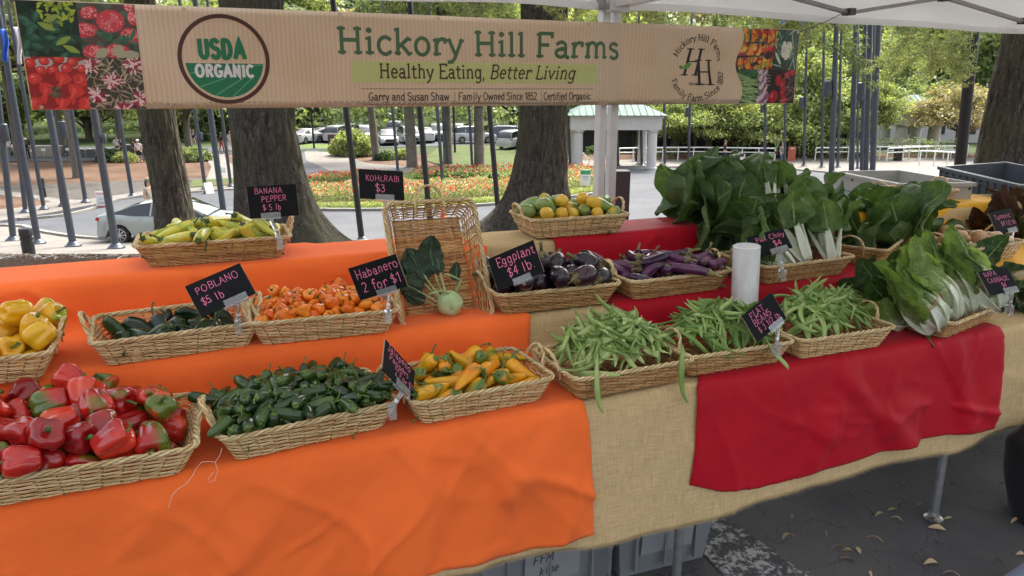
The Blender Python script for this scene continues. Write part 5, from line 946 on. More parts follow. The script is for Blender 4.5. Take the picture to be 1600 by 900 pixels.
def cloth(name, s_lo, s_hi, hem, off, mat, label, i0=0, i1=22, ds=.022, amp=1.0, seed=0, mdf=None, fringe=False, sheen=1, thick=.0012, folds=()):
    """s_lo, s_hi, hem: functions; i0..i1 = stretch of the profile it covers"""
    base = rs(prof_pts(.35), .012); base = [p for p in base if i0 <= p[2] <= i1]; ns = int((s_hi(0)-s_lo(0))/ds)+1; P = []; UV = []; sd = Vector((seed*7.3, seed*3.1, 0))
    for i in range(ns+1):
        u = i/ns; row = []; uvr = []; acc = 0; prev = None
        for (d, z, k) in base:
            s = s_lo(k)+(s_hi(k)-s_lo(k))*u; md = mdf(s) if mdf else .385
            pp = prof_pts(hem(s), md); a = int(min(k, 21)); f = k-a; d = pp[a][0]+(pp[a+1][0]-pp[a][0])*f; z = pp[a][1]+(pp[a+1][1]-pp[a][1])*f
            tx, tz = pp[a+1][0]-pp[a][0], pp[a+1][1]-pp[a][1]; l = math.hypot(tx, tz); n = (-tz/l, tx/l); 
            acc = acc+math.hypot(d-prev[0], z-prev[1]) if prev else 0; prev = (d, z)
            vert = abs(n[0]); drop = max(0, .75-z) if k < 4 else 0
            base_w = wobf(s, acc, k, vert, drop, 1, .8, ())
            wob = base_w if not off else max(base_w+.003, wobf(s, acc, k, vert, drop, seed, amp, folds))
            P_ = T(s, d+n[0]*(off+wob), z+n[1]*(off+wob)); row.append(tuple(P_)); uvr.append((s, acc))
        P.append(row); UV.append(uvr)
    m = MB(); m.grid(P); me = m.mesh(name); uv = me.uv_layers.new(name='UVMap'); fl = [q for r in UV for q in r]; uv.data.foreach_set('uv', [c for lp in me.loops for c in fl[lp.vertex_index]])
    me.materials.append(mat); o = link(name, me); md_ = o.modifiers.new('thickness', 'SOLIDIFY'); md_.thickness = thick; md_.offset = -1; meta(o, label, 'cloth')
    if fringe:
        A = np.random.RandomState(4); V_, F_ = [], []
        for i in range(ns*6):
            u = i/6; a = int(u); f = u-a
            if a >= ns: break
            p = Vector(P[a][0]).lerp(Vector(P[a+1][0]), f); j = A.uniform(-.002, .002); l = A.uniform(.004, .013); k = len(V_)
            V_ += [tuple(p+TU*(-.0007)), tuple(p+TU*.0007), tuple(p+TU*j+Vector((0, 0, -l))-TV*.002)]; F_.append((k, k+1, k+2))
        mm = MB(); mm.v = V_; mm.f = F_; mm.m = [0]*len(F_); mm.build('fringe', plain('burlap_thread', (.42, .30, .16), .95), o, sm=False)
    return o
def pw(*pts):
    def f(x):
        if x <= pts[0][0]: return pts[0][1]
        for (a, b), (c, d) in zip(pts, pts[1:]):
            if x <= c: return b+(d-b)*(x-a)/(c-a)
        return pts[-1][1]
    return f
mdf = lambda s: .385 if s < 3.12 else max(.235, .385-(s-3.12)*2)
cloth('burlap_cloth', lambda k: -.95, lambda k: 5.1, pw((0, .40), (.6, .352), (1.25, .325), (1.72, .29), (2.0, .315), (2.5, .335), (2.9, .305), (3.2, .35), (4, .33)), 0, M_burlap, 'natural burlap cloth with a frayed hem lying under the orange and red cloths', amp=.8, seed=1, mdf=mdf, fringe=True)
cloth('orange_cloth', lambda k: -.93, pw((0, 1.397), (3, 1.378), (8, 1.375), (10, 1.39), (13, 1.366), (16, 1.39), (17, 1.345), (20, 1.34), (22, 1.34)), pw((0, .39), (.6, .385), (1.15, .352), (1.4, .362)), .0045, M_orange, 'bright orange cloth draped over three tiers on the left', seed=2, amp=2.2, ds=.012, folds=((1.12, .15, .012, .05), (.55, -.5, .008, .05), (.95, .9, .007, .03)))
cloth('red_cloth', pw((0, 1.732), (1, 1.742), (3, 1.752), (6, 1.80), (8, 1.80), (10, 1.70), (13, 1.668), (22, 1.64)), pw((0, 3.10), (12, 3.11), (12.9, 3.11), (13.1, 2.35), (22, 2.33)), pw((1.73, .44), (1.85, .395), (2.0, .37), (2.3, .385), (2.7, .40), (3.1, .375)), .0045, M_redc, 'deep red satin cloth draped over the right half of the tiers', seed=3, amp=2.0, ds=.012, i1=20, folds=((2.62, -.9, .02, .06), (2.2, .5, .012, .05), (2.95, -.3, .018, .05)))
cloth('yellow_cloth', lambda k: 3.2, pw((12.9, 5.1), (13.1, 4.24)), pw((0, .5)), .0045, M_yel, 'golden yellow cloth on the tiers at the far right', i0=8.6, i1=20, seed=5, mdf=mdf)
# ---------------------------------------------------------------- wicker baskets
def mat_wicker(name, a, b, c_):
    t = NT(name); co = t.co('Object', rnd=True); n = t.noise(co, 60, 4, .7); n2 = t.noise(co, 9, 3); g = t.n('NewGeometry'); f = t.math('ADD', t.math('MULTIPLY', n, .5), t.math('ADD', t.math('MULTIPLY', n2, .22), t.math('MULTIPLY', g.outputs['Random Per Island'], .28)))
    t.set(col=t.ramp(f, [(.32, a), (.5, b), (.68, c_)]), rough=.55, spec=.4); t.bump(t.noise(co, 500, 2), .2, .001); return t.m
W_straw = mat_wicker('straw_wicker', (.36, .19, .065), (.68, .45, .20), (.86, .66, .38)); W_honey = mat_wicker('honey_wicker', (.24, .10, .03), (.52, .28, .10), (.70, .45, .20)); W_dark = mat_wicker('dark_rim_wicker', (.52, .36, .16), (.72, .55, .30), (.84, .70, .45)); W_in = mat_wicker('stake_wicker', (.25, .14, .05), (.36, .22, .09), (.46, .30, .14))
def rrect(L, W, r, n):
    """closed rounded rectangle sampled evenly by length"""
    pts = []; 
    for cx, cy, a0 in ((L/2-r, W/2-r, 0), (-L/2+r, W/2-r, 90), (-L/2+r, -W/2+r, 180), (L/2-r, -W/2+r, 270)): pts += [(cx+r*math.cos(R(a0+i*15)), cy+r*math.sin(R(a0+i*15))) for i in range(7)]
    pts.append(pts[0]); d = [0]
    for a, b in zip(pts, pts[1:]): d.append(d[-1]+math.hypot(b[0]-a[0], b[1]-a[1]))
    out = []; j = 0
    for i in range(n):
        t = d[-1]*i/n
        while d[j+1] < t: j += 1
        f = (t-d[j])/max(1e-9, d[j+1]-d[j]); out.append((pts[j][0]+(pts[j+1][0]-pts[j][0])*f, pts[j][1]+(pts[j+1][1]-pts[j][1])*f))
    return out
def basket_meshes(B, rows=12, ns=36, flare=1.0):
    L, W, l, w_, h = (B[k] for k in ('L', 'W', 'l', 'w', 'h')); N = ns*4; lo = rrect(l, w_, .02, N); hi = rrect(L, W, .028, N); weave = MB(); rn = random.Random(4)
    def pt(i, z, o=0):
        i %= N; f = z/h; x = lo[i][0]+(hi[i][0]-lo[i][0])*f; y = lo[i][1]+(hi[i][1]-lo[i][1])*f; a, b = hi[(i+1) % N], hi[i-1]; nx_, ny_ = a[1]-b[1], b[0]-a[0]; q = math.hypot(nx_, ny_); return Vector((x+nx_/q*o, y+ny_/q*o, z))
    for j in range(rows):
        z = .004+(h-.010)*(j+.5)/rows; ph = j % 2; jit = [rn.uniform(-.0006, .0006) for _ in range(ns)]
        weave.tube([pt(i, z+.0006*math.sin(i*math.pi/4+ph*math.pi+1)+jit[(i//4) % ns], .0019*math.sin(i*math.pi/4+ph*math.pi)) for i in range(N)], .0018, 6, closed=True, flat=1.0, up=(0, 0, 1))
    st = MB()
    for k in range(ns): st.tube([pt(k*4+1, .001), pt(k*4+1, h*.5), pt(k*4+1, h-.002)], .0021, 5, cap=False)
    rim = MB(); M_ = N*2
    for ph in (0, 2.1, 4.2): rim.tube([pt(i//2, h)*1.0+Vector((0, 0, .0040*math.sin(i*.42+ph)))+(pt(i//2, h, .0040*math.cos(i*.42+ph))-pt(i//2, h)) for i in range(M_)], .0034, 5, closed=True)
    base = MB(); 
    for k in range(9): base.tube([(-l/2+.004, -w_/2+.012+(w_-.024)*k/8, .004), (0, -w_/2+.012+(w_-.024)*k/8, .004), (l/2-.004, -w_/2+.012+(w_-.024)*k/8, .004)], .0028, 5)
    for k in range(60): x = -l/2+.006+(l-.012)*k/59; base.tube([(x, -w_/2+.004+(w_-.008)*q/32, .004+.0026*math.sin(q*math.pi/4+(k % 2)*math.pi)) for q in range(33)], .0036, 5, flat=.8)
    hd = MB()
    for ph in (0, 3.14): hd.tube([Vector((.001+.0035*math.cos(i*.9+ph)+.018*math.sin(math.pi*i/24), -.05*math.cos(math.pi*i/24)+.0035*math.sin(i*.9+ph), -.012+.062*math.sin(math.pi*i/24)**.8)) for i in range(25)], .0033, 5)
    hd.tube([(0, -.05, -.03), (0, -.05, .005)], .003, 5); hd.tube([(0, .05, -.03), (0, .05, .005)], .003, 5)
    return dict(weave=weave.mesh('weave'), stakes=st.mesh('stakes'), rim=rim.mesh('rim'), base=base.mesh('base'), handle=hd.mesh('handle'), L=L, h=h)
BM = basket_meshes(BASKET); BBIG = basket_meshes(dict(L=.44, W=.30, l=.365, w=.225, h=.07), 12, 42)
def basket(M, mat, label, sc=(1, 1, 1), B=None, handles=(1, 1), hl=0, name='wicker_basket', cat='basket'):
    B = B or BM; t = empty(name, (0, 0, 0), 0, label, cat, 'shallow wicker baskets on the stall'); t.matrix_world = M
    for k, mm in (('weave', mat), ('stakes', W_in), ('rim', W_dark), ('base', mat)): link(k, B[k], t, mm, scale=sc)
    for s, on in ((1, handles[0]), (-1, handles[1])):
        if on: link('handle', B['handle'], t, W_dark, (s*(B['L']/2+.001)*sc[0], 0, B['h']), (0, 0, 0 if s > 0 else math.pi), 1.0)
    return t
def TM(s, d, z, rot=0): return Matrix.Translation(T(s, d, z)) @ Matrix.Rotation(TA+R(rot), 4, 'Z')
BK = {}
def bk(key, s, d, z, rot, mat, label, sc=(1, 1, 1), **k): M = TM(s, d, z, rot); BK[key] = (M, sc); return basket(M, mat, label, sc, **k)
bk('red', .147, .118, .7625, 0, W_straw, 'straw wicker basket heaped with red bell peppers at the front left', (1.2, 1.2, 1))
bk('jal', .633, .13, .7625, 7, W_straw, 'straw wicker basket heaped with dark green jalapeno peppers', (1.07, 1, 1))
bk('fry', 1.087, .140, .7625, 4, W_straw, 'straw wicker basket of yellow frying peppers at the end of the orange cloth', (1.02, 1, 1))
bk('be1', 1.535, .118, .7625, 1, W_honey, 'wicker basket of flat beans on the burlap, leftmost of the three bean baskets')
bk('be2', 1.925, .135, .7625, -1, W_honey, 'wicker basket of flat beans in front of the roll of bags, middle of the three')
bk('be3', 2.345, .120, .7625, -1, W_straw, 'wicker basket of flat beans on the red cloth, rightmost of the three')
bk('yb', -.13, .46, .9035, 0, W_straw, 'wicker basket of yellow bell peppers cut by the left edge'); bk('pob', .352, .505, .9035, 4, W_straw, 'wicker basket a third full of dark poblano peppers', (1.04, 1, 1))
bk('hab', .752, .497, .9035, -3, W_straw, 'wicker basket of small orange habanero peppers', (1.04, 1, 1)); bk('egg', 1.497, .510, .9035, -2, W_honey, 'orange brown wicker basket of round black eggplants', (1.10, 1, 1))
bk('leg', 1.957, .503, .9035, 1, W_honey, 'wicker basket of long violet eggplants on the red cloth', (1.06, 1, 1)); bk('bok', 2.53, .50, .9035, 2, W_honey, 'wicker basket of pak choi with white stems', (1.12, 1, 1))
bk('ban', .479, .925, 1.0585, -1, W_honey, 'wicker basket of yellow green banana peppers on the back tier', (1.16, .85, 1), handles=(1, 0)); bk('squ', 1.775, .885, 1.0585, -2, W_straw, 'wicker basket of small yellow squash with both handles up on the back tier', (1.03, .9, 1))
bk('emp', 3.62, .875, 1.0585, 3, W_honey, 'empty wicker basket with one upright handle on the yellow cloth', (1, .9, 1), handles=(1, 1)); bk('oni', 3.455, .43, .9035, 5, W_straw, 'wicker basket of onions with cut necks on the yellow cloth'); bk('nap', 2.93, .135, .7625, 14, W_honey, 'wicker basket of napa cabbages at the right end of the red cloth', (.98, 1, 1), B=BBIG)
bk('dar', 3.03, .60, .9035, 30, W_honey, 'dark wicker basket half hidden beneath the largest leafy bunch', (.85, 1, 1))
th = R(27); wv = TV*math.sin(th)+Vector((0, 0, math.cos(th))); nv = -TV*math.cos(th)+Vector((0, 0, math.sin(th))); yv = -TU
Mk = Matrix.Translation(T(1.128, .445, .906)+wv*.185-nv*.068) @ Matrix((wv, yv, nv)).transposed().to_4x4(); BK['koh'] = (Mk, (1, 1.1, 1)); basket(Mk, W_honey, 'wicker basket stood on end and leaning back, holding one kohlrabi', (1, 1.1, 1), handles=(0, 0))
h_ = bpy.data.objects.new('handle', BM['handle']); COL.objects.link(h_); h_.parent = [o for o in COL.objects if o.get('label', '').startswith('wicker basket stood on end')][0]; h_.location = (.19, 0, .078); h_.rotation_euler = (0, R(62), 0); h_.scale = (1, .95, 1.15); h_.material_slots[0].link = 'OBJECT'; h_.material_slots[0].material = W_dark
# tall handle of the upright and of the empty basket
# ---------------------------------------------------------------- tent: frame, fabric, truss bars
def mat_fabric():
    t = NT('tent_fabric'); c = t.co('Object'); n = t.noise(c, 4, 4, .6); n2 = t.noise(c, 1.5, 3); col = t.ramp(n, [(.3, (.78, .78, .78)), (.7, (.86, .86, .85))]); t.set(col=col, rough=.75, spec=.25); t.bump(n2, .3, .03)
    tr = t.n('BsdfTranslucent'); tr.inputs[0].default_value = (.88, .87, .84, 1); ms = t.n('MixShader'); ms.inputs[0].default_value = .5; t.l(t.b.outputs[0], ms.inputs[1]); t.l(tr.outputs[0], ms.inputs[2]); t.l(ms.outputs[0], t.out.inputs[0]); return t.m
M_fab = mat_fabric(); M_frame = plain('tent_frame_metal', (.34, .335, .33), .45, .3, .5, .08, 20); M_framew = plain('tent_leg_paint', (.66, .64, .62), .45, .1, .5, .06, 14); M_joint = plain('dark_joint_plastic', (.045, .047, .05), .5)
def quadtent(name, A, ang, dep, W_, label, bars=True, sag=.05):
    """A = back corner on the ground; ang = direction of the back side; dep = direction sign towards the camera"""
    t = empty(name, A, ang, label, 'tent'); z0, z1, zr = 1.905, 2.13, 2.95; D_ = -3.0
    def vz(u): return .012*math.sin(u*math.pi*2+1)+.006*math.sin(u*17)
    for nm, p, q in (('valance', (0, 0), (W_, 0)), ('valance', (0, 0), (0, D_)), ('valance', (W_, 0), (W_, D_)), ('valance', (0, D_), (W_, D_))):
        P = []
        for i in range(41):
            u = i/40; x, y = p[0]+(q[0]-p[0])*u, p[1]+(q[1]-p[1])*u; P.append([(x+(.01*math.sin(u*23+j) if p[0] == q[0] else 0), y+(.012*math.sin(u*19+j*.8)*(1-j/6) if p[1] == q[1] else 0), z0+(z1-z0)*j/6+vz(u)*(1-j/6)) for j in range(7)])
        o = MB().grid(P).build(nm, M_fab, t); P2 = [[(a[0][0]-.002, a[0][1]-.006 if nm else 0, a[0][2]+.028*k) for k in (0, 1)] for a in P]; h = MB().grid([[(x, y, z) for x, y, z in r] for r in P2]).build('hem', M_fab, o)
    P = []
    n = 16
    for i in range(n+1):
        row = []
        for j in range(n+1):
            u, v = i/n, j/n; k = 1-max(abs(2*u-1), abs(2*v-1)); row.append((W_*u, D_*v, z1+(zr-z1)*k-.09*math.sin(k*math.pi)))
        P.append(row)
    MB().grid(P).build('canopy', M_fab, t)
    for x in (0, W_):
        for y in (0, D_):
            if bars != 'noleft' or x: m = MB(); m.tube([(x, y, -.02), (x, y, z1-.05)], .019, 4); m.tube([(x+.004, y-.004, .6), (x+.004, y-.004, z1-.05)], .024, 4); l = m.build('leg', M_framew, t, ang=20); MB().box((x, y-.005, 1.95), (.055, .06, .07)).build('corner_bracket', M_frame, t, sm=False)
    if bars:
        for (p, q) in (((0, 0), (W_, 0)), ((0, 0), (0, D_)), ((W_, 0), (W_, D_))):
            L_ = Vector((q[0]-p[0], q[1]-p[1], 0)); n = 3; inn = Vector((.03 if p[0] == q[0] == 0 else (-.03 if p[0] == q[0] else 0), -.03 if p[1] == q[1] else 0, 0))
            for i in range(n):
                a = Vector((*p, 0))+L_*i/n; b = Vector((*p, 0))+L_*(i+1)/n
                for k, (za, zb) in enumerate(((1.945, 2.13), (2.13, 1.945))): m = MB(); m.tube([a+inn*(1+k*.6)+Vector((0, 0, za)), b+inn*(1+k*.6)+Vector((0, 0, zb))], .0125, 4, flat=.6); m.build('truss_bar', M_frame, t, sm=False)
                for c_ in (((b, 1.95),) if i < n-1 else ())+(((a+b)/2, 2.037),): MB().box(tuple(c_[0]+inn*1.5+Vector((0, 0, c_[1]))), (.036, .05, .03)).build('truss_joint', M_joint, t, sm=False)
    return t
quadtent('canopy_tent', T(2.095, 1.13), TA-R(.3), -1, 3.66, 'white canopy tent on the right with grey scissor bars under its edge')
tA = quadtent('canopy_tent', T(2.02, 1.10)+Vector((-3.0*math.cos(R(33)), -3.0*math.sin(R(33)), 0)), R(33), -1, 3.0, 'white canopy tent on the left, a sliver of its edge above the banner', bars=False)
MB().box((0, 0, 0), (.05, .06, .08)).box((.02, -.01, -.03), (.09, .03, .03)).build('leg_clamp', M_framew, loc=T(2.04, 1.06, 1.945), rot=(0, 0, TA), sm=False, label='grey corner clamp joining the two tent legs above the banner', cat='clamp')
# ---------------------------------------------------------------- banner and its print
BD = 1.05
def wave(s, z):
    f = max(0, 1-abs(s-2.13)/.30); r = .018*f*math.sin((s-2.02)*21+(z-1.7)*4); r += .008*math.sin(s*5.1+z*3)+.005*math.sin(s*11+1)*math.cos((z-1.54)*6)
    if s > 2.55: r += .012*math.sin((s-2.55)*14)*min(1, (s-2.55)*6)*(1+1.2*math.sin((z-1.6)*9))
    if s > 2.9: r -= (s-2.9)*.25*(1.86-z)*1.2
    return r
def BN(s, z, o=0):
    tip = 0
    if s > 2.6: tip = -.03*(s-2.6)*(1-(z-1.54)/.32)
    if s > 2.5 and s < 2.9: tip += .02*math.sin((z-1.54)/.32*9)*math.sin((s-2.5)/.4*math.pi)
    if s < .3: tip = .0
    return T(s+tip, BD+wave(s, z)-o, z)
def mat_kraft():
    t = NT('banner_vinyl'); uv = t.n('UVMap').outputs[0]; sp = t.n('SeparateXYZ'); t.l(uv, sp.inputs[0]); w_ = t.math('SINE', t.math('ADD', t.math('MULTIPLY', sp.outputs[0], 420), t.math('MULTIPLY', t.noise(uv, 12, 2), 4))); n = t.noise(uv, 5, 4); f = t.math('ADD', t.math('MULTIPLY', w_, .18), n)
    t.set(col=t.ramp(f, [(.25, (.66, .51, .35)), (.5, (.75, .61, .45)), (.75, (.80, .68, .53))]), rough=.42, spec=.4); t.bump(n, .1, .01)
    tr = t.n('BsdfTranslucent'); tr.inputs[0].default_value = (.80, .62, .42, 1); ms = t.n('MixShader'); ms.inputs[0].default_value = .35; t.l(t.b.outputs[0], ms.inputs[1]); t.l(tr.outputs[0], ms.inputs[2]); t.l(ms.outputs[0], t.out.inputs[0]); return t.m
def bgrid(name, s0, s1, z0, z1, mat, parent, o=0, ds=.02):
    n = max(2, int((s1-s0)/ds)); m_ = max(2, int((z1-z0)/.02)); P = [[tuple(BN(s0+(s1-s0)*i/n, z0+(z1-z0)*j/m_, o)) for j in range(m_+1)] for i in range(n+1)]; m = MB().grid(P); me = m.mesh(name); uv = me.uv_layers.new(name='UVMap'); fl = [(s0+(s1-s0)*i/n, z0+(z1-z0)*j/m_) for i in range(n+1) for j in range(m_+1)]
    uv.data.foreach_set('uv', [c for lp in me.loops for c in fl[lp.vertex_index]]); me.materials.append(mat); return link(name, me, parent)
ban = empty('banner', (0, 0, 0), 0, 'long kraft coloured farm banner hung across the back of the stall between the tents', 'banner')
bb = bgrid('vinyl', -.003, 3.02, 1.54, 1.86, mat_kraft(), ban); md_ = bb.modifiers.new('t', 'SOLIDIFY'); md_.thickness = .001; md_.offset = 1
bgrid('hem_tape', .318, 2.70, 1.541, 1.562, plain('hem_band', (.40, .28, .19), .5), ban, .0010)
def P2(name, geo, mat, s0, z0, o=.0022, rot=0, parent=None):
    m = MB(); c, s = math.cos(rot), math.sin(rot)
    for v, f in geo: m.add([tuple(BN(s0+x*c-y*s, z0+x*s+y*c, o)) for x, y in v], f)
    me = m.mesh(name, False); me.materials.append(mat); return link(name, me, parent or ban)
I_green = plain('ink_green', (.055, .13, .05), .5); I_brown = plain('ink_brown', (.07, .02, .008), .5); I_seal = plain('ink_seal_green', (.008, .17, .07), .45); I_lime = plain('ink_lime', (.50, .53, .20), .5); I_blk = plain('ink_black', (.012, .008, .006), .5); I_white = plain('ink_white', (.72, .70, .68), .5); I_leaf = plain('ink_leaf', (.13, .33, .05), .5); I_seal2 = plain('ink_seal_light', (.10, .33, .17), .45)
def fit(s, h, width, **k):
    g, w0 = text_geo(s, h, **k); xs = k.pop('xs', 1.0)*width/w0; return text_geo(s, h, xs=xs, **k)[0]
def lime_poly():
    P = []; 
    for i in range(49): P.append((.99+.985*i/48, .0012*math.sin(i*1.9)))
    v = [(x, 1.625+y) for x, y in P]+[(x, 1.699+y) for x, y in P]; v[0] = (v[0][0]-.006, v[0][1]); v[49] = (v[49][0]-.004, v[49][1]); return [(v, [(i, i+1, 50+i, 49+i) for i in range(48)])]
P2('lime_band', lime_poly(), I_lime, 0, 0, .0014)
P2('farm_name', fit('Hickory Hill Farms', .088, 1.145, w_=.15, slab=1, track=.02), I_green, .938, 1.723)
P2('slogan', fit('Healthy Eating, ', .050, .425, w_=.12, slab=1, track=.02), I_brown, 1.083, 1.641); P2('slogan', fit('Better Living', .050, .372, w_=.12, slab=1, shear=.22, track=.02), I_brown, 1.506, 1.641)
P2('rule', [offset_ribbon([(1.015+i*.94/60, 1.6035) for i in range(61)], .0016)], I_blk, 0, 0); P2('rule', [offset_ribbon([(1.02+i*.955/60, 1.5495) for i in range(61)], .0016)], I_blk, 0, 0)
P2('footer_text', fit('Garry and Susan Shaw', .027, .305, w_=.13, xs=.7), I_blk, 1.040, 1.563); P2('footer_text', fit('|', .032, .02, w_=.06), I_blk, 1.355, 1.562); P2('footer_text', fit('Family Owned Since 1852', .027, .335, w_=.13, xs=.7), I_blk, 1.378, 1.563); P2('footer_text', fit('|', .032, .02, w_=.06), I_blk, 1.722, 1.562); P2('footer_text', fit('Certified Organic', .027, .205, w_=.13, xs=.7), I_blk, 1.742, 1.563)
# seal
SC_, SZ, SR = .5685, 1.697, .143
def ring(r0, r1, a0=0, a1=360, n=72):
    v = [(r0*math.cos(R(a0+(a1-a0)*i/n)), r0*math.sin(R(a0+(a1-a0)*i/n))) for i in range(n+1)]+[(r1*math.cos(R(a0+(a1-a0)*i/n)), r1*math.sin(R(a0+(a1-a0)*i/n))) for i in range(n+1)]; return [(v, [(i, i+1, n+2+i, n+1+i) for i in range(n)])]
P2('seal_ring', ring(.130, .143), I_brown, SC_, SZ)
def segm(r, ytop, n=24): 
    rows = []
    for j in range(n+1):
        y = -r+(ytop+r)*j/n; hw = math.sqrt(max(0, r*r-y*y)); rows.append([(hw*(2*i/16-1), y) for i in range(17)])
    v = [p for r_ in rows for p in r_]; return [(v, [(j*17+i, j*17+i+1, (j+1)*17+i+1, (j+1)*17+i) for j in range(n) for i in range(16)])]
P2('seal_field', segm(.122, -.012), I_seal, SC_, SZ, .0014)
for (x0, y0, x1, y1) in ((-.112, -.045, -.05, -.034), (-.085, -.088, .0, -.058), (-.04, -.116, .055, -.058), (.012, -.122, .085, -.056), (.03, -.022, .118, -.016)): P2('field_furrow', [offset_ribbon([(x0+(x1-x0)*i/8, y0+(y1-y0)*i/8) for i in range(9)], .004)], I_seal2, SC_, SZ, .0018)
P2('seal_text', fit('USDA', .055, .150, w_=.27, track=.10), I_seal, SC_-.078, SZ+.006); P2('seal_text', fit('ORGANIC', .036, .186, w_=.26, track=.10), I_white, SC_-.094, SZ-.054)
# round farm logo
def arc_text(s, h, cx, cz, r, a0, a1, mat, inside=False, **k):
    g, W_ = text_geo(s, h, **k); x0 = 0; m = MB()
    for v, f in g:
        out = []
        for (x, y) in v:
            a = R(a0+(a1-a0)*x/W_); rr = r+y if not inside else r-y; out.append(tuple(BN(cx+rr*math.cos(a), cz+rr*math.sin(a), .0022)))
        m.add(out, f)
    me = m.mesh('logo_text', False); me.materials.append(mat); link('logo_text', me, ban)
LC, LZ = 2.462, 1.692
arc_text('Hickory Hill Farms', .025, LC-.003, LZ-.002, .112, 158, 14, I_blk, w_=.13, slab=1); arc_text('Family Farm Since 1852', .025, LC-.002, LZ+.002, .140, 203, 352, I_blk, inside=True, w_=.13, slab=1)
P2('logo_text', fit('USDA Certified Organic', .010, .085, w_=.12), I_blk, LC-.043, LZ-.072)
def bigH(cx, cy, h, w_, sh):
    g = []
    for s in (-1, 1):
        g.append(offset_ribbon([(cx+s*w_+sh*y, cy+y) for y in [h*(i/8-.5) for i in range(9)]], .013)); 
        for y in (-h/2, h/2): g.append(offset_ribbon([(cx+s*w_+sh*y+dx, cy+y) for dx in (-.017, 0, .017)], .0045))
    g.append(offset_ribbon([(cx-w_+2*w_*i/6, cy+.002) for i in range(7)], .005)); return g
P2('logo_monogram', bigH(-.030, .022, .105, .027, .22)+bigH(.030, -.020, .100, .027, -.12), I_blk, LC, LZ)
def lf(cx, cy, l, w_, a): 
    v = []; n = 10
    for k in (1, -1): v += [((cx+math.cos(a)*l*(i/n-.5)-math.sin(a)*k*w_*math.sin(math.pi*i/n)**.8), (cy+math.sin(a)*l*(i/n-.5)+math.cos(a)*k*w_*math.sin(math.pi*i/n)**.8)) for i in range(n+1)]
    return (v, [(i, i+1, n+2+i, n+1+i) for i in range(n)])
P2('logo_leaf', [lf(-.058, .006, .045, .011, .45), lf(-.087, 0, .024, .008, -.4)], I_leaf, LC, LZ, .003)
# printed photographs of vegetables (flat print, one patch per square)
def colmat():
    t = NT('photo_print'); a = t.n('VertexColor'); a.layer_name = 'Col'; t.set(col=a.outputs[0], rough=.4, spec=.4); return t.m
M_print = colmat()
def panel(name, s0, s1, z0, z1, bg_, draw, seed):
    rn = random.Random(seed); V_, F_, C_ = [], [], []; W_, H_ = s1-s0, z1-z0; lay = [0]
    def add(pts, faces, c):
        lay[0] += 1; k = len(V_); o = .0013+lay[0]*.0000055
        for x, y in pts: x = min(1, max(0, x)); y = min(1, max(0, y)); V_.append(tuple(BN(s0+x*W_, z0+y*H_, o)))
        F_.extend([tuple(i+k for i in f) for f in faces]); C_.extend([c]*len(faces))
    n = 8; add([(i/n, j/n) for i in range(n+1) for j in range(n+1)], [(i*(n+1)+j, (i+1)*(n+1)+j, (i+1)*(n+1)+j+1, i*(n+1)+j+1) for i in range(n) for j in range(n)], bg_)
    def ell(cx, cy, rx, ry, a, c, n=12, pt=0):
        P = [(cx, cy)]
        for i in range(n):
            b = 2*math.pi*i/n; x, y = rx*math.cos(b), ry*math.sin(b)*(1-pt*abs(math.cos(b))); P.append((cx+x*math.cos(a)-y*math.sin(a), cy+x*math.sin(a)+y*math.cos(a)))
        add(P, [(0, 1+i, 1+(i+1) % n) for i in range(n)], c)
    def jit(c, k=.2): f = 1+rn.uniform(-k, k); return tuple(q*f for q in c)
    draw(ell, jit, rn); me = bpy.data.meshes.new(name); me.from_pydata(V_, [], F_); ca = me.color_attributes.new('Col', 'FLOAT_COLOR', 'CORNER'); L_ = []
    for p in me.polygons: L_ += list(C_[p.index])+[1] if 0 else sum([list(C_[p.index])+[1.0] for _ in p.loop_indices], [])
    ca.data.foreach_set('color', L_); me.materials.append(M_print); link(name, me, ban)
def d_spinach(e, j, r):
    for i in range(60): e(r.random(), r.random(), .13, .07, r.uniform(0, 3.1), j((.012, .045, .02), .6), pt=.4)
    for i in range(16): x, y, a = r.random()*.8, r.random()*.75, r.uniform(-.5, 1.2); e(x, y, .14, .075, a, j((.02, .085, .045), .3), pt=.3); e(x+.01, y+.015, .10, .04, a, (.05, .14, .09), pt=.4)
    for i in range(46): y = 1-abs(r.gauss(0, .22)); e(.35+r.random()*.65, y, .06, .028, r.uniform(0, 3.1), j((.30, .38, .03), .35), pt=.5)
    for (x, y) in ((.45, .55), (.7, .3), (.82, .15), (.55, .7)): e(x, y, .16, .06, r.uniform(-.6, .8), (.24, .34, .06), pt=.5)
def d_straw(e, j, r):
    for i in range(40): e(r.random(), r.random(), .1, .06, r.uniform(0, 3), j((.06, .09, .05), .5))
    for (x, y, a, b, t) in ((.08, .5, .24, .14, .1), (.2, .82, .16, .12, .3), (.55, .68, .25, .21, .2), (.88, .42, .2, .15, -.2), (.6, .12, .22, .15, .1), (.2, .1, .2, .14, 0), (.95, .75, .1, .14, 0), (.9, .95, .1, .08, 0)):
        e(x, y, a, b, t, j((.55, .05, .06), .15)); e(x-.02, y+.03, a*.7, b*.6, t, j((.68, .14, .14), .1))
        for q in range(26): aa = r.uniform(0, 6.28); rr = r.random()**.5*.85; e(x+math.cos(aa)*a*rr, y+math.sin(aa)*b*rr, .012, .01, 0, (.85, .5, .42), 5)
    for i in range(14): e(r.uniform(.3, .95), r.uniform(.25, .5), .09, .035, r.uniform(0, 3), j((.05, .14, .07), .4), pt=.5)
    for i in range(6): e(r.random(), r.random()*.22, .12, .08, r.random(), (.38, .35, .22))
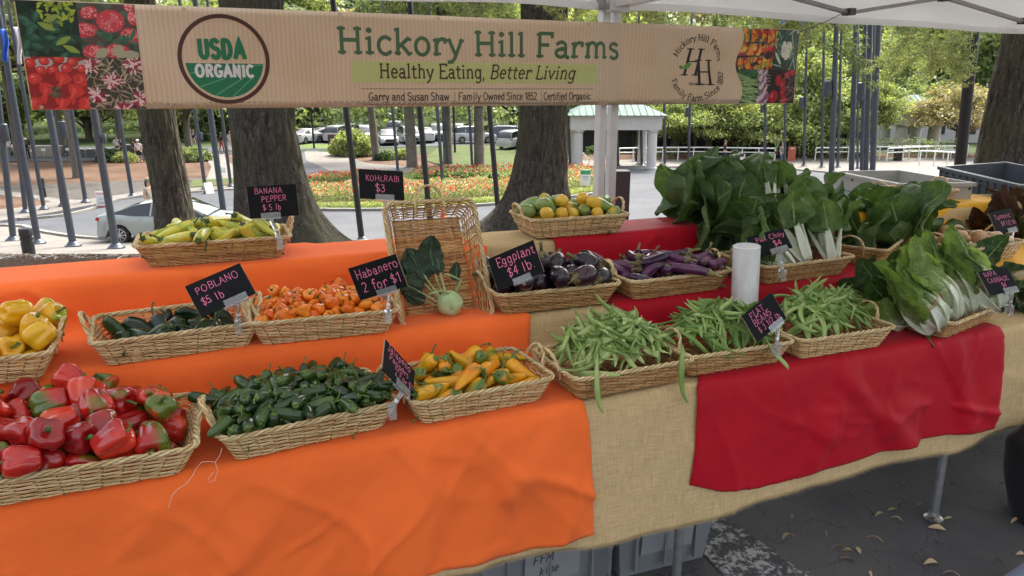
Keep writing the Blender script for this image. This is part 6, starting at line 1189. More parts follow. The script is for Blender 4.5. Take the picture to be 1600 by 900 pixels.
def d_tom(e, j, r):
    for i in range(9): e(r.random(), .75+.25*r.random(), .1, .08, 0, (.42, .40, .36))
    for (x, y, a) in ((.08, .88, .10), (.32, .92, .09), (.57, .97, .1), (.8, .9, .1), (.95, .78, .09), (.68, .78, .1), (.25, .74, .1), (.45, .74, .11), (.12, .58, .13), (.9, .55, .16), (.55, .52, .23), (.25, .3, .25), (.72, .28, .25), (.5, .08, .2), (.05, .1, .16), (.95, .08, .18)):
        e(x, y, a, a*.92, 0, (.28, .015, .012), 18); e(x, y+.008, a*.93, a*.84, 0, j((.56, .035, .025), .1), 18); e(x-a*.2, y+a*.2, a*.55, a*.45, .3, (.68, .08, .06), 14); e(x-a*.3, y+a*.35, a*.16, a*.09, .5, (.85, .55, .5), 8)
    for i in range(14): e(.42+r.uniform(-.08, .08), .33+r.uniform(-.08, .08), .07, .02, r.uniform(0, 3.1), j((.10, .09, .05), .5))
def d_rad(e, j, r):
    for i in range(150): e(r.random(), r.random(), .11, .012, r.uniform(0, 3.1), j((.34, .28, .18), .6), 6)
    for (x, y) in ((.08, .85), (.85, .88), (.45, .55), (.15, .28), (.9, .2), (.6, -.02)):
        for i in range(26): a = r.uniform(0, 6.28); d = r.uniform(.05, .15); e(x+math.cos(a)*d, y+math.sin(a)*d, .055, .017, a, j((.33, .02, .06), .4), 7)
        for i in range(20): a = r.uniform(0, 6.28); d = r.uniform(.0, .19); e(x+math.cos(a)*d, y+math.sin(a)*d, .05, .019, a, j((.75, .50, .47), .15), 7)
def d_pep(e, j, r):
    for k in range(3):
        for i in range(60): e(r.random(), (k+r.uniform(.12, .92))/3, .075, .05, r.uniform(0, 3.1), j(r.choice([(.62, .06, .02), (.75, .25, .03), (.75, .40, .06), (.45, .03, .02), (.75, .30, .03), (.28, .32, .05)]), .2))
    for k in (1, 2): e(.5, k/3, .6, .018, 0, (.02, .06, .06))
    for k in range(1, 5): e(k/4.3, .5, .008, .5, 0, (.03, .07, .06))
def d_caul(e, j, r):
    for i in range(60): e(r.random(), r.random(), .2, .045, r.uniform(.3, 2.2), j((.035, .09, .05), .6), pt=.4)
    for i in range(12): e(r.random(), r.random(), .24, .02, r.uniform(0, 3), (.30, .42, .32))
    for i in range(50): a = r.uniform(0, 6.28); d = r.random()**.5*.2; e(.45+math.cos(a)*d, .5+math.sin(a)*d, .07, .06, 0, j((.66, .62, .50), .12), 9)
    e(.15, .28, .2, .04, -.9, (.58, .62, .48)); e(.66, .4, .16, .05, 1.3, (.18, .26, .10))
def d_turn(e, j, r):
    for i in range(50): e(r.random()*.6, .75+r.random()*.25, .12, .05, r.uniform(0, 3), j((.05, .14, .05), .5), pt=.3)
    for i in range(36): y = r.random()*.8; e(.25, y, .36, .016, r.uniform(-.55, .1), j((.26, .38, .14), .35))
    for (x, y, a, b) in ((.75, .95, .14, .1), (.72, .75, .13, .15), (.72, .5, .16, .16), (.78, .15, .22, .24)): e(x+.02, y-.02, a*1.08, b*1.05, 0, (.30, .08, .20), 16); e(x, y, a, b, 0, j((.62, .54, .52), .06), 16)
    for i in range(4): e(.88, .85-i*.1, .12, .008, r.uniform(-.5, .8), (.6, .55, .5))
def d_redr(e, j, r):
    for i in range(20): e(r.random(), r.random(), .2, .06, r.uniform(0, 3), j((.02, .012, .012), .5))
    for (x, y, a, b, t) in ((.3, .7, .12, .17, .2), (.5, .55, .1, .18, -.1), (.55, .35, .09, .2, 0), (.62, .85, .13, .1, .5), (.85, .95, .14, .12, 0), (.2, .2, .2, .19, 0), (.62, .1, .12, .14, .4)): e(x, y, a, b, t, j((.42, .01, .02), .2), 16); e(x-.03, y+.03, a*.45, b*.45, t, (.62, .10, .12), 10)
    for i in range(14): e(.55+r.random()*.4, r.random()*.8, .14, .006, r.uniform(-.6, .9), (.55, .25, .22))
ZM = 1.697
panel('photo_print', 0, .157, ZM, 1.858, (.01, .025, .012), d_spinach, 1); panel('photo_print', .157, .317, ZM, 1.858, (.10, .06, .05), d_straw, 2); panel('photo_print', 0, .157, 1.541, ZM, (.30, .02, .015), d_tom, 3); panel('photo_print', .157, .317, 1.541, ZM, (.05, .04, .025), d_rad, 4)
panel('photo_print', 2.695, 2.860, ZM-.01, 1.858, (.05, .03, .02), d_pep, 5); panel('photo_print', 2.860, 3.018, ZM-.01, 1.858, (.02, .05, .04), d_caul, 6); panel('photo_print', 2.695, 2.860, 1.541, ZM-.01, (.02, .03, .015), d_turn, 7); panel('photo_print', 2.860, 3.018, 1.541, ZM-.01, (.03, .015, .015), d_redr, 8)
M_brass = plain('brass_grommet', (.55, .45, .25), .3, .9)
for (s, z) in ((.025, 1.548), (.46, 1.850), (.48, 1.551), (.955, 1.851), (.985, 1.551), (1.31, 1.850), (1.34, 1.551), (2.09, 1.555), (1.93, 1.850), (2.55, 1.850), (2.56, 1.555), (3.0, 1.850)):
    p = BN(s, z, .003); m = MB(); m.lathe([(.0030, 0), (.0062, 0), (.0062, .0012), (.0030, .0012)], 14); m.build('grommet', M_brass, ban, p, (R(90), 0, TA), ang=30)
def cord(name, pts, r, label, mat=None): m = MB(); m.tube(pts, r, 6); return m.build(name, mat or M_joint, label=label, cat='cord')
pr = T(3.30, 1.06, 1.96); cord('cord', [BN(3.012, 1.852, .004), BN(3.012, 1.852, .004).lerp(pr, .5)-Vector((0, 0, .008)), pr], .0018, 'thin dark cord tying the banner corner to the tent bar')
cord('cord', [BN(.0, 1.855, .003), BN(.0, 1.855, .003)+TU*-.3+Vector((0, 0, .1))], .0018, 'thin cord at the left top corner of the banner')
# ---------------------------------------------------------------- things under and behind the tables
M_tote = plain('grey_tote_plastic', (.19, .20, .21), .45, 0, .5, .08, 5); M_tape = plain('masking_label', (.24, .25, .26), .6); M_ink = plain('marker_ink', (.01, .01, .012), .6); M_inkr = plain('marker_red', (.16, .02, .05), .6)
def tote(s, d, rot, label, txt, z=0, L=.52, W=.36, H_=.33):
    t = empty('storage_tote', T(s, d, z), TA+R(rot), label, 'tote'); m = MB(); n = .82
    def sh(k, zz, x): return [(sx*(L/2*k+x), sy*(W/2*k+x), zz) for sx, sy in ((-1, -1), (1, -1), (1, 1), (-1, 1))]
    m.add(sh(n, 0.013, 0)+sh(1, H_, 0)+sh(1, H_, -.006)+sh(n, .02, -.006), [(3, 2, 1, 0)]+[(i, (i+1) % 4, 4+(i+1) % 4, 4+i) for i in range(4)]+[(4+i, 4+(i+1) % 4, 8+(i+1) % 4, 8+i) for i in range(4)]+[(8+i, 8+(i+1) % 4, 12+(i+1) % 4, 12+i) for i in range(4)]+[(12, 13, 14, 15)]); o = m.build('tote_body', M_tote, t, sm=False)
    MB().box((0, 0, H_-.012), (L+.03, W+.03, .024)).build('rim', M_tote, t, sm=False)
    for x in (-.3, -.02, .28): MB().box((x*L, -W/2*.925, H_*.55), (.008, .02, H_*.85), M=None).build('rib', M_tote, t, sm=False)
    M_ = Matrix.Translation((0, -W/2*.93-.008, H_*.56)) @ Matrix.Rotation(math.atan(W/2*.18/H_)+R(90), 4, 'X'); MB().add([tuple(M_ @ Vector(p)) for p in ((-.10, -.09, 0), (.10, -.09, 0), (.10, .10, 0), (-.10, .10, 0))], [(0, 1, 2, 3)]).build('label_tape', M_tape, t, sm=False)
    for i, (tx, h, x, y, mt) in enumerate(txt): g = text_geo(tx, h, w_=.09, shear=.15, jit=.05, seed=i+3)[0]; mm = MB(); [mm.add([tuple(M_ @ Vector((x+a, y+b, .0015))) for a, b in v], f) for v, f in g]; mm.build('marker_text', mt, t, sm=False)
    return t
tote(1.345, .30, 3, 'grey plastic tote marked FFM in black under the orange cloth', [('FFM', .032, -.075, -.005, M_ink), ('kine', .03, -.05, -.052, M_ink)]); tote(1.79, .30, -2, 'grey plastic tote marked in red behind the table leg', [('Asian', .026, -.06, .012, M_inkr)]+[('. , . .', .02, -.05, -.012-.022*k, M_ink) for k in range(3)], L=.40)
MB().box((0, 0, .16), (.012, .012, .32)).build('tent_stake', M_metal, loc=T(1.555, .12, 0), sm=False, label='thin metal rod standing between the two grey totes', cat='rod')
# crates at the back right
M_crg = plain('beige_crate_plastic', (.36, .35, .31), .5, 0, .5, .05, 5); M_crd = plain('dark_grey_crate_plastic', (.085, .10, .115), .4, 0, .5, .08, 5)
def crate(name, p, rot, L, W, H_, mat, label, grid=False, tilt=(0, 0)):
    t = empty(name, p, 0, label, 'crate'); t.rotation_euler = (tilt[0], tilt[1], rot); th = .012
    MB().box((0, 0, th/2), (L-.02, W-.02, th)).build('bottom', mat, t, sm=False)
    for sx, sy in ((0, -1), (0, 1), (-1, 0), (1, 0)):
        c = (sx*(L/2-th/2), sy*(W/2-th/2), H_/2+.002); dm = (L if sy else th, th if sy else W-2*th-.002, H_); w_ = MB().box(c, dm).build('side_wall', mat, t, sm=False)
        if grid:
            ln = L if sy else W; nv_ = int(ln/.055)
            for i in range(nv_+1): x = -ln/2+.01+(ln-.02)*i/nv_; MB().box((x if sy else c[0]+sx*.008, c[1]+sy*.008 if sy else x, H_/2), (.005 if sy else .014, .014 if sy else .005, H_-.03)).build('rib', mat, w_, sm=False)
            for i in range(4): z = .03+(H_-.07)*i/3; MB().box((0 if sy else c[0]+sx*.0085, c[1]+sy*.0085 if sy else 0, z), (ln-.01 if sy else .013, .013 if sy else ln-.01, .005)).build('rib', mat, w_, sm=False)
        else:
            ln = L if sy else W
            for z in (H_*.34, H_*.66): MB().box((0 if sy else c[0]+sx*.0065, c[1]+sy*.0065 if sy else 0, z), (ln-.06 if sy else .004, .004 if sy else ln-.06, .006)).build('groove', plain('crate_groove', (.17, .17, .155), .6) if 'crate_groove' not in bpy.data.materials else bpy.data.materials['crate_groove'], w_, sm=False)
            for x in (-.46, -.2, .2, .46): MB().box((x*ln if sy else c[0]+sx*.007, c[1]+sy*.007 if sy else x*ln, H_-.03), (.012 if sy else .005, .005 if sy else .012, .012)).build('slot', M_joint, w_, sm=False)
            if (sx, sy) == (0, -1):
                MB().box((L*.26, c[1]-.0075, H_*.40), (.10, .004, .05)).build('hand_hole', M_joint, w_, sm=False); g = text_geo('1005', .030, w_=.14, xs=1.0)[0]; mm = MB(); [mm.add([(L*.26-.04+a, c[1]-.0145, H_*.68+b) for a, b in v], f) for v, f in g]; MB().box((L*.26, c[1]-.0085, H_*.74), (.10, .006, .05)).build('label_plate', mat, w_, sm=False); mm.build('raised_text', M_white, w_, sm=False)
    for sx, sy in ((0, -1), (0, 1), (-1, 0), (1, 0)): MB().box((sx*(L/2+.004), sy*(W/2+.004), H_-.008), (L+.024 if sy else .016, .016 if sy else W-.002, .018)).build('rim', mat, t, sm=False)
    return t
cb = T(3.965, 1.225); crz = TA+R(254)
for k in range(4): crate('plastic_crate', cb+Vector((0, 0, .02+k*.283)), crz, .60, .40, .275, M_crg, ('bottom', 'second', 'third', 'top')[k]+' grey beige crate of the stack behind the leafy greens')
cd = T(4.64, 1.10)
for k in range(3): crate('plastic_crate', cd+Vector((0, 0, .01+k*.283)), crz, .60, .40, .275, M_crd, ('bottom', 'middle', 'upper')[k]+' dark crate of the stack under the tilted gridded crate')
crate('gridded_crate', cd+Vector((.02, -.03, .885)), crz, .62, .42, .27, M_crd, 'dark grey gridded crate lying tilted at the top right of the stall', True, (R(3), R(3)))
# roll of produce bags
t = empty('bag_roll', T(2.182, .305, .764), 0, 'upright roll of clear plastic produce bags behind the flat bean baskets', 'bag roll'); t.rotation_euler = (R(2), R(-3), 0)
pm = NT('plastic_film'); c = pm.co('Object', (1, 1, .5)); n = pm.noise(c, 26, 6, .75, dist=1.6); pm.set(col=pm.ramp(n, [(.3, (.76, .77, .77)), (.5, (.83, .84, .83)), (.7, (.88, .88, .88))]), rough=.22, spec=.6); pm.b.inputs['Subsurface Weight'].default_value = .0; pm.b.inputs['Coat Weight'].default_value = .5; pm.bump(n, .8, .008)
P = []
for i in range(49):
    a = 2*math.pi*i/48; P.append([((.0465+.0013*mn.noise(Vector((math.cos(a)*2, math.sin(a)*2, z*14))))*math.cos(a), (.0465+.0013*mn.noise(Vector((math.cos(a)*2, math.sin(a)*2, z*14))))*math.sin(a), z) for z in [.318*j/24 for j in range(25)]])
m = MB(); m.grid(P); m.build('film_roll', pm.m, t); m = MB(); m.lathe([(.0465, .318), (.044, .3195), (.02, .3195), (.019, .314), (.019, .1)], 40); m.build('film_edge', pm.m, t, ang=30); m = MB(); m.lathe([(.0185, .316), (.0185, .02)], 20); m.build('cardboard_core', plain('cardboard', (.30, .22, .14), .9), t)
g = MB(); aa = lambda x: -1.95+x/.047
for (x0, x1, z0, z1) in ((.004, .030, .088, .118),): g.add([(.0480*math.cos(aa(x0+(x1-x0)*i/6)), .0480*math.sin(aa(x0+(x1-x0)*i/6)), z) for z in (z0, z1) for i in range(7)], [(i, i+1, 8+i, 7+i) for i in range(6)])
g.build('green_print', plain('green_label_print', (.02, .20, .09), .5), t)
# asphalt litter: dry leaves
def dry(n_): 
    rn = random.Random(n_); L_ = .06; P = []
    for i in range(9):
        u = i/8; w_ = .0085*math.sin(math.pi*min(1, u*1.0))**.7+.0004; b = .010*math.sin(u*3.1)*(1+n_*.25); P.append([(L_*(u-.5), w_*v, b+abs(v)*.005*math.sin(u*3.1)+.004*v*math.sin(u*4+n_)) for v in (-1, -.5, 0, .5, 1)])
    return MB().grid(P).mesh('dry_leaf')
DL = [dry(i) for i in range(4)]
dm = NT('dry_leaf'); oi = dm.n('ObjectInfo'); dm.set(col=dm.ramp(oi.outputs['Random'], [(0, (.22, .11, .05)), (.4, (.38, .26, .14)), (.7, (.50, .40, .26)), (1, (.22, .18, .07))]), rough=.7)
rn = random.Random(12)
for i, (x, y, a, s, lb) in enumerate(((1238, 808, .9, .7, 'pale curled leaf nearest the burlap hem'), (1232, 840, .2, 1.2, 'curled tan leaf left of the pair on the asphalt'), (1290, 835, 1.4, .7, 'small folded brown leaf on the asphalt'), (1311, 860, -.15, 1.3, 'larger tan leaf of the touching pair'), (1325, 862, -.1, 1.0, 'smaller tan leaf of the touching pair'), (1341, 860, 1.5, .9, 'upright whitish leaf beside the touching pair'), (1325, 875, -.3, 1.1, 'narrow tan leaf below the touching pair'), (1366, 843, -.35, 1.3, 'thin pale leaf left of the table leg'), (1395, 797, .05, 1.0, 'short tan leaf midway to the table leg'), (1376, 805, 0, 1.0, 'forked brown leaf, left half'), (1402, 812, -.9, 1.0, 'forked brown leaf, right half'), (1458, 817, -.9, 1.1, 'light brown leaf just left of the table foot'), (1465, 827, -.35, 1.5, 'long green tan leaf left of the table foot'), (1484, 811, 0, 1.0, 'yellowish leaf behind the table leg'), (1472, 775, -.2, 1.4, 'thin leaf high on the asphalt behind the leg'), (1414, 756, .3, .8, 'small pale leaf beneath the burlap hem'), (1456, 882, -.05, 1.3, 'orange tan leaf near the bottom of the photo'), (1590, 816, .1, 1.3, 'tan leaf at the right edge'), (1360, 898, 1.4, .8, 'brown leaf cut by the bottom edge'), (1486, 898, -.3, 1.2, 'orange leaf cut by the bottom edge'), (1595, 868, 0, .9, 'red brown leaf at the right edge'), (1354, 765, -.2, .7, 'thin leaf touching the shade of the hem'), (1440, 790, -.3, .8, 'dark thin leaf on the asphalt'), (1262, 895, .4, .5, 'tiny leaf crumb at the bottom edge'))):
    p = at(x, y, 2); r = ray(x, y); k = (.016-EYE)/r.z; o = link('fallen_leaf', DL[i % 4], None, dm.m, (r.x*k, r.y*k, .016), (rn.uniform(-.2, .2), rn.uniform(-.15, .15), a), (s*.72, s*rn.uniform(.5, 1.1), s*rn.uniform(.4, .9))); meta(o, lb, 'leaf')
# black bag and the shoe at the right edge
def ground_pt(x, y, z=.014): r = ray(x, y); k = (z-EYE)/r.z; return Vector((r.x*k, r.y*k, z))
bp = ground_pt(1640, 812); t = empty('black_bag', bp, 0, 'slumped black fabric bag standing at the right edge of the photo', 'bag'); P = []
for i in range(37):
    a = 2*math.pi*i/36; P.append([((.20-.06*(1-u)**2+.012*mn.noise(Vector((math.cos(a)*2, math.sin(a)*2, u*3))))*(1 if u < .85 else 1-(u-.85)*1.6)*math.cos(a)*.95-.02*u, (.13+.015*mn.noise(Vector((math.cos(a)*3, math.sin(a)*3, u*4))))*(1 if u < .8 else 1-(u-.8)*2.5)*math.sin(a), .40*u+.02*math.sin(a*2)*u) for u in [j/14 for j in range(15)]])
c_bag = mat_cloth('black_bag_fabric', (.008, .008, .010), .7, .1); MB().grid(P).build('bag_body', c_bag, t); m = MB(); m.tube([(-.10, -.02, .38), (-.09, -.06, .50), (.0, -.08, .56), (.09, -.06, .50), (.10, -.02, .38)], .012, 8); m.build('strap', c_bag, t)
sp_ = ground_pt(1598, 925); t = empty('canvas_shoe', sp_, R(200), 'toe of a grey blue canvas shoe in the bottom right corner', 'shoe'); P = []
for i in range(25):
    u = i/24; x = .14-.28*u; w_ = .045*(math.sin(math.pi*min(1, u*.8+.1))**.5); h = .035+.055*sst(.15, .75, u); P.append([(x, w_*math.cos(v*math.pi), .02+h*math.sin(v*math.pi)**.7) for v in [k/12 for k in range(13)]])
MB().grid(P).build('shoe_upper', mat_cloth('denim_canvas', (.16, .19, .26), .9), t); P = [[(q*.145*math.cos(a), q*.05*math.sin(a)*(1 if 1 else 0), z) for a in [2*math.pi*k/24 for k in range(25)]] for q, z in ((1, 0), (1, .024), (.1, .024))]; MB().grid(P).build('shoe_sole', M_white, t)
# loose thread below the jalapeno basket
tp = [(347, 700), (343, 713), (336, 722), (326, 721), (315, 722), (306, 733), (300, 745), (290, 757), (278, 764), (268, 775), (266, 785), (263, 793)]
cord('loose_thread', [OND(x, y, -.052) for x, y in tp], .0006, 'thin pale loose thread hanging over the orange cloth', plain('thread', (.75, .55, .45), .8)); cord('loose_thread', [OND(x, y, -.052) for x, y in ((336, 722), (340, 735), (336, 750), (328, 754), (326, 748), (333, 738))], .0006, 'short loop of pale thread beside the longer one', bpy.data.materials['thread'])
# ---------------------------------------------------------------- vegetables: materials
def mat_veg(name, stops, rough=.28, nscale=14, green=None, gl=.62, spec=.4, coat=.15, bmp=0, axis=None, hueobj=.3, bsc=120):
    t = NT(name); c = t.co('Object', rnd=True); n = t.noise(c, nscale, 3, .5); oi = t.n('ObjectInfo'); f = t.math('ADD', t.math('MULTIPLY', n, 1-hueobj), t.math('MULTIPLY', oi.outputs['Random'], hueobj)); col = t.ramp(f, stops)
    if green is not None:
        n2 = t.noise(c, nscale*.8, 2, .5, dist=.6); r2 = t.math('FRACT', t.math('MULTIPLY', oi.outputs['Random'], 7.13)); g = t.math('ADD', n2, t.math('MULTIPLY', r2, .28)); col = t.mix(t.mapr(g, gl, gl+.09), col, green)
    if axis:                                                       # another colour towards one end (z of the body)
        s = t.n('SeparateXYZ'); t.l(t.co('Object'), s.inputs[0]); n3 = t.noise(c, 30, 2); z = t.math('ADD', s.outputs[2], t.math('MULTIPLY', t.math('SUBTRACT', n3, .5), .02)); col = t.mix(t.mapr(z, axis[1], axis[2]), col, axis[0])
    sp = t.noise(c, 260, 2); col = t.mix(t.mapr(sp, .70, .80, 0, .08), col, tuple(min(1, x*1.6+.05) for x in lin(stops[-1][1])[:3])); sc = t.noise(c, 34, 4, .75); rr = t.mapr(sc, .3, .75, rough*.75, rough*1.5)
    t.set(col=col, rough=rr, spec=spec); t.b.inputs['Coat Weight'].default_value = coat; t.b.inputs['Coat Roughness'].default_value = .12; t.b.inputs['Subsurface Weight'].default_value = .06; t.b.inputs['Subsurface Radius'].default_value = (.01, .004, .002)
    if bmp: t.bump(t.noise(c, bsc, 3), bmp, .002)
    else: t.bump(t.noise(c, 45, 2), .12, .003)
    return t.m
V_red = mat_veg('red_bell_skin', [(.3, (.24, .004, .008)), (.5, (.44, .012, .010)), (.62, (.62, .03, .012)), (.8, (.74, .10, .012))], .17, 12, (.10, .15, .014), .69, spec=.55, coat=.4)
V_ybell = mat_veg('yellow_bell_skin', [(.3, (.74, .36, .01)), (.55, (.80, .46, .012)), (.75, (.82, .28, .01))], .2, 12, (.34, .42, .02), .80, spec=.5, coat=.3)
V_jal = mat_veg('jalapeno_skin', [(.3, (.010, .028, .007)), (.5, (.022, .062, .012)), (.7, (.055, .115, .02))], .17, 20, spec=.5, coat=.3)
V_hab = mat_veg('habanero_skin', [(.3, (.70, .12, .008)), (.5, (.82, .21, .012)), (.7, (.86, .30, .02))], .24, 20)
V_pob = mat_veg('poblano_skin', [(.3, (.006, .015, .006)), (.5, (.012, .034, .012)), (.72, (.035, .075, .018))], .2, 14)
V_ban = mat_veg('banana_pepper_skin', [(.3, (.42, .42, .05)), (.5, (.56, .53, .06)), (.7, (.66, .54, .07))], .24, 12, (.30, .37, .04), .70)
V_fry = mat_veg('frying_pepper_skin', [(.3, (.62, .30, .01)), (.5, (.74, .38, .012)), (.7, (.76, .24, .01))], .22, 14, (.10, .17, .02), .68)
V_egg = mat_veg('black_eggplant_skin', [(.3, (.010, .004, .010)), (.6, (.020, .008, .018)), (.75, (.06, .014, .03))], .24, 8, spec=.5, coat=.25)
V_leg = mat_veg('violet_eggplant_skin', [(.3, (.022, .004, .022)), (.5, (.065, .012, .058)), (.7, (.13, .03, .10))], .16, 10, (.30, .17, .20), .74, coat=.4)
V_squ = mat_veg('squash_skin', [(.3, (.70, .40, .03)), (.6, (.74, .48, .05)), (.75, (.68, .36, .03))], .35, 8, (.20, .29, .07), .68, axis=((.20, .30, .07), -.014, -.004), bmp=.1)
V_oni = mat_veg('onion_skin', [(.3, (.40, .17, .06)), (.5, (.58, .34, .17)), (.7, (.70, .52, .34))], .4, 22, (.42, .40, .20), .72, coat=.05)
V_bean = mat_veg('bean_pod_skin', [(.25, (.12, .22, .045)), (.5, (.22, .34, .085)), (.7, (.36, .46, .16))], .42, 22, coat=.03, hueobj=.5)
V_stem = mat_veg('green_stem', [(.3, (.06, .11, .02)), (.6, (.13, .20, .045)), (.75, (.26, .30, .10))], .45, 40, coat=0); V_stemd = mat_veg('dark_stem', [(.3, (.02, .04, .01)), (.6, (.055, .095, .02)), (.75, (.13, .17, .05))], .45, 40, coat=0); V_calyx = mat_veg('eggplant_calyx', [(.3, (.06, .06, .02)), (.55, (.17, .15, .06)), (.75, (.30, .25, .12))], .6, 40, coat=0)
V_pods = V_bean
KM = dict(bell=(V_red, V_stem), jalapeno=(V_jal, V_stem), habanero=(V_hab, V_stemd), poblano=(V_pob, V_stemd), banana=(V_ban, V_stemd), frying=(V_fry, V_stem), eggplant=(V_egg, V_calyx), long_eggplant=(V_leg, V_calyx), squash=(V_squ, V_calyx), onion=(V_oni, None), bean=(V_bean, None))
VM = {}
for k, lst in VEG.items():
    VM[k] = []
    for i, ((v, f), st, sz) in enumerate(lst):
        me = MB().add(v, f).mesh(k, True); sm_ = None
        if k == 'bean': 
            pass
        if st:
            nm, L, r, curl, r2, cr_, sd0 = st; sm_ = stem_mesh(nm, L, r, curl, r2, cr_, 7, sd0, cap_z=.001)
            if k in ('eggplant', 'long_eggplant'):                # calyx with pointed lobes lying over the shoulder
                m = MB(); P = []; z0 = max(q[2] for q in v)
                for a in range(31):
                    b = 2*math.pi*a/30; lobe = .55+.45*abs(math.cos(2.5*b))**1.5; row = []
                    for j in range(6):
                        u = j/5; d = lobe*u*(.030 if k == 'eggplant' else .024); rr = min(.004+d*.95, .004+(.026 if k == 'eggplant' else .0165)*(1-math.exp(-d/.018))); row.append((rr*math.cos(b), rr*math.sin(b), .002-(d*.55 if k == 'eggplant' else d*.75)+.0035*(1-u)))
                    P.append(row)
                m.grid(P); m.tube([(0, 0, -.002), (.003, 0, L*.5), (.009*curl, .002, L)], [r*1.3, r, r2], 8); sm_ = m.mesh(nm)
        zt = max(v, key=lambda q: q[2]); n_ = len(v)
        top = Vector((0, 0, 0)); ring_ = v[-(14 if 0 else 1):]
        ks = {'bell': 28, 'jalapeno': 14, 'habanero': 16, 'poblano': 18, 'banana': 14, 'frying': 14, 'eggplant': 18, 'long_eggplant': 14, 'squash': 20}.get(k, 16)
        top = sum((Vector(q) for q in v[-ks:]), Vector())/ks; prev = sum((Vector(q) for q in v[-3*ks:-2*ks]), Vector())/ks; 
        ax = (top-sum((Vector(q) for q in v[-5*ks:-4*ks]), Vector())/ks).normalized() if k != 'bell' else Vector((0, 0, 1))
        if k == 'habanero': ax = Vector((0, 0, 1))
        VM[k].append((me, sm_, top, ax.to_track_quat('Z', 'Y').to_euler()))
SIM = {}
def dec(s): return [tuple(int(x) for x in q.split(',')) for q in s.split(';')]
SIM['red'] = '1,-174,-98,38,-85,-155,176;2,181,84,43,23,-247,38;1,12,-116,58,119,56,-197;2,48,47,78,108,-89,68;2,-85,105,57,-26,-115,94;2,-174,106,41,-233,-84,-127;2,142,-45,67,-118,23,291;0,168,-96,33,12,-135,-287;0,-60,-40,78,-160,14,265;0,-112,-112,47,33,255,155;1,48,117,52,19,-135,306;2,-181,-27,59,39,-275,-99;0,185,15,53,27,203,29;0,118,108,45,-79,226,68;4,91,-106,57,216,-33,-36;4,-22,107,78,248,-118,-62;3,-189,54,60,-26,67,193;2,117,47,72,-48,109,260;2,-197,-129,93,-64,109,-70;2,-123,16,72,122,47,2;4,151,-121,89,104,232,-35;3,214,157,110,145,80,-141;2,12,-48,82,166,-133,-54;3,89,127,106,-101,-272,-41;4,-57,-109,76,-34,226,-69;3,202,-53,84,172,-284,-2;0,157,118,90,90,-70,33;2,-143,128,91,-225,-93,-139;3,96,-12,87,83,181,-196;2,-64,43,84,-8,22,170;1,-128,-61,73,-275,-70,41;0,169,-11,119,-45,32,-246;2,-212,11,105,16,-235,-21;0,201,59,99,182,69,164;0,10,-110,117,143,-22,96;4,30,94,117,69,13,-69;1,-137,-133,103,87,-290,34;2,-9,10,110,-8,66,-228;4,115,-62,137,-13,287,-41;4,-134,61,119,-106,-13,-141;1,55,-62,117,-85,-14,42;3,-201,144,116,48,-59,305;4,-67,128,127,154,-4,-32;3,-210,-76,109,-193,117,-147;0,78,29,137,-157,-13,-211;4,-62,55,144,190,-91,-186;1,-202,93,132,59,-84,-110;3,-141,-27,121,-24,125,299;4,143,163,149,-63,-47,-23;0,37,-10,148,51,242,-51;0,-29,-52,136,187,18,-124;1,33,165,122,0,15,-83;1,239,-119,110,159,-36,232;3,141,56,123,-207,-84,43;1,-130,150,143,-159,114,-52;0,8,56,161,1,72,124;2,-92,-70,133,-114,226,91;3,124,92,164,-137,-20,-99;0,-171,28,156,222,-81,-7;0,-86,-174,115,138,-58,-122;1,215,102,131,181,46,180;2,-42,-136,146,79,-48,95;1,-28,124,170,103,-53,-178;4,80,-138,115,-107,-48,-177'
SIM['yb'] = '0,-111,84,43,-190,-27,9;3,132,72,43,-108,304,-56;4,32,-19,73,150,-70,135;0,-148,-48,49,99,244,0;1,145,-60,40,161,253,-6;1,-44,-22,73,-305,15,-93;0,-162,-100,85,47,257,163;2,103,99,85,-193,60,-17;2,73,35,90,219,40,134;0,-158,94,88,30,65,188;3,58,-94,60,-286,41,-37;3,134,6,62,-163,-99,188;2,-88,-81,57,-31,-55,-84;2,31,81,65,125,41,-285;2,-55,88,61,25,38,257;3,-135,23,59,119,-71,105;4,-6,-87,69,74,-223,75;1,169,65,94,46,-109,135;4,-96,105,115,-199,197,-60;3,101,-64,78,192,-229,32;1,-117,-99,116,167,59,-7;2,-1,-37,132,-36,-1,193;2,-100,-25,96,-312,-98,-9;4,17,-129,117,180,-71,50;3,-13,47,83,67,-275,69;2,172,-62,104,229,55,-110;3,-166,34,109,-155,61,163;2,-54,-134,113,124,-107,111;3,-63,-61,133,-39,49,124;1,-71,38,104,103,-300,-50'
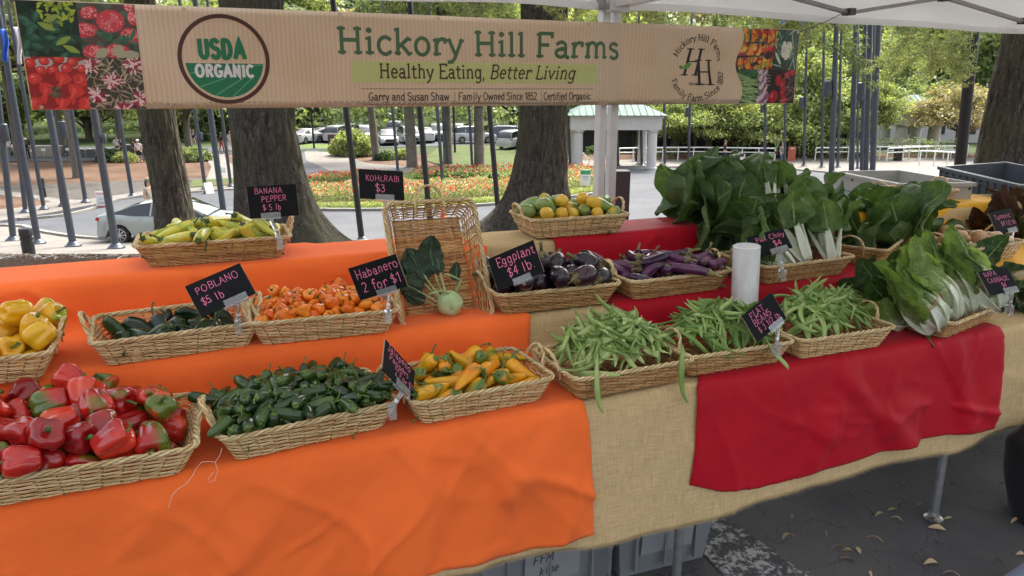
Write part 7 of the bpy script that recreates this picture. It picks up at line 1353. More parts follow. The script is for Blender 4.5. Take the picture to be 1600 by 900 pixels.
SIM['jal'] = '1,178,-10,47,-9,-24,-177;3,-40,-118,62,-299,-101,10;3,-165,56,18,-178,-84,-32;3,52,61,96,-143,-43,-198;3,56,-119,65,-286,-33,18;1,-79,107,32,-157,-14,173;2,104,103,19,174,80,161;1,-163,-74,26,-213,75,-18;3,148,-83,16,-140,97,-54;3,-108,-108,34,-35,51,293;1,-62,-103,81,-120,108,-120;1,48,106,61,-176,57,148;0,-148,44,59,44,52,-54;3,73,-74,83,-98,203,-104;2,-185,-24,64,-32,282,-36;0,175,-55,37,-38,-99,215;3,25,-107,57,161,69,-119;0,175,66,36,-18,-256,-50;0,-12,79,99,-152,-48,-38;3,5,-96,74,-141,128,198;1,110,91,43,82,-39,-143;0,-21,113,49,-133,96,-133;1,-141,100,16,-98,-122,-242;0,155,41,55,-218,45,-194;0,-138,-95,25,-27,-95,-235;0,-168,100,33,65,-21,-299;1,124,-88,28,46,205,-177;3,86,-54,92,-241,-112,-51;2,154,97,32,-65,-68,-135;1,-77,77,78,-236,-56,133;2,-86,-99,56,154,-98,146;2,-174,-50,56,66,-18,-142;1,167,43,77,-10,-127,16;0,10,-125,81,-92,-74,-206;3,151,-106,29,-77,35,209;1,-187,111,69,-43,57,95;3,-65,117,57,177,-104,-156;3,64,110,40,139,66,143;3,15,-2,114,135,-36,-34;2,-144,74,64,-211,107,-135;1,-177,-91,42,-82,32,41;3,170,15,50,25,-22,-162;3,-174,21,39,-92,104,43;3,-109,113,73,60,51,281;3,-95,-121,69,18,3,0;1,-42,43,107,67,115,33;3,31,88,80,-168,99,-153;2,-160,-12,63,-159,-289,8;0,166,-98,47,118,-4,69;0,76,-92,63,75,69,-203;2,-150,78,40,-88,135,235;3,158,65,54,-242,1,127;0,-62,-122,98,189,-37,115;1,72,4,108,-202,-111,14;3,-25,100,68,95,-108,205;3,185,102,63,69,-92,-237;2,150,-51,51,-55,-150,-182;3,-115,86,79,-110,-83,36;0,7,-77,91,83,-125,255;0,-142,-53,57,229,64,39;0,-130,117,60,-44,95,263;3,127,66,67,-9,35,-174;1,-45,77,87,-98,257,98;3,-166,-62,81,-126,-74,241;2,84,-117,60,-279,-57,-10;3,-165,89,70,-171,58,184;3,83,72,86,46,194,11;0,-183,-101,68,69,-250,148;1,-73,-53,96,116,-58,150;0,20,-101,96,154,-57,154;1,144,-10,75,-73,3,128;1,-46,116,90,-131,21,221;2,142,90,61,97,83,-215;3,-123,13,87,177,-73,-116;0,-120,-61,73,231,97,25;3,11,124,76,121,8,-154;3,-216,85,96,-32,-133,2;0,149,-95,63,134,-76,-1;2,112,115,52,-47,-66,50;3,88,-108,96,217,-214,32;2,-4,16,114,141,-153,-76;2,197,-23,91,76,244,-145;1,-185,26,62,-58,-117,-89;3,-14,-140,96,-145,-234,-13;1,153,120,70,-45,-38,-214;1,43,128,90,75,-71,-283;3,-168,111,91,156,-92,-50;2,122,-96,106,92,56,-33;1,-59,-76,85,-91,96,-110;2,-157,-34,95,-114,14,-302;1,19,50,106,130,-55,-155;2,-153,-114,75,-14,119,-282;1,167,88,79,230,-194,17;1,80,-142,97,155,-280,23;1,-68,132,93,-23,88,50;2,38,-11,113,154,-42,-38;1,-149,-99,51,-81,-48,18;0,114,-104,64,90,59,-102;0,-66,-92,104,-225,70,99;0,175,-66,74,123,-118,96;1,-126,-28,87,-191,-224,-41;3,-78,88,109,140,311,-4;2,104,24,107,254,123,80;2,-93,103,95,-128,-61,-24;0,66,32,125,133,22,-44;1,126,-70,69,114,43,166;3,114,33,87,158,-43,97;2,-108,-90,77,123,-144,-14;2,-92,46,92,90,22,83;0,-15,-92,112,146,-4,-72;1,127,-125,88,-227,-114,58;0,71,154,96,-137,86,-8;0,-143,-122,95,147,-7,-41;1,-32,95,105,-187,-114,-7;3,-166,19,89,-230,-122,72;0,136,93,91,-138,-48,-246;2,154,-28,84,132,197,-124;3,52,82,111,-168,-167,-101;1,134,124,84,-20,22,-81;3,-115,65,99,-26,-71,-314;1,-109,-75,98,26,105,68;2,173,-54,95,84,128,-228;0,51,105,98,94,-102,-73;0,-26,-68,110,99,15,-135;2,-109,9,109,-118,21,189;2,10,-54,113,87,-181,-141;1,3,143,97,-157,-37,97;0,-108,-108,105,181,-26,-66;1,153,-88,87,204,-107,49;3,-132,46,92,101,-82,157;0,176,8,92,-150,6,-161;1,96,-85,99,83,57,-258;1,7,77,116,51,72,-217;2,-152,-89,94,-214,115,-97;1,-182,-9,88,-101,-240,-2;2,222,-80,96,-143,47,143;3,-39,-31,117,226,205,-38;3,95,145,96,140,43,-31;1,-212,-117,95,-134,-86,-108;2,67,-37,106,-114,69,252;3,-52,11,115,116,3,312;2,127,150,96,-104,140,-11;3,-124,-56,105,-176,-9,-64;3,-163,73,89,-112,104,-70;3,124,-46,105,-60,-122,191;1,-26,21,134,145,-28,-69;1,-79,-1,109,106,-256,-12;0,-83,-39,114,74,99,-180;1,38,29,122,-67,-88,158;1,-116,105,108,-20,132,174;1,97,94,86,205,-35,-199;1,-137,-30,111,24,-101,112;0,104,-29,103,18,82,-206'
SIM['hab'] = '1,-23,-104,34,78,48,-237;4,-87,41,53,150,-87,-115;2,-109,-38,50,161,41,-89;0,150,-96,18,106,65,-205;2,21,104,41,-84,-147,118;2,-154,97,22,-173,-16,219;4,158,-6,37,214,-60,110;0,-2,56,57,91,40,-44;1,-155,36,33,-93,-239,71;3,-30,-48,58,164,18,-51;3,96,23,55,4,80,-169;1,-114,94,18,84,85,-229;4,131,86,17,20,-89,-179;1,86,-90,33,17,-126,58;3,-86,-101,29,-116,-29,-158;0,-164,-47,31,-155,-71,-59;3,-48,101,45,-251,-13,167;3,31,-97,39,124,-98,-83;2,10,-32,62,18,110,-216;2,-153,-79,19,52,97,-300;0,-75,-56,51,-94,10,55;4,-88,99,22,21,7,52;3,-163,-6,33,50,78,226;2,96,94,32,-77,-298,-9;3,153,62,22,-140,53,-12;1,115,-93,21,24,53,-132;2,104,-40,50,105,17,303;2,159,38,38,106,-20,205;1,60,81,45,80,-49,133;4,161,-82,38,-126,212,16;0,-53,30,58,-126,58,51;3,123,106,52,142,45,136;3,-142,66,25,8,-40,258;2,-45,67,52,-142,-68,75;3,-116,-94,19,93,-20,-199;2,53,11,61,-105,-86,-158;0,32,30,60,-94,47,222;4,-92,64,46,-32,71,26;3,125,-62,43,243,4,42;0,-20,102,37,55,-17,155;4,74,108,48,30,52,31;2,11,-72,53,-76,-86,65;1,173,14,51,-14,9,-230;0,60,-109,53,14,54,308;2,-168,23,57,-106,46,142;1,-13,-14,61,124,-41,299;2,125,66,40,-51,9,141;1,-115,89,50,218,213,25;2,-95,-75,46,-197,-90,138;2,125,-7,56,278,-5,92;2,-67,5,60,-114,-44,-295;2,-161,-104,40,30,41,-272;1,-31,46,76,62,-59,-181;2,50,-74,55,-272,64,-58;2,34,59,57,123,-50,199;4,2,-105,61,-15,75,-125;1,-125,23,46,240,222,7;2,158,-40,34,-121,-263,-73;2,-134,-59,41,115,-303,39;1,-97,-1,58,64,-29,-210;2,-100,-108,60,-276,12,30;2,161,97,40,-103,214,-47;2,-74,108,65,-255,-24,170;4,134,-38,51,36,-21,193;1,-52,-35,68,-207,34,-2;1,78,45,57,2,-36,-58;2,111,80,68,-181,23,-53;3,100,-77,54,-10,-76,-7;2,122,-106,57,140,270,14;0,44,45,86,-106,70,-153;0,-10,-56,76,-102,-28,-314;3,-170,72,42,-23,-37,247;4,-142,-25,42,-44,4,-45;4,-20,72,66,72,-92,-274;0,170,-34,63,-208,137,-110;3,40,95,61,-83,-87,-134;0,145,-10,76,-145,-64,-97;0,-54,-84,46,-51,2,-34;1,-134,-107,52,-29,0,287;4,-31,9,81,50,-257,-158;0,96,109,78,117,82,246;1,48,-23,60,-96,41,-99;4,-123,105,68,-205,107,-36;3,97,-105,71,122,184,-124;1,-84,-24,64,50,-7,-54;2,18,80,81,-121,41,43;4,-26,-115,68,35,101,-307;3,-122,-81,63,-40,-33,-42;3,124,28,52,-188,35,-10;3,-89,94,86,181,36,-88;1,67,-47,55,-115,-14,-226;0,1,26,74,-221,57,186;0,143,-80,63,122,21,178;1,83,77,72,-5,-36,47;0,-171,-66,55,110,94,-24;2,-159,4,82,186,65,74;0,-88,-76,75,140,49,42;0,6,54,91,-25,-84,26;1,121,23,80,-128,-30,-202;1,-78,24,77,36,-20,89;2,38,-48,75,77,-37,102;3,151,73,58,136,6,89;0,64,-121,87,5,63,309;2,118,-62,74,79,-45,-241;4,71,-81,77,-51,-55,204;1,-66,67,77,-52,-74,-119;2,-174,-27,59,48,-79,-229;4,159,111,66,3,99,-110;0,-65,-55,85,-60,9,77;4,43,72,91,90,-38,252;1,-113,-119,82,37,-34,-178;4,75,19,83,-41,-7,-12;4,-135,47,55,36,100,141;1,93,-13,63,159,71,-159;4,164,-110,50,7,80,47;0,4,114,67,-48,109,297;1,-125,139,96,-62,107,-286;4,25,-91,72,-116,24,-192;0,124,54,75,51,125,81;0,-144,98,50,13,-77,33;4,-86,50,78,-95,-18,102;1,-147,-53,67,-88,71,122;2,95,-59,100,-159,-43,191;4,27,-15,73,-182,229,0;4,177,-75,63,-69,47,68;1,130,112,83,-84,72,-29;1,-63,-111,57,-46,17,143;2,34,18,97,-13,90,253;1,-11,-86,89,-178,14,235;1,-122,-16,72,-101,-19,105;2,-174,54,75,12,94,307;0,-45,115,73,263,-198,7;1,-21,29,96,61,-28,-22;0,80,-27,89,-79,-159,202;3,65,121,86,154,18,-110;3,26,-76,98,129,78,-200;2,149,-107,80,-226,85,159;4,178,50,63,5,38,-187;0,-175,111,65,-1,-33,-307;3,-48,-79,79,-53,24,314;4,-63,-11,89,52,42,-211;2,0,0,97,-70,88,-301;1,-147,33,74,38,1,-309;0,74,148,97,-34,-113,3;2,102,3,90,-16,-17,-10;3,61,-59,93,4,-33,-79;0,-112,-48,82,-113,-103,92;0,-58,52,104,119,-92,-67;0,54,-6,95,102,109,170;3,95,49,92,-13,121,-24;1,-30,-21,82,123,73,41;1,-109,23,82,124,-106,-82;0,119,-28,86,-168,-71,92;3,-178,-109,68,-194,231,-39;3,-92,120,89,73,-104,-106;1,141,86,82,-19,12,-221;3,186,119,83,16,18,302;1,21,-33,93,112,-26,-113;2,118,-87,88,106,-62,183;4,-58,-123,90,-21,60,223;1,27,116,81,-32,11,280;0,-40,-7,104,-40,49,-168'
SIM['pob'] = '2,44,90,21,-71,-138,87;2,-37,-93,19,128,-94,185;1,-149,34,23,133,8,54;1,138,-18,20,-60,-110,289;1,35,-60,26,66,-105,-178;2,-80,79,34,-126,37,120;1,-142,-53,18,231,-191,-43;1,110,58,30,175,116,83;1,97,-23,26,-80,-77,-54;2,-140,69,36,-91,-56,34;2,-49,-70,40,68,-95,133;1,47,97,54,123,68,-184;1,122,-79,23,-3,136,-293;0,-93,36,36,118,187,24;0,127,96,41,48,-70,-113;2,22,8,27,101,138,207;1,-38,0,48,76,-14,-276;0,68,29,48,171,255,-40;2,-61,-35,46,-94,70,-146;0,-23,27,38,-96,-67,-255;0,53,-76,49,-60,-136,-172;1,-35,71,50,143,-47,271'
SIM['ban'] = '0,-161,21,29,176,-248,-7;0,37,-46,48,139,100,-150;3,-36,88,39,145,86,160;2,95,-69,40,-234,-108,-91;0,-115,11,42,-156,-48,59;1,160,89,41,19,-77,-179;2,-103,-71,35,171,-76,-129;1,85,-98,43,137,57,-172;0,-2,67,65,119,221,28;0,-177,-10,67,-159,9,-13;0,168,-55,45,-42,-100,210;2,31,89,62,6,-108,-76;3,175,28,73,-194,218,-51;2,-154,-76,67,103,39,-76;3,101,69,51,-123,-24,-37;1,-101,50,41,122,51,42;0,131,41,36,145,42,-3;1,-119,105,48,117,146,-187;1,101,-110,78,35,-81,26;2,-90,-6,71,161,60,88;0,88,-4,49,229,-191,11;3,-99,-104,46,77,-72,-85;0,49,-48,78,116,-62,-143;0,-112,-31,62,137,-79,83;0,13,-110,66,-41,-222,3;2,-95,51,77,187,66,175;0,52,-89,92,93,-204,-115;0,-104,-88,85,137,-30,77;2,78,54,79,161,21,132;0,-58,93,85,197,28,-129;3,45,-16,76,-178,55,146;3,-103,97,101,-151,-267,-18;0,71,23,76,137,11,-172;3,-15,38,84,103,-278,-24;3,92,72,104,114,-49,-69;1,-45,-72,86,70,-202,127;2,17,19,120,143,-60,-47;1,-106,-16,100,126,3,168;2,79,-63,97,-305,-124,-28;2,-100,25,101,138,-70,203;1,110,-11,99,-180,-37,-99;2,-27,-148,105,163,83,-21;0,136,-91,110,-102,-77,3'
SIM['fry'] = '2,-128,69,40,117,-63,111;3,142,-18,45,-37,172,-152;3,-14,-68,55,116,4,235;0,-15,87,49,142,-46,147;0,98,59,48,-133,-305,-11;2,-109,-90,28,-199,138,111;1,116,-90,24,119,-4,-162;3,-55,47,57,-161,-227,48;2,17,-97,42,-135,-94,-172;2,-117,-104,60,116,113,127;2,157,69,69,181,38,-244;2,-9,27,64,144,-18,-271;3,65,-103,83,100,-69,-72;3,-130,-5,47,84,-91,275;1,151,60,21,-157,-219,26;0,-34,-23,70,101,16,281;0,127,-101,53,-210,-132,-84;2,-117,-57,44,164,55,-187;0,-5,110,77,152,-29,-148;1,153,24,49,128,-47,-237;2,-134,56,76,87,-96,64;0,41,-44,60,-140,74,-67;3,-93,-33,61,120,-3,-191;1,111,-65,61,-93,-225,5;2,65,77,64,-166,64,234;2,-93,104,58,-28,41,-28;1,49,-71,78,-135,75,-107;3,113,0,67,68,-76,244;2,-130,-71,72,143,-14,-159;2,33,0,75,-49,188,9;3,-161,61,49,193,-49,6;1,-35,-106,66,65,62,89;2,101,54,82,8,-149,-187;0,-43,61,98,169,24,-48;0,50,-31,96,148,51,-101;2,-83,-56,85,-175,19,-174;1,40,87,88,121,-63,197;2,-41,-89,103,-107,113,-51;3,-166,30,72,-165,7,-295;0,139,-50,72,-99,-57,57;3,6,58,91,17,-179,179;2,-139,-102,90,-135,-132,172;0,-99,72,84,-39,61,-145;2,55,28,102,99,61,-91'
SIM['egg'] = '0,-115,-86,41,130,37,124;0,-139,54,51,190,45,204;0,-55,73,54,139,-23,-55;0,59,6,61,160,6,-10;1,-2,-90,55,169,7,-159;2,151,61,43,113,73,-16;1,-102,-17,57,157,-118,26;1,107,-86,46,245,-32,106;0,68,84,50,171,39,137;1,145,-36,60,47,40,-238;0,-2,113,108,267,4,121;2,-16,-21,64,148,-7,109;2,-161,-46,74,-92,267,22;2,-162,17,106,150,-52,-150;1,124,90,89,147,64,-36;0,156,-93,88,161,102,-76;2,0,48,90,249,143,-25;1,-61,-81,91,-139,259,37;1,112,16,104,256,30,-10;0,-98,109,96,36,79,109;0,76,-137,113,-166,3,191;2,42,8,125,116,28,244;2,-119,-119,109,-88,217,50;0,181,73,107,90,232,-69;0,63,-67,101,221,149,6;1,-74,-3,112,-105,-281,-71;2,-1,-116,114,-141,102,4;1,-127,-49,134,197,33,-212;0,65,115,110,-164,105,-11;0,-53,63,126,-15,-238,35;0,-28,-42,139,19,-18,15;0,-171,110,103,100,-298,-16;1,126,-42,133,124,33,-247'
SIM['leg'] = '3,-139,28,55,99,-272,-18;3,116,-83,36,227,-63,55;1,87,97,37,-178,-22,-180;2,-49,-96,84,-3,-194,-202;2,-126,87,46,270,-111,73;0,49,-79,59,137,68,-215;1,-127,-75,39,-178,-36,-184;0,120,107,58,-209,-3,-180;2,111,-24,62,179,-17,161;0,-76,91,72,87,41,-149;1,87,68,61,198,-2,108;1,-85,-68,93,-104,79,-103;1,137,-76,69,-124,-9,78;2,41,57,67,-171,-57,59;2,-116,-45,62,-184,-128,-142;3,178,3,75,-43,-46,-311;1,-30,65,65,-142,68,258;0,98,-92,80,194,-43,85;0,-158,-5,76,-7,-114,-8;1,133,40,65,-193,-80,-83;2,-64,-3,77,-128,-111,189;0,22,85,96,180,-54,-205;2,127,2,96,170,37,230;2,-71,56,88,112,-25,250;3,166,-59,85,-181,-52,64;0,-177,115,89,223,35,165;3,-15,-10,74,-123,-167,-127;0,-131,-109,66,188,-47,141;0,14,-75,92,90,-141,-197;3,-146,32,96,156,39,-215;3,140,-120,96,-192,7,-108;0,-61,-39,116,-30,-176,22;0,69,29,109,-130,-48,-206;3,-32,43,100,-126,-138,-129;3,116,-53,110,-141,-130,160;2,23,-32,113,180,-184,11;1,122,-93,108,-119,-169,-143;1,-98,29,115,94,-144,47;2,18,-151,101,153,225,63;3,-18,130,99,158,-31,-149'
SIM['squ'] = '2,-116,-24,42,173,-29,124;2,43,41,45,-137,-239,68;1,139,-60,31,226,111,20;1,-16,-78,45,-23,-194,-206;2,-109,81,32,159,76,162;1,55,89,38,-152,-99,135;1,-80,-77,39,136,14,203;1,133,-98,65,-62,-253,90;2,-55,101,74,153,-36,165;1,137,77,38,-133,-98,-95;1,44,-61,42,-157,-177,-22;2,-111,29,42,176,-25,-195;0,114,-5,43,146,-19,-83;0,-29,54,45,-201,-127,40;1,81,-84,70,-254,80,-130;0,6,-20,62,-87,251,17;1,69,64,80,231,-66,37;2,-150,52,77,157,-207,44;0,47,-45,87,151,-30,-30;1,18,25,88,-165,-95,-127;1,-172,7,95,-178,219,9;0,134,-24,82,164,27,-122;1,117,24,88,-123,50,261;2,-119,-86,86,-114,257,-40;2,105,-64,110,190,-8,154;2,-41,58,92,-208,99,142;2,-126,-26,117,-242,-128,93;0,-124,89,106,-181,-30,57;0,-53,-57,84,-147,-267,-51;0,165,30,112,198,214,-21;1,-38,9,125,-154,-144,6;2,-80,2,100,-29,258,-151;0,72,22,121,-8,189,79'
SIM['oni'] = '1,100,-37,43,106,-312,-23;0,130,89,36,-114,188,-81;0,22,77,42,122,-246,-88;2,-115,72,35,115,254,-83;2,-148,-51,34,275,93,87;2,-7,-94,55,1,-75,137;2,134,-76,32,218,-46,-127;1,-112,-86,33,-283,96,70;1,-38,11,47,-44,207,119;0,67,36,45,36,208,181;2,-88,19,45,-40,197,41;1,-49,-51,55,120,-27,232;2,59,-71,41,-102,199,36;2,-149,7,65,-289,-19,98;2,79,90,79,245,15,3;2,-156,56,57,279,21,28;0,20,-18,62,-101,20,99;0,152,-5,56,-289,26,-25;2,8,-53,96,164,74,163;2,-38,77,51,-124,3,-203;1,106,-98,67,20,-314,-90;0,11,36,66,16,290,-135;1,-53,44,84,210,2,156;2,43,-108,94,-170,-29,-195;1,156,50,57,-308,-13,-130;0,-3,102,80,-287,-7,145'
def pour(key, bkey, kind, name, label, group, cat, scale=1.0, mats=None, dz=0, cap=999, labeler=None):
    M, sc = BK[bkey]; bm_, sm_ = mats or KM[kind]; n = 0; ss = dict(red=1.2, jal=1.07, hab=1.04, pob=1.02, ban=1.04, egg=1.04, leg=1.03).get(key, 1); kx, ky = sc[0]/ss, sc[1]/ss
    for (vi, x, y, z, a, b, c) in dec(SIM[key])[:cap]:
        if key == 'red' and (x > 198 or (z > 128 and x > 110)): continue
        me, stm, top, axr = VM[kind][vi]; L = Matrix.Translation(Vector((x*kx, y*ky, z+dz))/1000) @ Euler((a/100, b/100, c/100)).to_matrix().to_4x4() @ Matrix.Scale(scale, 4)
        o = link(name, me, None, bm_); o.matrix_world = M @ L; meta(o, label, cat, group); n += 1
        if stm: link('stem', stm, o, sm_, top, axr)
    return n
pour('red', 'red', 'bell', 'bell_pepper', 'glossy red bell pepper in the heaped basket at the front left', 'red bell peppers in the front left basket', 'bell pepper')
pour('yb', 'yb', 'bell', 'bell_pepper', 'yellow bell pepper in the basket at the left edge', 'yellow bell peppers in the left edge basket', 'bell pepper', mats=(V_ybell, V_stem))
pour('jal', 'jal', 'jalapeno', 'jalapeno_pepper', 'dark green jalapeno pepper in the heaped basket on the orange cloth', 'jalapeno peppers in one basket', 'pepper', scale=1.12)
pour('hab', 'hab', 'habanero', 'habanero_pepper', 'small wrinkled orange habanero pepper in the middle basket of the orange cloth', 'habanero peppers in one basket', 'pepper')
pour('pob', 'pob', 'poblano', 'poblano_pepper', 'very dark green poblano pepper in the half empty basket', 'poblano peppers in one basket', 'pepper')
pour('ban', 'ban', 'banana', 'banana_pepper', 'yellow green banana pepper in the basket on the back tier', 'banana peppers in one basket', 'pepper')
pour('fry', 'fry', 'frying', 'frying_pepper', 'yellow orange frying pepper in the basket beside the jalapeno sign', 'yellow frying peppers in one basket', 'pepper')
pour('egg', 'egg', 'eggplant', 'eggplant', 'round black eggplant with a green brown cap in the orange brown basket', 'black eggplants in one basket', 'eggplant')
pour('leg', 'leg', 'long_eggplant', 'long_eggplant', 'slim violet eggplant in the basket on the red cloth', 'violet eggplants in one basket', 'eggplant')
pour('squ', 'squ', 'squash', 'squash', 'small yellow squash with a green end in the back basket', 'yellow and green squash in one basket', 'squash')
pour('oni', 'oni', 'onion', 'onion', 'brown skinned onion with a cut neck on the yellow cloth', 'onions in one basket', 'onion')
def mound(bkey, n_top, n_fill, label, group, seed, hgt):
    """pods strewn over a domed heap: the upper ones singly, those beneath as one mass"""
    M, sc = BK[bkey]; rn = random.Random(seed); A_x, A_y = .158, .098; fill = MB()
    def Hf(x, y):
        r = (abs(x)/(A_x*1.25))**2.2+(abs(y)/(A_y*1.35))**2.2; return .066+hgt*max(0, 1-r)**.9+.012*mn.noise(Vector((x*16, y*16, seed)))
    for i in range(n_fill+n_top):
        top = i >= n_fill
        while True:
            x, y = rn.gauss(0, .085), rn.gauss(0, .058)
            if abs(x) < A_x and abs(y) < A_y: break
        e = .006; h = Hf(x, y); gx, gy = (Hf(x+e, y)-Hf(x-e, y))/2/e, (Hf(x, y+e)-Hf(x, y-e))/2/e; nn = Vector((-gx, -gy, 1)).normalized(); lift = rn.uniform(.002, .016) if top else rn.uniform(-.014, -.001)
        q = Vector((0, 0, 1)).rotation_difference(nn).to_matrix().to_4x4(); L = Matrix.Translation((x, y, h+lift)) @ q @ Matrix.Rotation(rn.uniform(0, 6.28), 4, 'Z') @ Matrix.Rotation(rn.gauss(0, .16), 4, 'Y') @ Matrix.Rotation(rn.gauss(0, .9), 4, 'X') @ Matrix.Scale(rn.uniform(.8, 1.15), 4)
        me = VM['bean'][rn.randrange(6)][0]
        if top: o = link('flat_bean', me, None, V_bean); o.matrix_world = M @ L; meta(o, label, 'bean', group)
        else: fill.add([L @ v.co for v in me.vertices], [tuple(p.vertices) for p in me.polygons])
    o = fill.build('bean_heap', V_bean, kind='stuff'); o.matrix_world = M
mound('be1', 104, 190, 'flat green bean pod in the heap on the burlap, in the left-hand bean basket', 'flat beans heaped in the left bean basket', 3, .105); mound('be2', 98, 170, 'flat green bean pod in the heap in front of the roll of bags', 'flat beans heaped in the middle bean basket', 4, .090); mound('be3', 98, 170, 'flat green bean pod in the heap on the red cloth, in the right-hand bean basket', 'flat beans heaped in the right bean basket', 5, .095)
for (s_, d_, z_, rx, ry, rz, k) in ((1.675, -.035, .80, .2, 1.35, -1.4, 3), (1.40, -.030, .82, 0, 1.2, -1.7, 0), (2.02, -.03, .83, .3, .8, -1.2, 2), (2.50, .10, .865, 0, .25, .1, 1)):
    o = link('flat_bean', VM['bean'][k][0], None, V_bean, T(s_, d_, z_), (rx, ry, rz+TA)); meta(o, 'flat green bean pod hanging over the rim of a bean basket', 'bean', 'flat beans hanging over the rims')
for (x, y, z, a, b, k) in ((.155, -.03, .118, .4, .3, 1), (.185, .045, .120, -.6, .9, 0), (.115, .02, .145, .9, 2.0, 2), (.165, .085, .115, 1.2, .2, 4)):
    me, stm, top, axr = VM['bell'][k]; o = link('bell_pepper', me, None, V_ybell); o.matrix_world = BK['yb'][0] @ Matrix.Translation((x, y, z)) @ Euler((a, b, a*2)).to_matrix().to_4x4(); meta(o, 'yellow bell pepper resting on the right rim of the basket at the left edge', 'bell pepper', 'yellow bell peppers on the rim'); link('stem', stm, o, V_stem, top, axr)
# ---------------------------------------------------------------- price cards in clear clips
M_card = plain('blackboard_card', (.010, .011, .013), .7, 0, .12, .1, 20); M_edge = plain('card_edge', (.35, .27, .18), .8); M_pink = NT('pink_chalk').set(col=(.85, .22, .38), rough=.7)
ac = NT('clear_acrylic'); ac.set(col=(.92, .95, .95), rough=.08); ac.b.inputs['Transmission Weight'].default_value = .85; ac.b.inputs['IOR'].default_value = 1.45; M_ac = ac.m; M_wj = plain('white_plastic_joint', (.75, .75, .74), .35)
def card(pos, rx, ry, rz, sc, lines, clamp, label, w_=.15, h=.10, joint=-.02):
    """lines: (text, height, x, y); pos = centre; clamp = point on the basket rim"""
    Rt = Matrix.Rotation(rz, 4, 'Z') @ Matrix.Rotation(rx, 4, 'X') @ Matrix.Rotation(ry, 4, 'Y'); t = empty('price_sign', pos, 0, label, 'price sign', 'black price cards in clear clips'); t.rotation_euler = Rt.to_euler(); s = sc; w_, h = w_*s, h*s
    MB().box((0, 0, 0), (w_, .0035, h)).build('card', M_card, t, sm=False); MB().box((w_/2+.0004, 0, 0), (.0006, .0031, h*.99)).box((-w_/2-.0004, 0, 0), (.0006, .0031, h*.99)).build('card_edge', M_edge, t, sm=False)
    for i, (tx, hh, x, y) in enumerate(lines):
        kw = dict(w_=.074, jit=.065, seed=len(tx)+i*3, track=.06); g, W_ = text_geo(tx, hh*s, **kw); av = (w_/2-.004)-x*s; m = MB()
        if W_ > av: g, W_ = text_geo(tx, hh*s, xs=av/W_, **kw)
        for v, f in g: m.add([(x*s+a, -.0021, y*s+b) for a, b in v], f)
        m.build('handwriting', M_pink, t, sm=False)
    mk = MB(); mk.box((joint, -.0045, -h/2+.006), (.062, .0018, .020)); mk.box((joint, .0042, -h/2+.006), (.062, .0018, .020)); mk.box((joint, 0, -h/2-.005), (.062, .0105, .0025)); mk.build('clip_rail', M_ac, t, sm=False)
    inv = t.matrix_basis.inverted(); cl = inv @ Vector(clamp); j0 = Vector((joint, 0, -h/2-.008)); m = MB(); m.tube([j0, j0.lerp(cl, .45)], [.0065, .0045], 8); m.build('clip_arm', M_ac, t); m = MB(); jc = j0.lerp(cl, .5); m.lathe([(.001, -.006), (.005, -.004), (.0062, 0), (.005, .004), (.001, .006)], 12, jc); m.build('ball_joint', M_wj, t)
    m = MB(); d = (cl-jc); m.tube([jc, jc+d*.6], [.004, .0075], 6); m.build('clip_neck', M_ac, t); q = Matrix.Translation(cl) @ inv.to_3x3().to_4x4(); Mq = Matrix.Translation(cl) @ Rt.to_3x3().inverted().to_4x4() @ Matrix.Rotation(TA, 4, 'Z')
    m = MB(); m.box((0, -.0095, -.006), (.019, .003, .034), M=Mq); m.box((0, .0095, -.004), (.019, .003, .03), M=Mq); m.box((0, 0, .0125), (.019, .019, .003), M=Mq); m.build('clamp', M_ac, t, sm=False); return t
RIMZ = lambda px, py, z: (lambda r: Vector((r.x, r.y, 0))*((z-EYE)/r.z)+Vector((0, 0, z)))(ray(px, py))
card((-.781, 2.409, 1.248), -.201, -.024, .339, 1.03, [('BANANA', .017, -.054, .026), ('PEPPER', .017, -.036, .000), ('$ 5 lb', .018, -.034, -.027)], RIMZ(437, 378, 1.135), 'black price card reading banana pepper five dollars a pound', joint=-.012)
card((-.776, 1.902, 1.085), -.673, -.410, .261, 1.0, [('POBLANO', .020, -.058, .014), ('$5 lb', .022, -.058, -.022)], RIMZ(372, 508, .98), 'black price card reading poblano five dollars a pound', joint=.022)
card((-.386, 2.066, 1.078), .011, -.316, -.104, 1.0, [('Habanero', .026, -.063, .012), ('2 for $1', .028, -.055, -.030)], RIMZ(606, 492, .98), 'black price card reading habanero two for one dollar', joint=.012)
card((-.424, 2.408, 1.302), -.406, .110, .470, .983, [('KOHLRABI', .019, -.054, .012), ('$3', .028, -.022, -.026)], OND(605, 345, .62), 'black price card reading kohlrabi three dollars above the upright basket', joint=.008)
card((.011, 2.232, 1.074), -.326, -.466, -.392, 1.07, [('Eggplant', .026, -.055, .014), ('$4 lb.', .028, -.030, -.026)], RIMZ(818, 452, .98), 'black price card reading eggplant four dollars a pound', joint=.008)
card((-.283, 1.73, .924), -.407, 1.009, 1.378, .944, [('Jalapeno', .022, -.062, .026), ('Peppers', .021, -.050, .000), ('2 For $1', .020, -.018, -.026)], RIMZ(612, 640, .84), 'black price card reading jalapeno peppers two for one dollar, turned sideways', joint=.02)
card((.926, 2.618, 1.067), -.765, -.415, -.296, .91, [('Pak Choy', .022, -.045, .012), ('$4', .026, .014, -.024)], RIMZ(1222, 428, .98), 'black price card reading pak choy four dollars behind the roll of bags', joint=.022)
card((.762, 2.137, .936), -.383, -.441, .408, .933, [('FLAT', .022, -.050, .020), ('BEANS', .021, -.052, -.006), ('$ 3 1/2 lb', .020, -.046, -.034)], RIMZ(1214, 545, .84), 'black price card reading flat beans between the two bean baskets on the right', joint=.022)
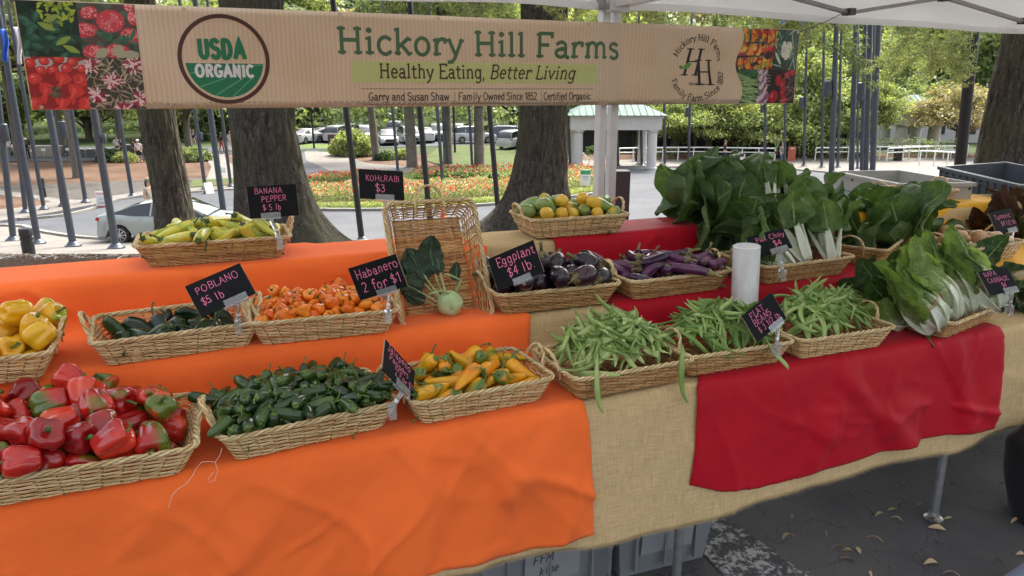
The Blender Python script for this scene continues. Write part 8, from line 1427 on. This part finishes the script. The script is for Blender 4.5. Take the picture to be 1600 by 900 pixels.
card((1.716, 2.527, .948), -.690, -.079, .268, .92, [('NAPA', .019, -.055, .024), ('CABBAGE', .018, -.052, -.003), ('$4', .019, .002, -.028)], RIMZ(1577, 482, .835), 'black price card reading napa cabbage four dollars', joint=.028)
card((2.116, 3.15, 1.053), -.530, -.063, .418, 1.0, [('Tumeric', .022, -.050, .012), ('$4 1/2 lb', .020, -.024, -.020)], RIMZ(1580, 380, .98), 'black price card reading tumeric four dollars above the onions', joint=.028)
# ---------------------------------------------------------------- leafy greens
def mat_blade(name, dark, mid, light, vein, rough=.5, crinkle=0, whitebase=0, trans=.18, back=None):
    t = NT(name); uv = t.n('UVMap').outputs[0]; s = t.n('SeparateXYZ'); t.l(uv, s.inputs[0]); u = t.math('ABSOLUTE', s.outputs[0]); v = s.outputs[1]; c = t.co('Object', rnd=True); n = t.noise(c, 22, 4, .6); oi = t.n('ObjectInfo')
    f = t.math('ADD', t.math('MULTIPLY', n, .75), t.math('MULTIPLY', oi.outputs['Random'], .25)); col = t.ramp(f, [(.3, dark), (.5, mid), (.72, light)])
    nn = t.noise(uv, 5, 2); sv = t.math('ABSOLUTE', t.math('SINE', t.math('ADD', t.math('MULTIPLY', t.math('SUBTRACT', v, t.math('MULTIPLY', u, .22)), 21), t.math('MULTIPLY', nn, 2.5)))); side = t.mapr(sv, .0, .13, 1, 0); side = t.math('MULTIPLY', side, t.mapr(u, .5, 1.0, 1, .1)); mid_ = t.mapr(t.math('ADD', u, t.math('MULTIPLY', v, .035)), .03, .075, 1, 0)
    vo = t.n('TexVoronoi', feature='DISTANCE_TO_EDGE'); vo.inputs['Scale'].default_value = 22; t.l(uv, vo.inputs['Vector']); ret = t.mapr(vo.outputs['Distance'], 0, .07, 1, 0)
    ve = t.math('MAXIMUM', mid_, t.math('MAXIMUM', t.math('MULTIPLY', side, .8), t.math('MULTIPLY', ret, .2))); col = t.mix(ve, col, vein)
    if whitebase: col = t.mix(t.mapr(t.math('ADD', t.math('ADD', v, t.math('MULTIPLY', u, .55)), t.math('MULTIPLY', nn, .25)), whitebase-.12, whitebase+.22, 1, 0), col, vein)
    t.set(col=col, rough=rough, spec=.4); h = t.math('ADD', t.math('MULTIPLY', ve, -1), t.math('MULTIPLY', t.noise(c, 60 if not crinkle else 45, 3), .5+crinkle)); t.bump(h, .7+.3*crinkle, .005)
    tr = t.n('BsdfTranslucent'); t.l(t.mix(1, col, (1.5, 1.6, .6), 'MULTIPLY'), tr.inputs[0]); ms = t.n('MixShader'); ms.inputs[0].default_value = trans; t.l(t.b.outputs[0], ms.inputs[1]); t.l(tr.outputs[0], ms.inputs[2]); t.l(ms.outputs[0], t.out.inputs[0]); return t.m
B_pak = mat_blade('pak_choi_blade', (.042, .088, .026), (.086, .158, .046), (.155, .245, .078), (.34, .44, .20), .5, trans=.28); B_big = mat_blade('broad_leaf_blade', (.040, .086, .030), (.078, .148, .052), (.14, .225, .086), (.32, .42, .20), .5, trans=.28); B_napa = mat_blade('napa_blade', (.10, .19, .03), (.21, .34, .065), (.38, .50, .14), (.66, .72, .48), .42, 1.4, .50, .32); B_napad = mat_blade('napa_outer_blade', (.012, .045, .010), (.030, .085, .016), (.07, .15, .03), (.36, .48, .24), .42, 1.4, .12, .25)
B_kohl = mat_blade('kohlrabi_blade', (.020, .045, .028), (.042, .080, .050), (.075, .12, .075), (.20, .30, .18), .6); B_beet = mat_blade('beet_blade', (.020, .008, .010), (.045, .022, .014), (.075, .06, .022), (.16, .015, .03), .5, .4); B_beet2 = mat_blade('beet_green_blade', (.03, .04, .012), (.06, .08, .02), (.11, .13, .035), (.18, .05, .05), .5, .4); B_grn = mat_blade('bagged_blade', (.03, .07, .02), (.06, .12, .035), (.12, .2, .06), (.25, .34, .16))
S_white = mat_veg('white_stalk', [(.3, (.52, .58, .40)), (.5, (.66, .70, .54)), (.75, (.76, .77, .66))], .32, 20, coat=.1); S_pale = mat_veg('pale_green_stalk', [(.3, (.22, .32, .11)), (.5, (.34, .44, .18)), (.75, (.46, .55, .28))], .35, 20, coat=.1); S_red = plain('red_stalk', (.16, .012, .03), .4); S_kohl = mat_veg('kohlrabi_skin', [(.3, (.34, .46, .20)), (.5, (.42, .54, .27)), (.75, (.52, .62, .38))], .4, 14, coat=.05); M_band = plain('rubber_band', (.50, .22, .13), .6)
def leaf_mesh(name, seed, Lp, wp, Lb, wb, bend, ruf, cup, tip=.5, nt=26, nu=14, mats=(None, None), crk=0, tp=.006, holes=0, sheath=0, bulge=0, bs=.86, rnd=.62):
    """stalk from the origin along +Z, blade beyond it, curling towards +X; mesh slots: blade, stalk"""
    rn = random.Random(seed); L = Lp+Lb; m = MB(); uvs = []
    cv = [Vector((0, 0, 0))]; N = 40; a = 0; fr = []
    for i in range(N):
        u = i/N; a += bend/N*(.35+1.3*u); cv.append(cv[-1]+Vector((math.sin(a), 0, math.cos(a)))*L/N)
    def at_(t):
        x = min(N-1e-6, t/L*N); i = int(x); p = cv[i].lerp(cv[i+1], x-i)+Vector((bulge*math.sin(min(1, t/(Lp*1.7))*math.pi), 0, 0)); d = (cv[i+1]-cv[i]).normalized(); return p, d, Vector((d.z, 0, -d.x))   # point, tangent, upper normal (towards the outer side -> +X)
    st = []; k = 14
    nstk = 18
    for i in range(nstk+1):                                        # stalk and midrib: crescent section
        t = (Lp+Lb*.78)*i/nstk; p, d, nn = at_(t); f = t/Lp; w_ = wp*(1-.45*min(1, f)**1.2) if f < 1 else wp*.50*(1-(t-Lp)/(Lb*.80))**1.6*max(.3, 1-(t-Lp)*12)+.0007; w_ *= (1-.30*math.exp(-(t/.018)**2)); th = w_*(.34 if f < 1 else .4)+tp*.15; row = []
        for q in range(k):
            b = 2*math.pi*q/k; y = math.cos(b)*w_; z = math.sin(b)*th; z += -sheath*w_*(math.cos(b)**2)*(1-min(1, f)*.7) if f < 1.2 else 0; row.append(p+Vector((0, 1, 0))*y-nn*z-nn*th*.3)
        st.append(row)
    V_ = [v for r in st for v in r]; F_ = [(i*k+q, i*k+(q+1) % k, (i+1)*k+(q+1) % k, (i+1)*k+q) for i in range(nstk) for q in range(k)]+[tuple(reversed(range(k)))]; ks_ = int(nstk*Lp*1.12/(Lp+Lb*.78))*k; m.add(V_, F_, 1); m.m = [1 if (f[0] < ks_) else 0 for f in m.f]; uvs += [(0, .3)]*len(V_)
    ph = [rn.uniform(0, 6.28) for _ in range(6)]; V_ = []; W_ = []
    for i in range(nt+1):
        v = i/nt; t = Lp*bs+(L-Lp*bs)*v; p, d, nn = at_(t); g = (math.sin(math.pi*min(1, max(0, v))**(.62+.5*tip))**rnd)*(1 if v < .999 else .05); g = max(g, .03 if v < .1 else .02); w_ = wb*g
        for j in range(nu+1):
            u = 2*j/nu-1; au = abs(u); ed = 1+(.018 if not crk else .05)*math.sin(v*23+ph[0]+u)*au+(.008 if not crk else .04)*math.sin(v*57+ph[1])*au; y = u*w_*ed; rip = ruf*au**2.2*(math.sin(v*9+ph[2]+(1.5 if u > 0 else 0))+(.5 if crk else .18)*math.sin(v*21+ph[3]*(1 if u > 0 else 2)))*w_; c_ = cup*au**1.6*w_; cr_ = crk*(mn.noise(Vector((u*4+seed, v*9, seed)))+.5*mn.noise(Vector((u*9+seed, v*19, 3)))) if crk else .016*mn.noise(Vector((u*1.7+seed, v*3, seed)))+.006*mn.noise(Vector((u*4+seed, v*8, seed)))
            V_.append(p+Vector((0, 1, 0))*y*(1-.12*abs(cup)*au)+nn*(-c_+rip+cr_)+d*(-.12*w_*au*au)); W_.append((u, v))
    F_ = []
    for i in range(nt):
        for j in range(nu):
            if holes and rn.random() < holes and 2 < i < nt-3 and 2 < j < nu-3 and abs(j-nu/2) > 1: continue
            F_.append((i*(nu+1)+j, (i+1)*(nu+1)+j, (i+1)*(nu+1)+j+1, i*(nu+1)+j+1))
    m.add(V_, F_, 0); uvs += W_; me = m.mesh(name, True); uv = me.uv_layers.new(name='UVMap'); uv.data.foreach_set('uv', [c for lp in me.loops for c in uvs[lp.vertex_index]])
    for q in mats: me.materials.append(q)
    return me
PK = [leaf_mesh('pak_leaf', 10+i, [.10, .085, .11, .08, .095, .105][i], .0135, [.14, .155, .13, .16, .13, .15][i], [.064, .074, .060, .080, .058, .070][i], [.6, 1.2, .3, 1.7, .8, 2.1][i], [.18, .26, .15, .24, .2, .26][i], [.35, .15, .5, -.25, .3, .05][i], .30, mats=(B_pak, S_white), holes=.004, sheath=.5, nt=30, nu=18, bulge=.006, rnd=.5) for i in range(6)]
BG = [leaf_mesh('broad_leaf', 30+i, [.10, .09, .12, .085, .11][i], .012, [.21, .23, .19, .24, .22][i], [.110, .120, .100, .128, .115][i], [.9, 1.6, .5, 2.2, 1.3][i], [.15, .22, .14, .2, .24][i], [.3, .1, .45, -.25, .2][i], .28, mats=(B_big, S_pale), holes=.003, sheath=.4, nt=34, nu=22, rnd=.48) for i in range(5)]
NP = [leaf_mesh('napa_leaf', 50+i, [.14, .15, .135, .12][i], .032, [.24, .26, .22, .28][i], [.078, .092, .070, .10][i], [.02, .15, -.15, .6][i], [.14, .18, .12, .22][i], [.9, .8, 1.0, .3][i], .26, mats=((B_napa, B_napa, B_napa, B_napad)[i], S_white), crk=.008, sheath=1.0, nt=46, nu=26, bulge=(.046, .048, .044, .040)[i], bs=(.45, .4, .5, .6)[i]) for i in range(4)]
PT = [leaf_mesh('tall_pak_leaf', 100+i, [.145, .13, .15, .135][i], .021, [.13, .14, .12, .15][i], [.062, .070, .056, .072][i], [.25, .7, .1, 1.1][i], [.16, .22, .15, .2][i], [.3, .1, .4, -.2][i], .30, mats=(B_pak, S_white), holes=.004, sheath=.55, nt=30, nu=18, bulge=[.010, .014, .006, .012][i], bs=.95, rnd=.5) for i in range(4)]
KH = [leaf_mesh('kohlrabi_leaf', 70+i, .09, .0042, [.11, .12, .10][i], [.044, .05, .04][i], [.5, 1.0, .2][i], .24, .3, .38, mats=(B_kohl, S_pale)) for i in range(3)]
BT = [leaf_mesh('beet_leaf', 80+i, .12, .004, [.17, .15, .18][i], [.058, .05, .062][i], [.8, 1.4, .4][i], .3, .3, .45, mats=((B_beet, B_beet2, B_beet)[i], S_red), crk=.006) for i in range(3)]
SG = [leaf_mesh('bagged_leaf', 90+i, .03, .003, .09, .04, .8, .3, .3, .45, mats=(B_grn, S_pale)) for i in range(2)]
def bunch(name, base, tip, meshes, n, spread, label, cat, scale=1.0, seed=0, band=.30, twist=0, group=None, inner=0, bandr=.022, roll=0, mesh_sel=None, rmul=1.0):
    """leaves set round one axis from base to tip; inner leaves stand closer to the axis"""
    base, tip = Vector(base), Vector(tip); d = (tip-base).normalized(); rn = random.Random(seed); t = empty(name, base, 0, label, cat, group); t.rotation_mode = 'QUATERNION'; t.rotation_quaternion = d.to_track_quat('Z', 'Y')
    for i in range(n):
        k = i/max(1, n-1); az = i*2.39996+roll; tl = spread*(.25+.75*k)*rn.uniform(.75, 1.2); off = (.006+.010*k)*rmul; s = scale*rn.uniform(.82, 1.12); me = meshes[rn.randrange(len(meshes)) if mesh_sel is None else mesh_sel[i % len(mesh_sel)]]
        link('leaf', me, t, None, (math.cos(az)*off, math.sin(az)*off, rn.uniform(0, .012)), Euler((0, tl, az), 'XYZ').to_matrix().to_euler() if 0 else (Matrix.Rotation(az, 3, 'Z') @ Matrix.Rotation(tl, 3, 'Y') @ Matrix.Rotation(rn.uniform(-.5, .5), 3, 'Z')).to_euler(), s)
    if band: m = MB(); [m.tube([(bandr*math.cos(2*math.pi*j/20), bandr*math.sin(2*math.pi*j/20)*.92, band*.35*scale+.006*math.sin(2*math.pi*j/20+q)+q*.004) for j in range(20)], .0013, 5, closed=True) for q in (0, 1)]; m.build('rubber_band', M_band, t)
    return t
def BU(bx, by, bd, tx, ty, td, **k): return OND(bx, by, bd), OND(tx, ty, td)
NH = MB().add(*organ(.27, lambda t: (max(.003, .054*min(1, (t/.14+.02)**.5)*(1-.25*t)*(1 if t < .9 else ((1-t)/.1)**.5)), .27*t), 32, 22, 9, .10, 1.0, wob=.05, seed=5)).mesh('heart')
hm = NT('napa_heart'); s_ = hm.n('SeparateXYZ'); hm.l(hm.co('Object'), s_.inputs[0]); nz_ = hm.noise(hm.co('Object', (60, 60, 9)), 1, 3); hm.set(col=hm.ramp(hm.mapr(hm.math('ADD', s_.outputs[2], hm.math('MULTIPLY', nz_, .10)), -.08, .16), [(0, (.74, .76, .62)), (.4, (.62, .70, .44)), (.75, (.25, .38, .09)), (1, (.10, .20, .03))]), rough=.4); hm.bump(nz_, .4, .004); M_heart = hm.m
for (b, tp_, ms, n, spr, sc, sd_0, lb) in (
    ((1140, 348, .84), (1035, 345, .78), BG, 8, .75, 1.12, 1, 'broad leafed bunch drooping over the left end of the pile'),
    ((1135, 330, .90), (1035, 300, .95), BG, 8, .7, 1.08, 2, 'broad leafed bunch at the upper left of the pile'),
    ((1140, 335, .95), (1090, 275, 1.02), BG, 8, .6, 1.1, 3, 'dark leafed bunch forming the top of the pile'),
    ((1180, 380, .74), (1120, 388, .62), BG, 7, .7, 1.05, 4, 'broad leafed bunch hanging low beside the violet eggplants'),
    ((1180, 328, .80), (1142, 262, .86), PT, 5, .35, .85, 5, 'pak choi bunch with a banded white stalk near the top of the pile'),
    ((1206, 332, .76), (1194, 262, .84), PT, 5, .40, .8, 6, 'pak choi bunch standing behind, left of the topmost pair'),
    ((1238, 330, .82), (1236, 258, .90), PT, 5, .40, .8, 7, 'pak choi bunch standing upright right of the topmost pair'),
    ((1215, 345, .98), (1200, 280, 1.0), BG, 6, .6, .9, 8, 'broad leafed bunch seen between the two upright ones'),
    ((1280, 350, .80), (1262, 300, .88), BG, 6, .6, .85, 9, 'broad leafed bunch at the right shoulder of the pile'),
    ((1225, 395, .56), (1180, 350, .62), BG, 6, .6, .9, 10, 'broad leafed bunch leaning left in the basket behind the card'),
    ((1262, 412, .44), (1222, 340, .56), PT, 6, .26, 1.1, 11, 'pak choi bunch with thick white stalks in the middle of the basket'),
    ((1302, 412, .43), (1290, 335, .52), PT, 6, .24, 1.1, 12, 'pak choi bunch standing at the right end of the basket'),
    ((1240, 420, .42), (1185, 385, .48), PT, 6, .22, 1.0, 13, 'pak choi bunch lying low behind the card'),
    ((1272, 385, .62), (1258, 318, .70), BG, 6, .6, .9, 14, 'broad leafed bunch between the basket and the back pile')):
    B_, T_ = OND(*b), OND(*tp_); bunch('pak_choi_bunch', B_, T_, ms, n, spr, lb, 'leafy greens', sc, sd_0, group='bunches of pak choi and broad leaves in the pile')
for (b, tp_, n, spr, sc, sd_0, lb) in (
    ((1418, 402, .58), (1392, 335, .62), 7, .62, 1.05, 21, 'largest broad leafed bunch, its pale stalk tied above the napa cabbages'),
    ((1365, 408, .60), (1330, 368, .64), 7, .7, .95, 22, 'broad leafed bunch spreading left from the half hidden basket'),
    ((1400, 372, .74), (1365, 310, .84), 8, .65, 1.0, 23, 'broad leafed bunch rising in front of the grey crate'),
    ((1430, 385, .68), (1425, 335, .72), 7, .7, .85, 24, 'broad leafed bunch beside the empty basket')):
    bunch('broad_leaf_bunch', OND(*b), OND(*tp_), BG, n, spr, lb, 'leafy greens', sc, sd_0, group='broad leafed bunches above the napa cabbages')
for i, (b, tp_, n, spr, sc, roll, lb) in enumerate((((1466, 512, .0), (1385, 395, .06), 9, .17, .82, .3, 'leftmost napa cabbage, its thick white base over the basket rim'), ((1484, 500, .03), (1415, 378, .12), 9, .17, .82, 1.1, 'napa cabbage second from the left, pressed against the first'), ((1512, 492, .05), (1440, 378, .20), 9, .2, .80, 2.0, 'napa cabbage in the middle with a band half way up'), ((1556, 484, .02), (1488, 385, .12), 9, .22, .82, 2.8, 'rightmost napa cabbage beside its price card'))):
    nb_ = bunch('napa_cabbage', OND(*b), OND(*tp_), NP, n, spr*.25, lb, 'cabbage', sc, 40+i, .42, group='napa cabbages in the basket', bandr=.060, roll=roll, mesh_sel=(2, 0, 2, 0, 2, 1, 0, 1, 0, 1, 1, 3, 3), rmul=1.3)
    link('heart', NH, nb_, M_heart, (0, 0, .125), None, sc)
for i, (b, tp_, lb) in enumerate((((1420, 500, .14), (1362, 455, .20), 'outer green leaves of a napa bunch spilling to the left'), ((1450, 480, .22), (1395, 480, .16), 'dark leafy napa bunch low in the shade of the basket'), ((1500, 470, .25), (1520, 400, .35), 'dark leafed napa bunch behind the price card'))):
    bunch('napa_outer_leaves', OND(*b), OND(*tp_), NP, 6, .6, lb, 'leafy greens', .75, 60+i, 0, group='loose outer napa leaves', mesh_sel=(3, 3, 1))
# kohlrabi
kp = OND(703, 474, .475); t = empty('kohlrabi', kp, 0, 'single pale green kohlrabi with grey green leaves in the upright basket', 'kohlrabi'); P = []
for i in range(33):
    a = 2*math.pi*i/32; row = []
    for j in range(19):
        p = math.pi*j/18; r = .041*(1+.035*math.cos(a*5+math.sin(p*3)))*math.sin(p)**.9; row.append((r*math.cos(a), -.036*math.cos(p)*-1*-1+(.004*math.exp(-(p/.25)**2)), r*math.sin(a)))
    P.append(row)
MB().grid(P).build('bulb', S_kohl, t)
m = MB(); m.lathe([(.006, 0), (.005, .004), (.002, .006)], 10, M=Matrix.Translation((.008, -.036, -.004)) @ Matrix.Rotation(R(90), 4, 'X')); m.build('stem_scar', S_pale, t)
for i, (r1, az, mi, s, st) in enumerate(((-.55, 1.5, 0, 1.0, (-.025, .0, .012)), (-.95, 1.8, 1, .85, (-.033, 0, .0)), (-.15, 1.3, 2, .9, (-.012, .005, .03)), (-.30, 1.2, 1, 1.0, (-.02, .01, .02)), (-1.15, 1.6, 0, .6, (-.036, 0, -.01)), (.15, 1.5, 2, .55, (.02, 0, .03)), (-.7, 1.4, 2, .95, (-.03, .01, .008)))):
    link('leaf', KH[mi], t, None, st, (Matrix.Rotation(TA, 3, 'Z') @ Matrix.Rotation(r1, 3, 'Y') @ Matrix.Rotation(R(-22), 3, 'X') @ Matrix.Rotation(-az, 3, 'Z')).to_euler(), s)
m = MB()
for q in (((.02, .0, .03), (.035, -.01, .075), (.0, -.012, .095), (-.02, -.01, .10)), ((.0, -.01, .036), (-.03, -.02, .05), (-.075, -.015, .042))): m.tube([Matrix.Rotation(TA, 3, 'Z') @ Vector(p) for p in q], [.0045, .0035, .0032, .003][:len(q)], 8)
m.build('cut_stalk', S_pale, t)
# beet greens, bag of greens
for i, (b, tp_, n, sc, lb) in enumerate((((1585, 400, .62), (1555, 330, .72), 10, 1.0, 'dark red beet greens behind the tumeric card'), ((1600, 380, .75), (1590, 300, .85), 9, 1.05, 'red brown beet greens rising before the gridded crate'), ((1580, 385, .66), (1535, 355, .64), 9, .9, 'purple green beet leaves spreading left over the yellow cloth'), ((1625, 420, .60), (1610, 330, .66), 9, 1.0, 'beet greens cut by the right edge'))):
    bunch('beet_greens_bunch', OND(*b), OND(*tp_), BT, n, .6, lb, 'leafy greens', sc*1.12, 70+i, 0, group='beet greens at the right end')
bg_ = empty('produce_bag', T(3.42, .12, .765), TA, 'clear plastic bag of green leaves right of the napa cabbages', 'bag'); P = []
for i in range(33):
    a = 2*math.pi*i/32; P.append([((.13*math.sin(p)**.6*(1+.10*mn.noise(Vector((math.cos(a)*3, math.sin(a)*3, p*4)))))*math.cos(a), (.09*math.sin(p)**.6*(1+.1*mn.noise(Vector((math.cos(a)*4, math.sin(a)*4, p*3)))))*math.sin(a), .075-.075*math.cos(p)) for p in [math.pi*j/14 for j in range(15)]])
fm = NT('clear_bag_film'); fm.set(col=(.9, .93, .93), rough=.12); fm.b.inputs['Transmission Weight'].default_value = 1; fm.b.inputs['IOR'].default_value = 1.08; fm.bump(fm.noise(fm.co(), 40, 4, .7, dist=1), .8, .01); MB().grid(P).build('bag_film', fm.m, bg_)
rn = random.Random(4)
for i in range(26): link('leaf', SG[i % 2], bg_, None, (rn.uniform(-.08, .08), rn.uniform(-.05, .05), rn.uniform(.02, .10)), (rn.uniform(0, 6), rn.uniform(0, 6), rn.uniform(0, 6)), .8)
print('SCENE OBJECTS', len(bpy.data.objects), 'unique tris', sum(len(m.loops)-2*len(m.polygons) for m in bpy.data.meshes))
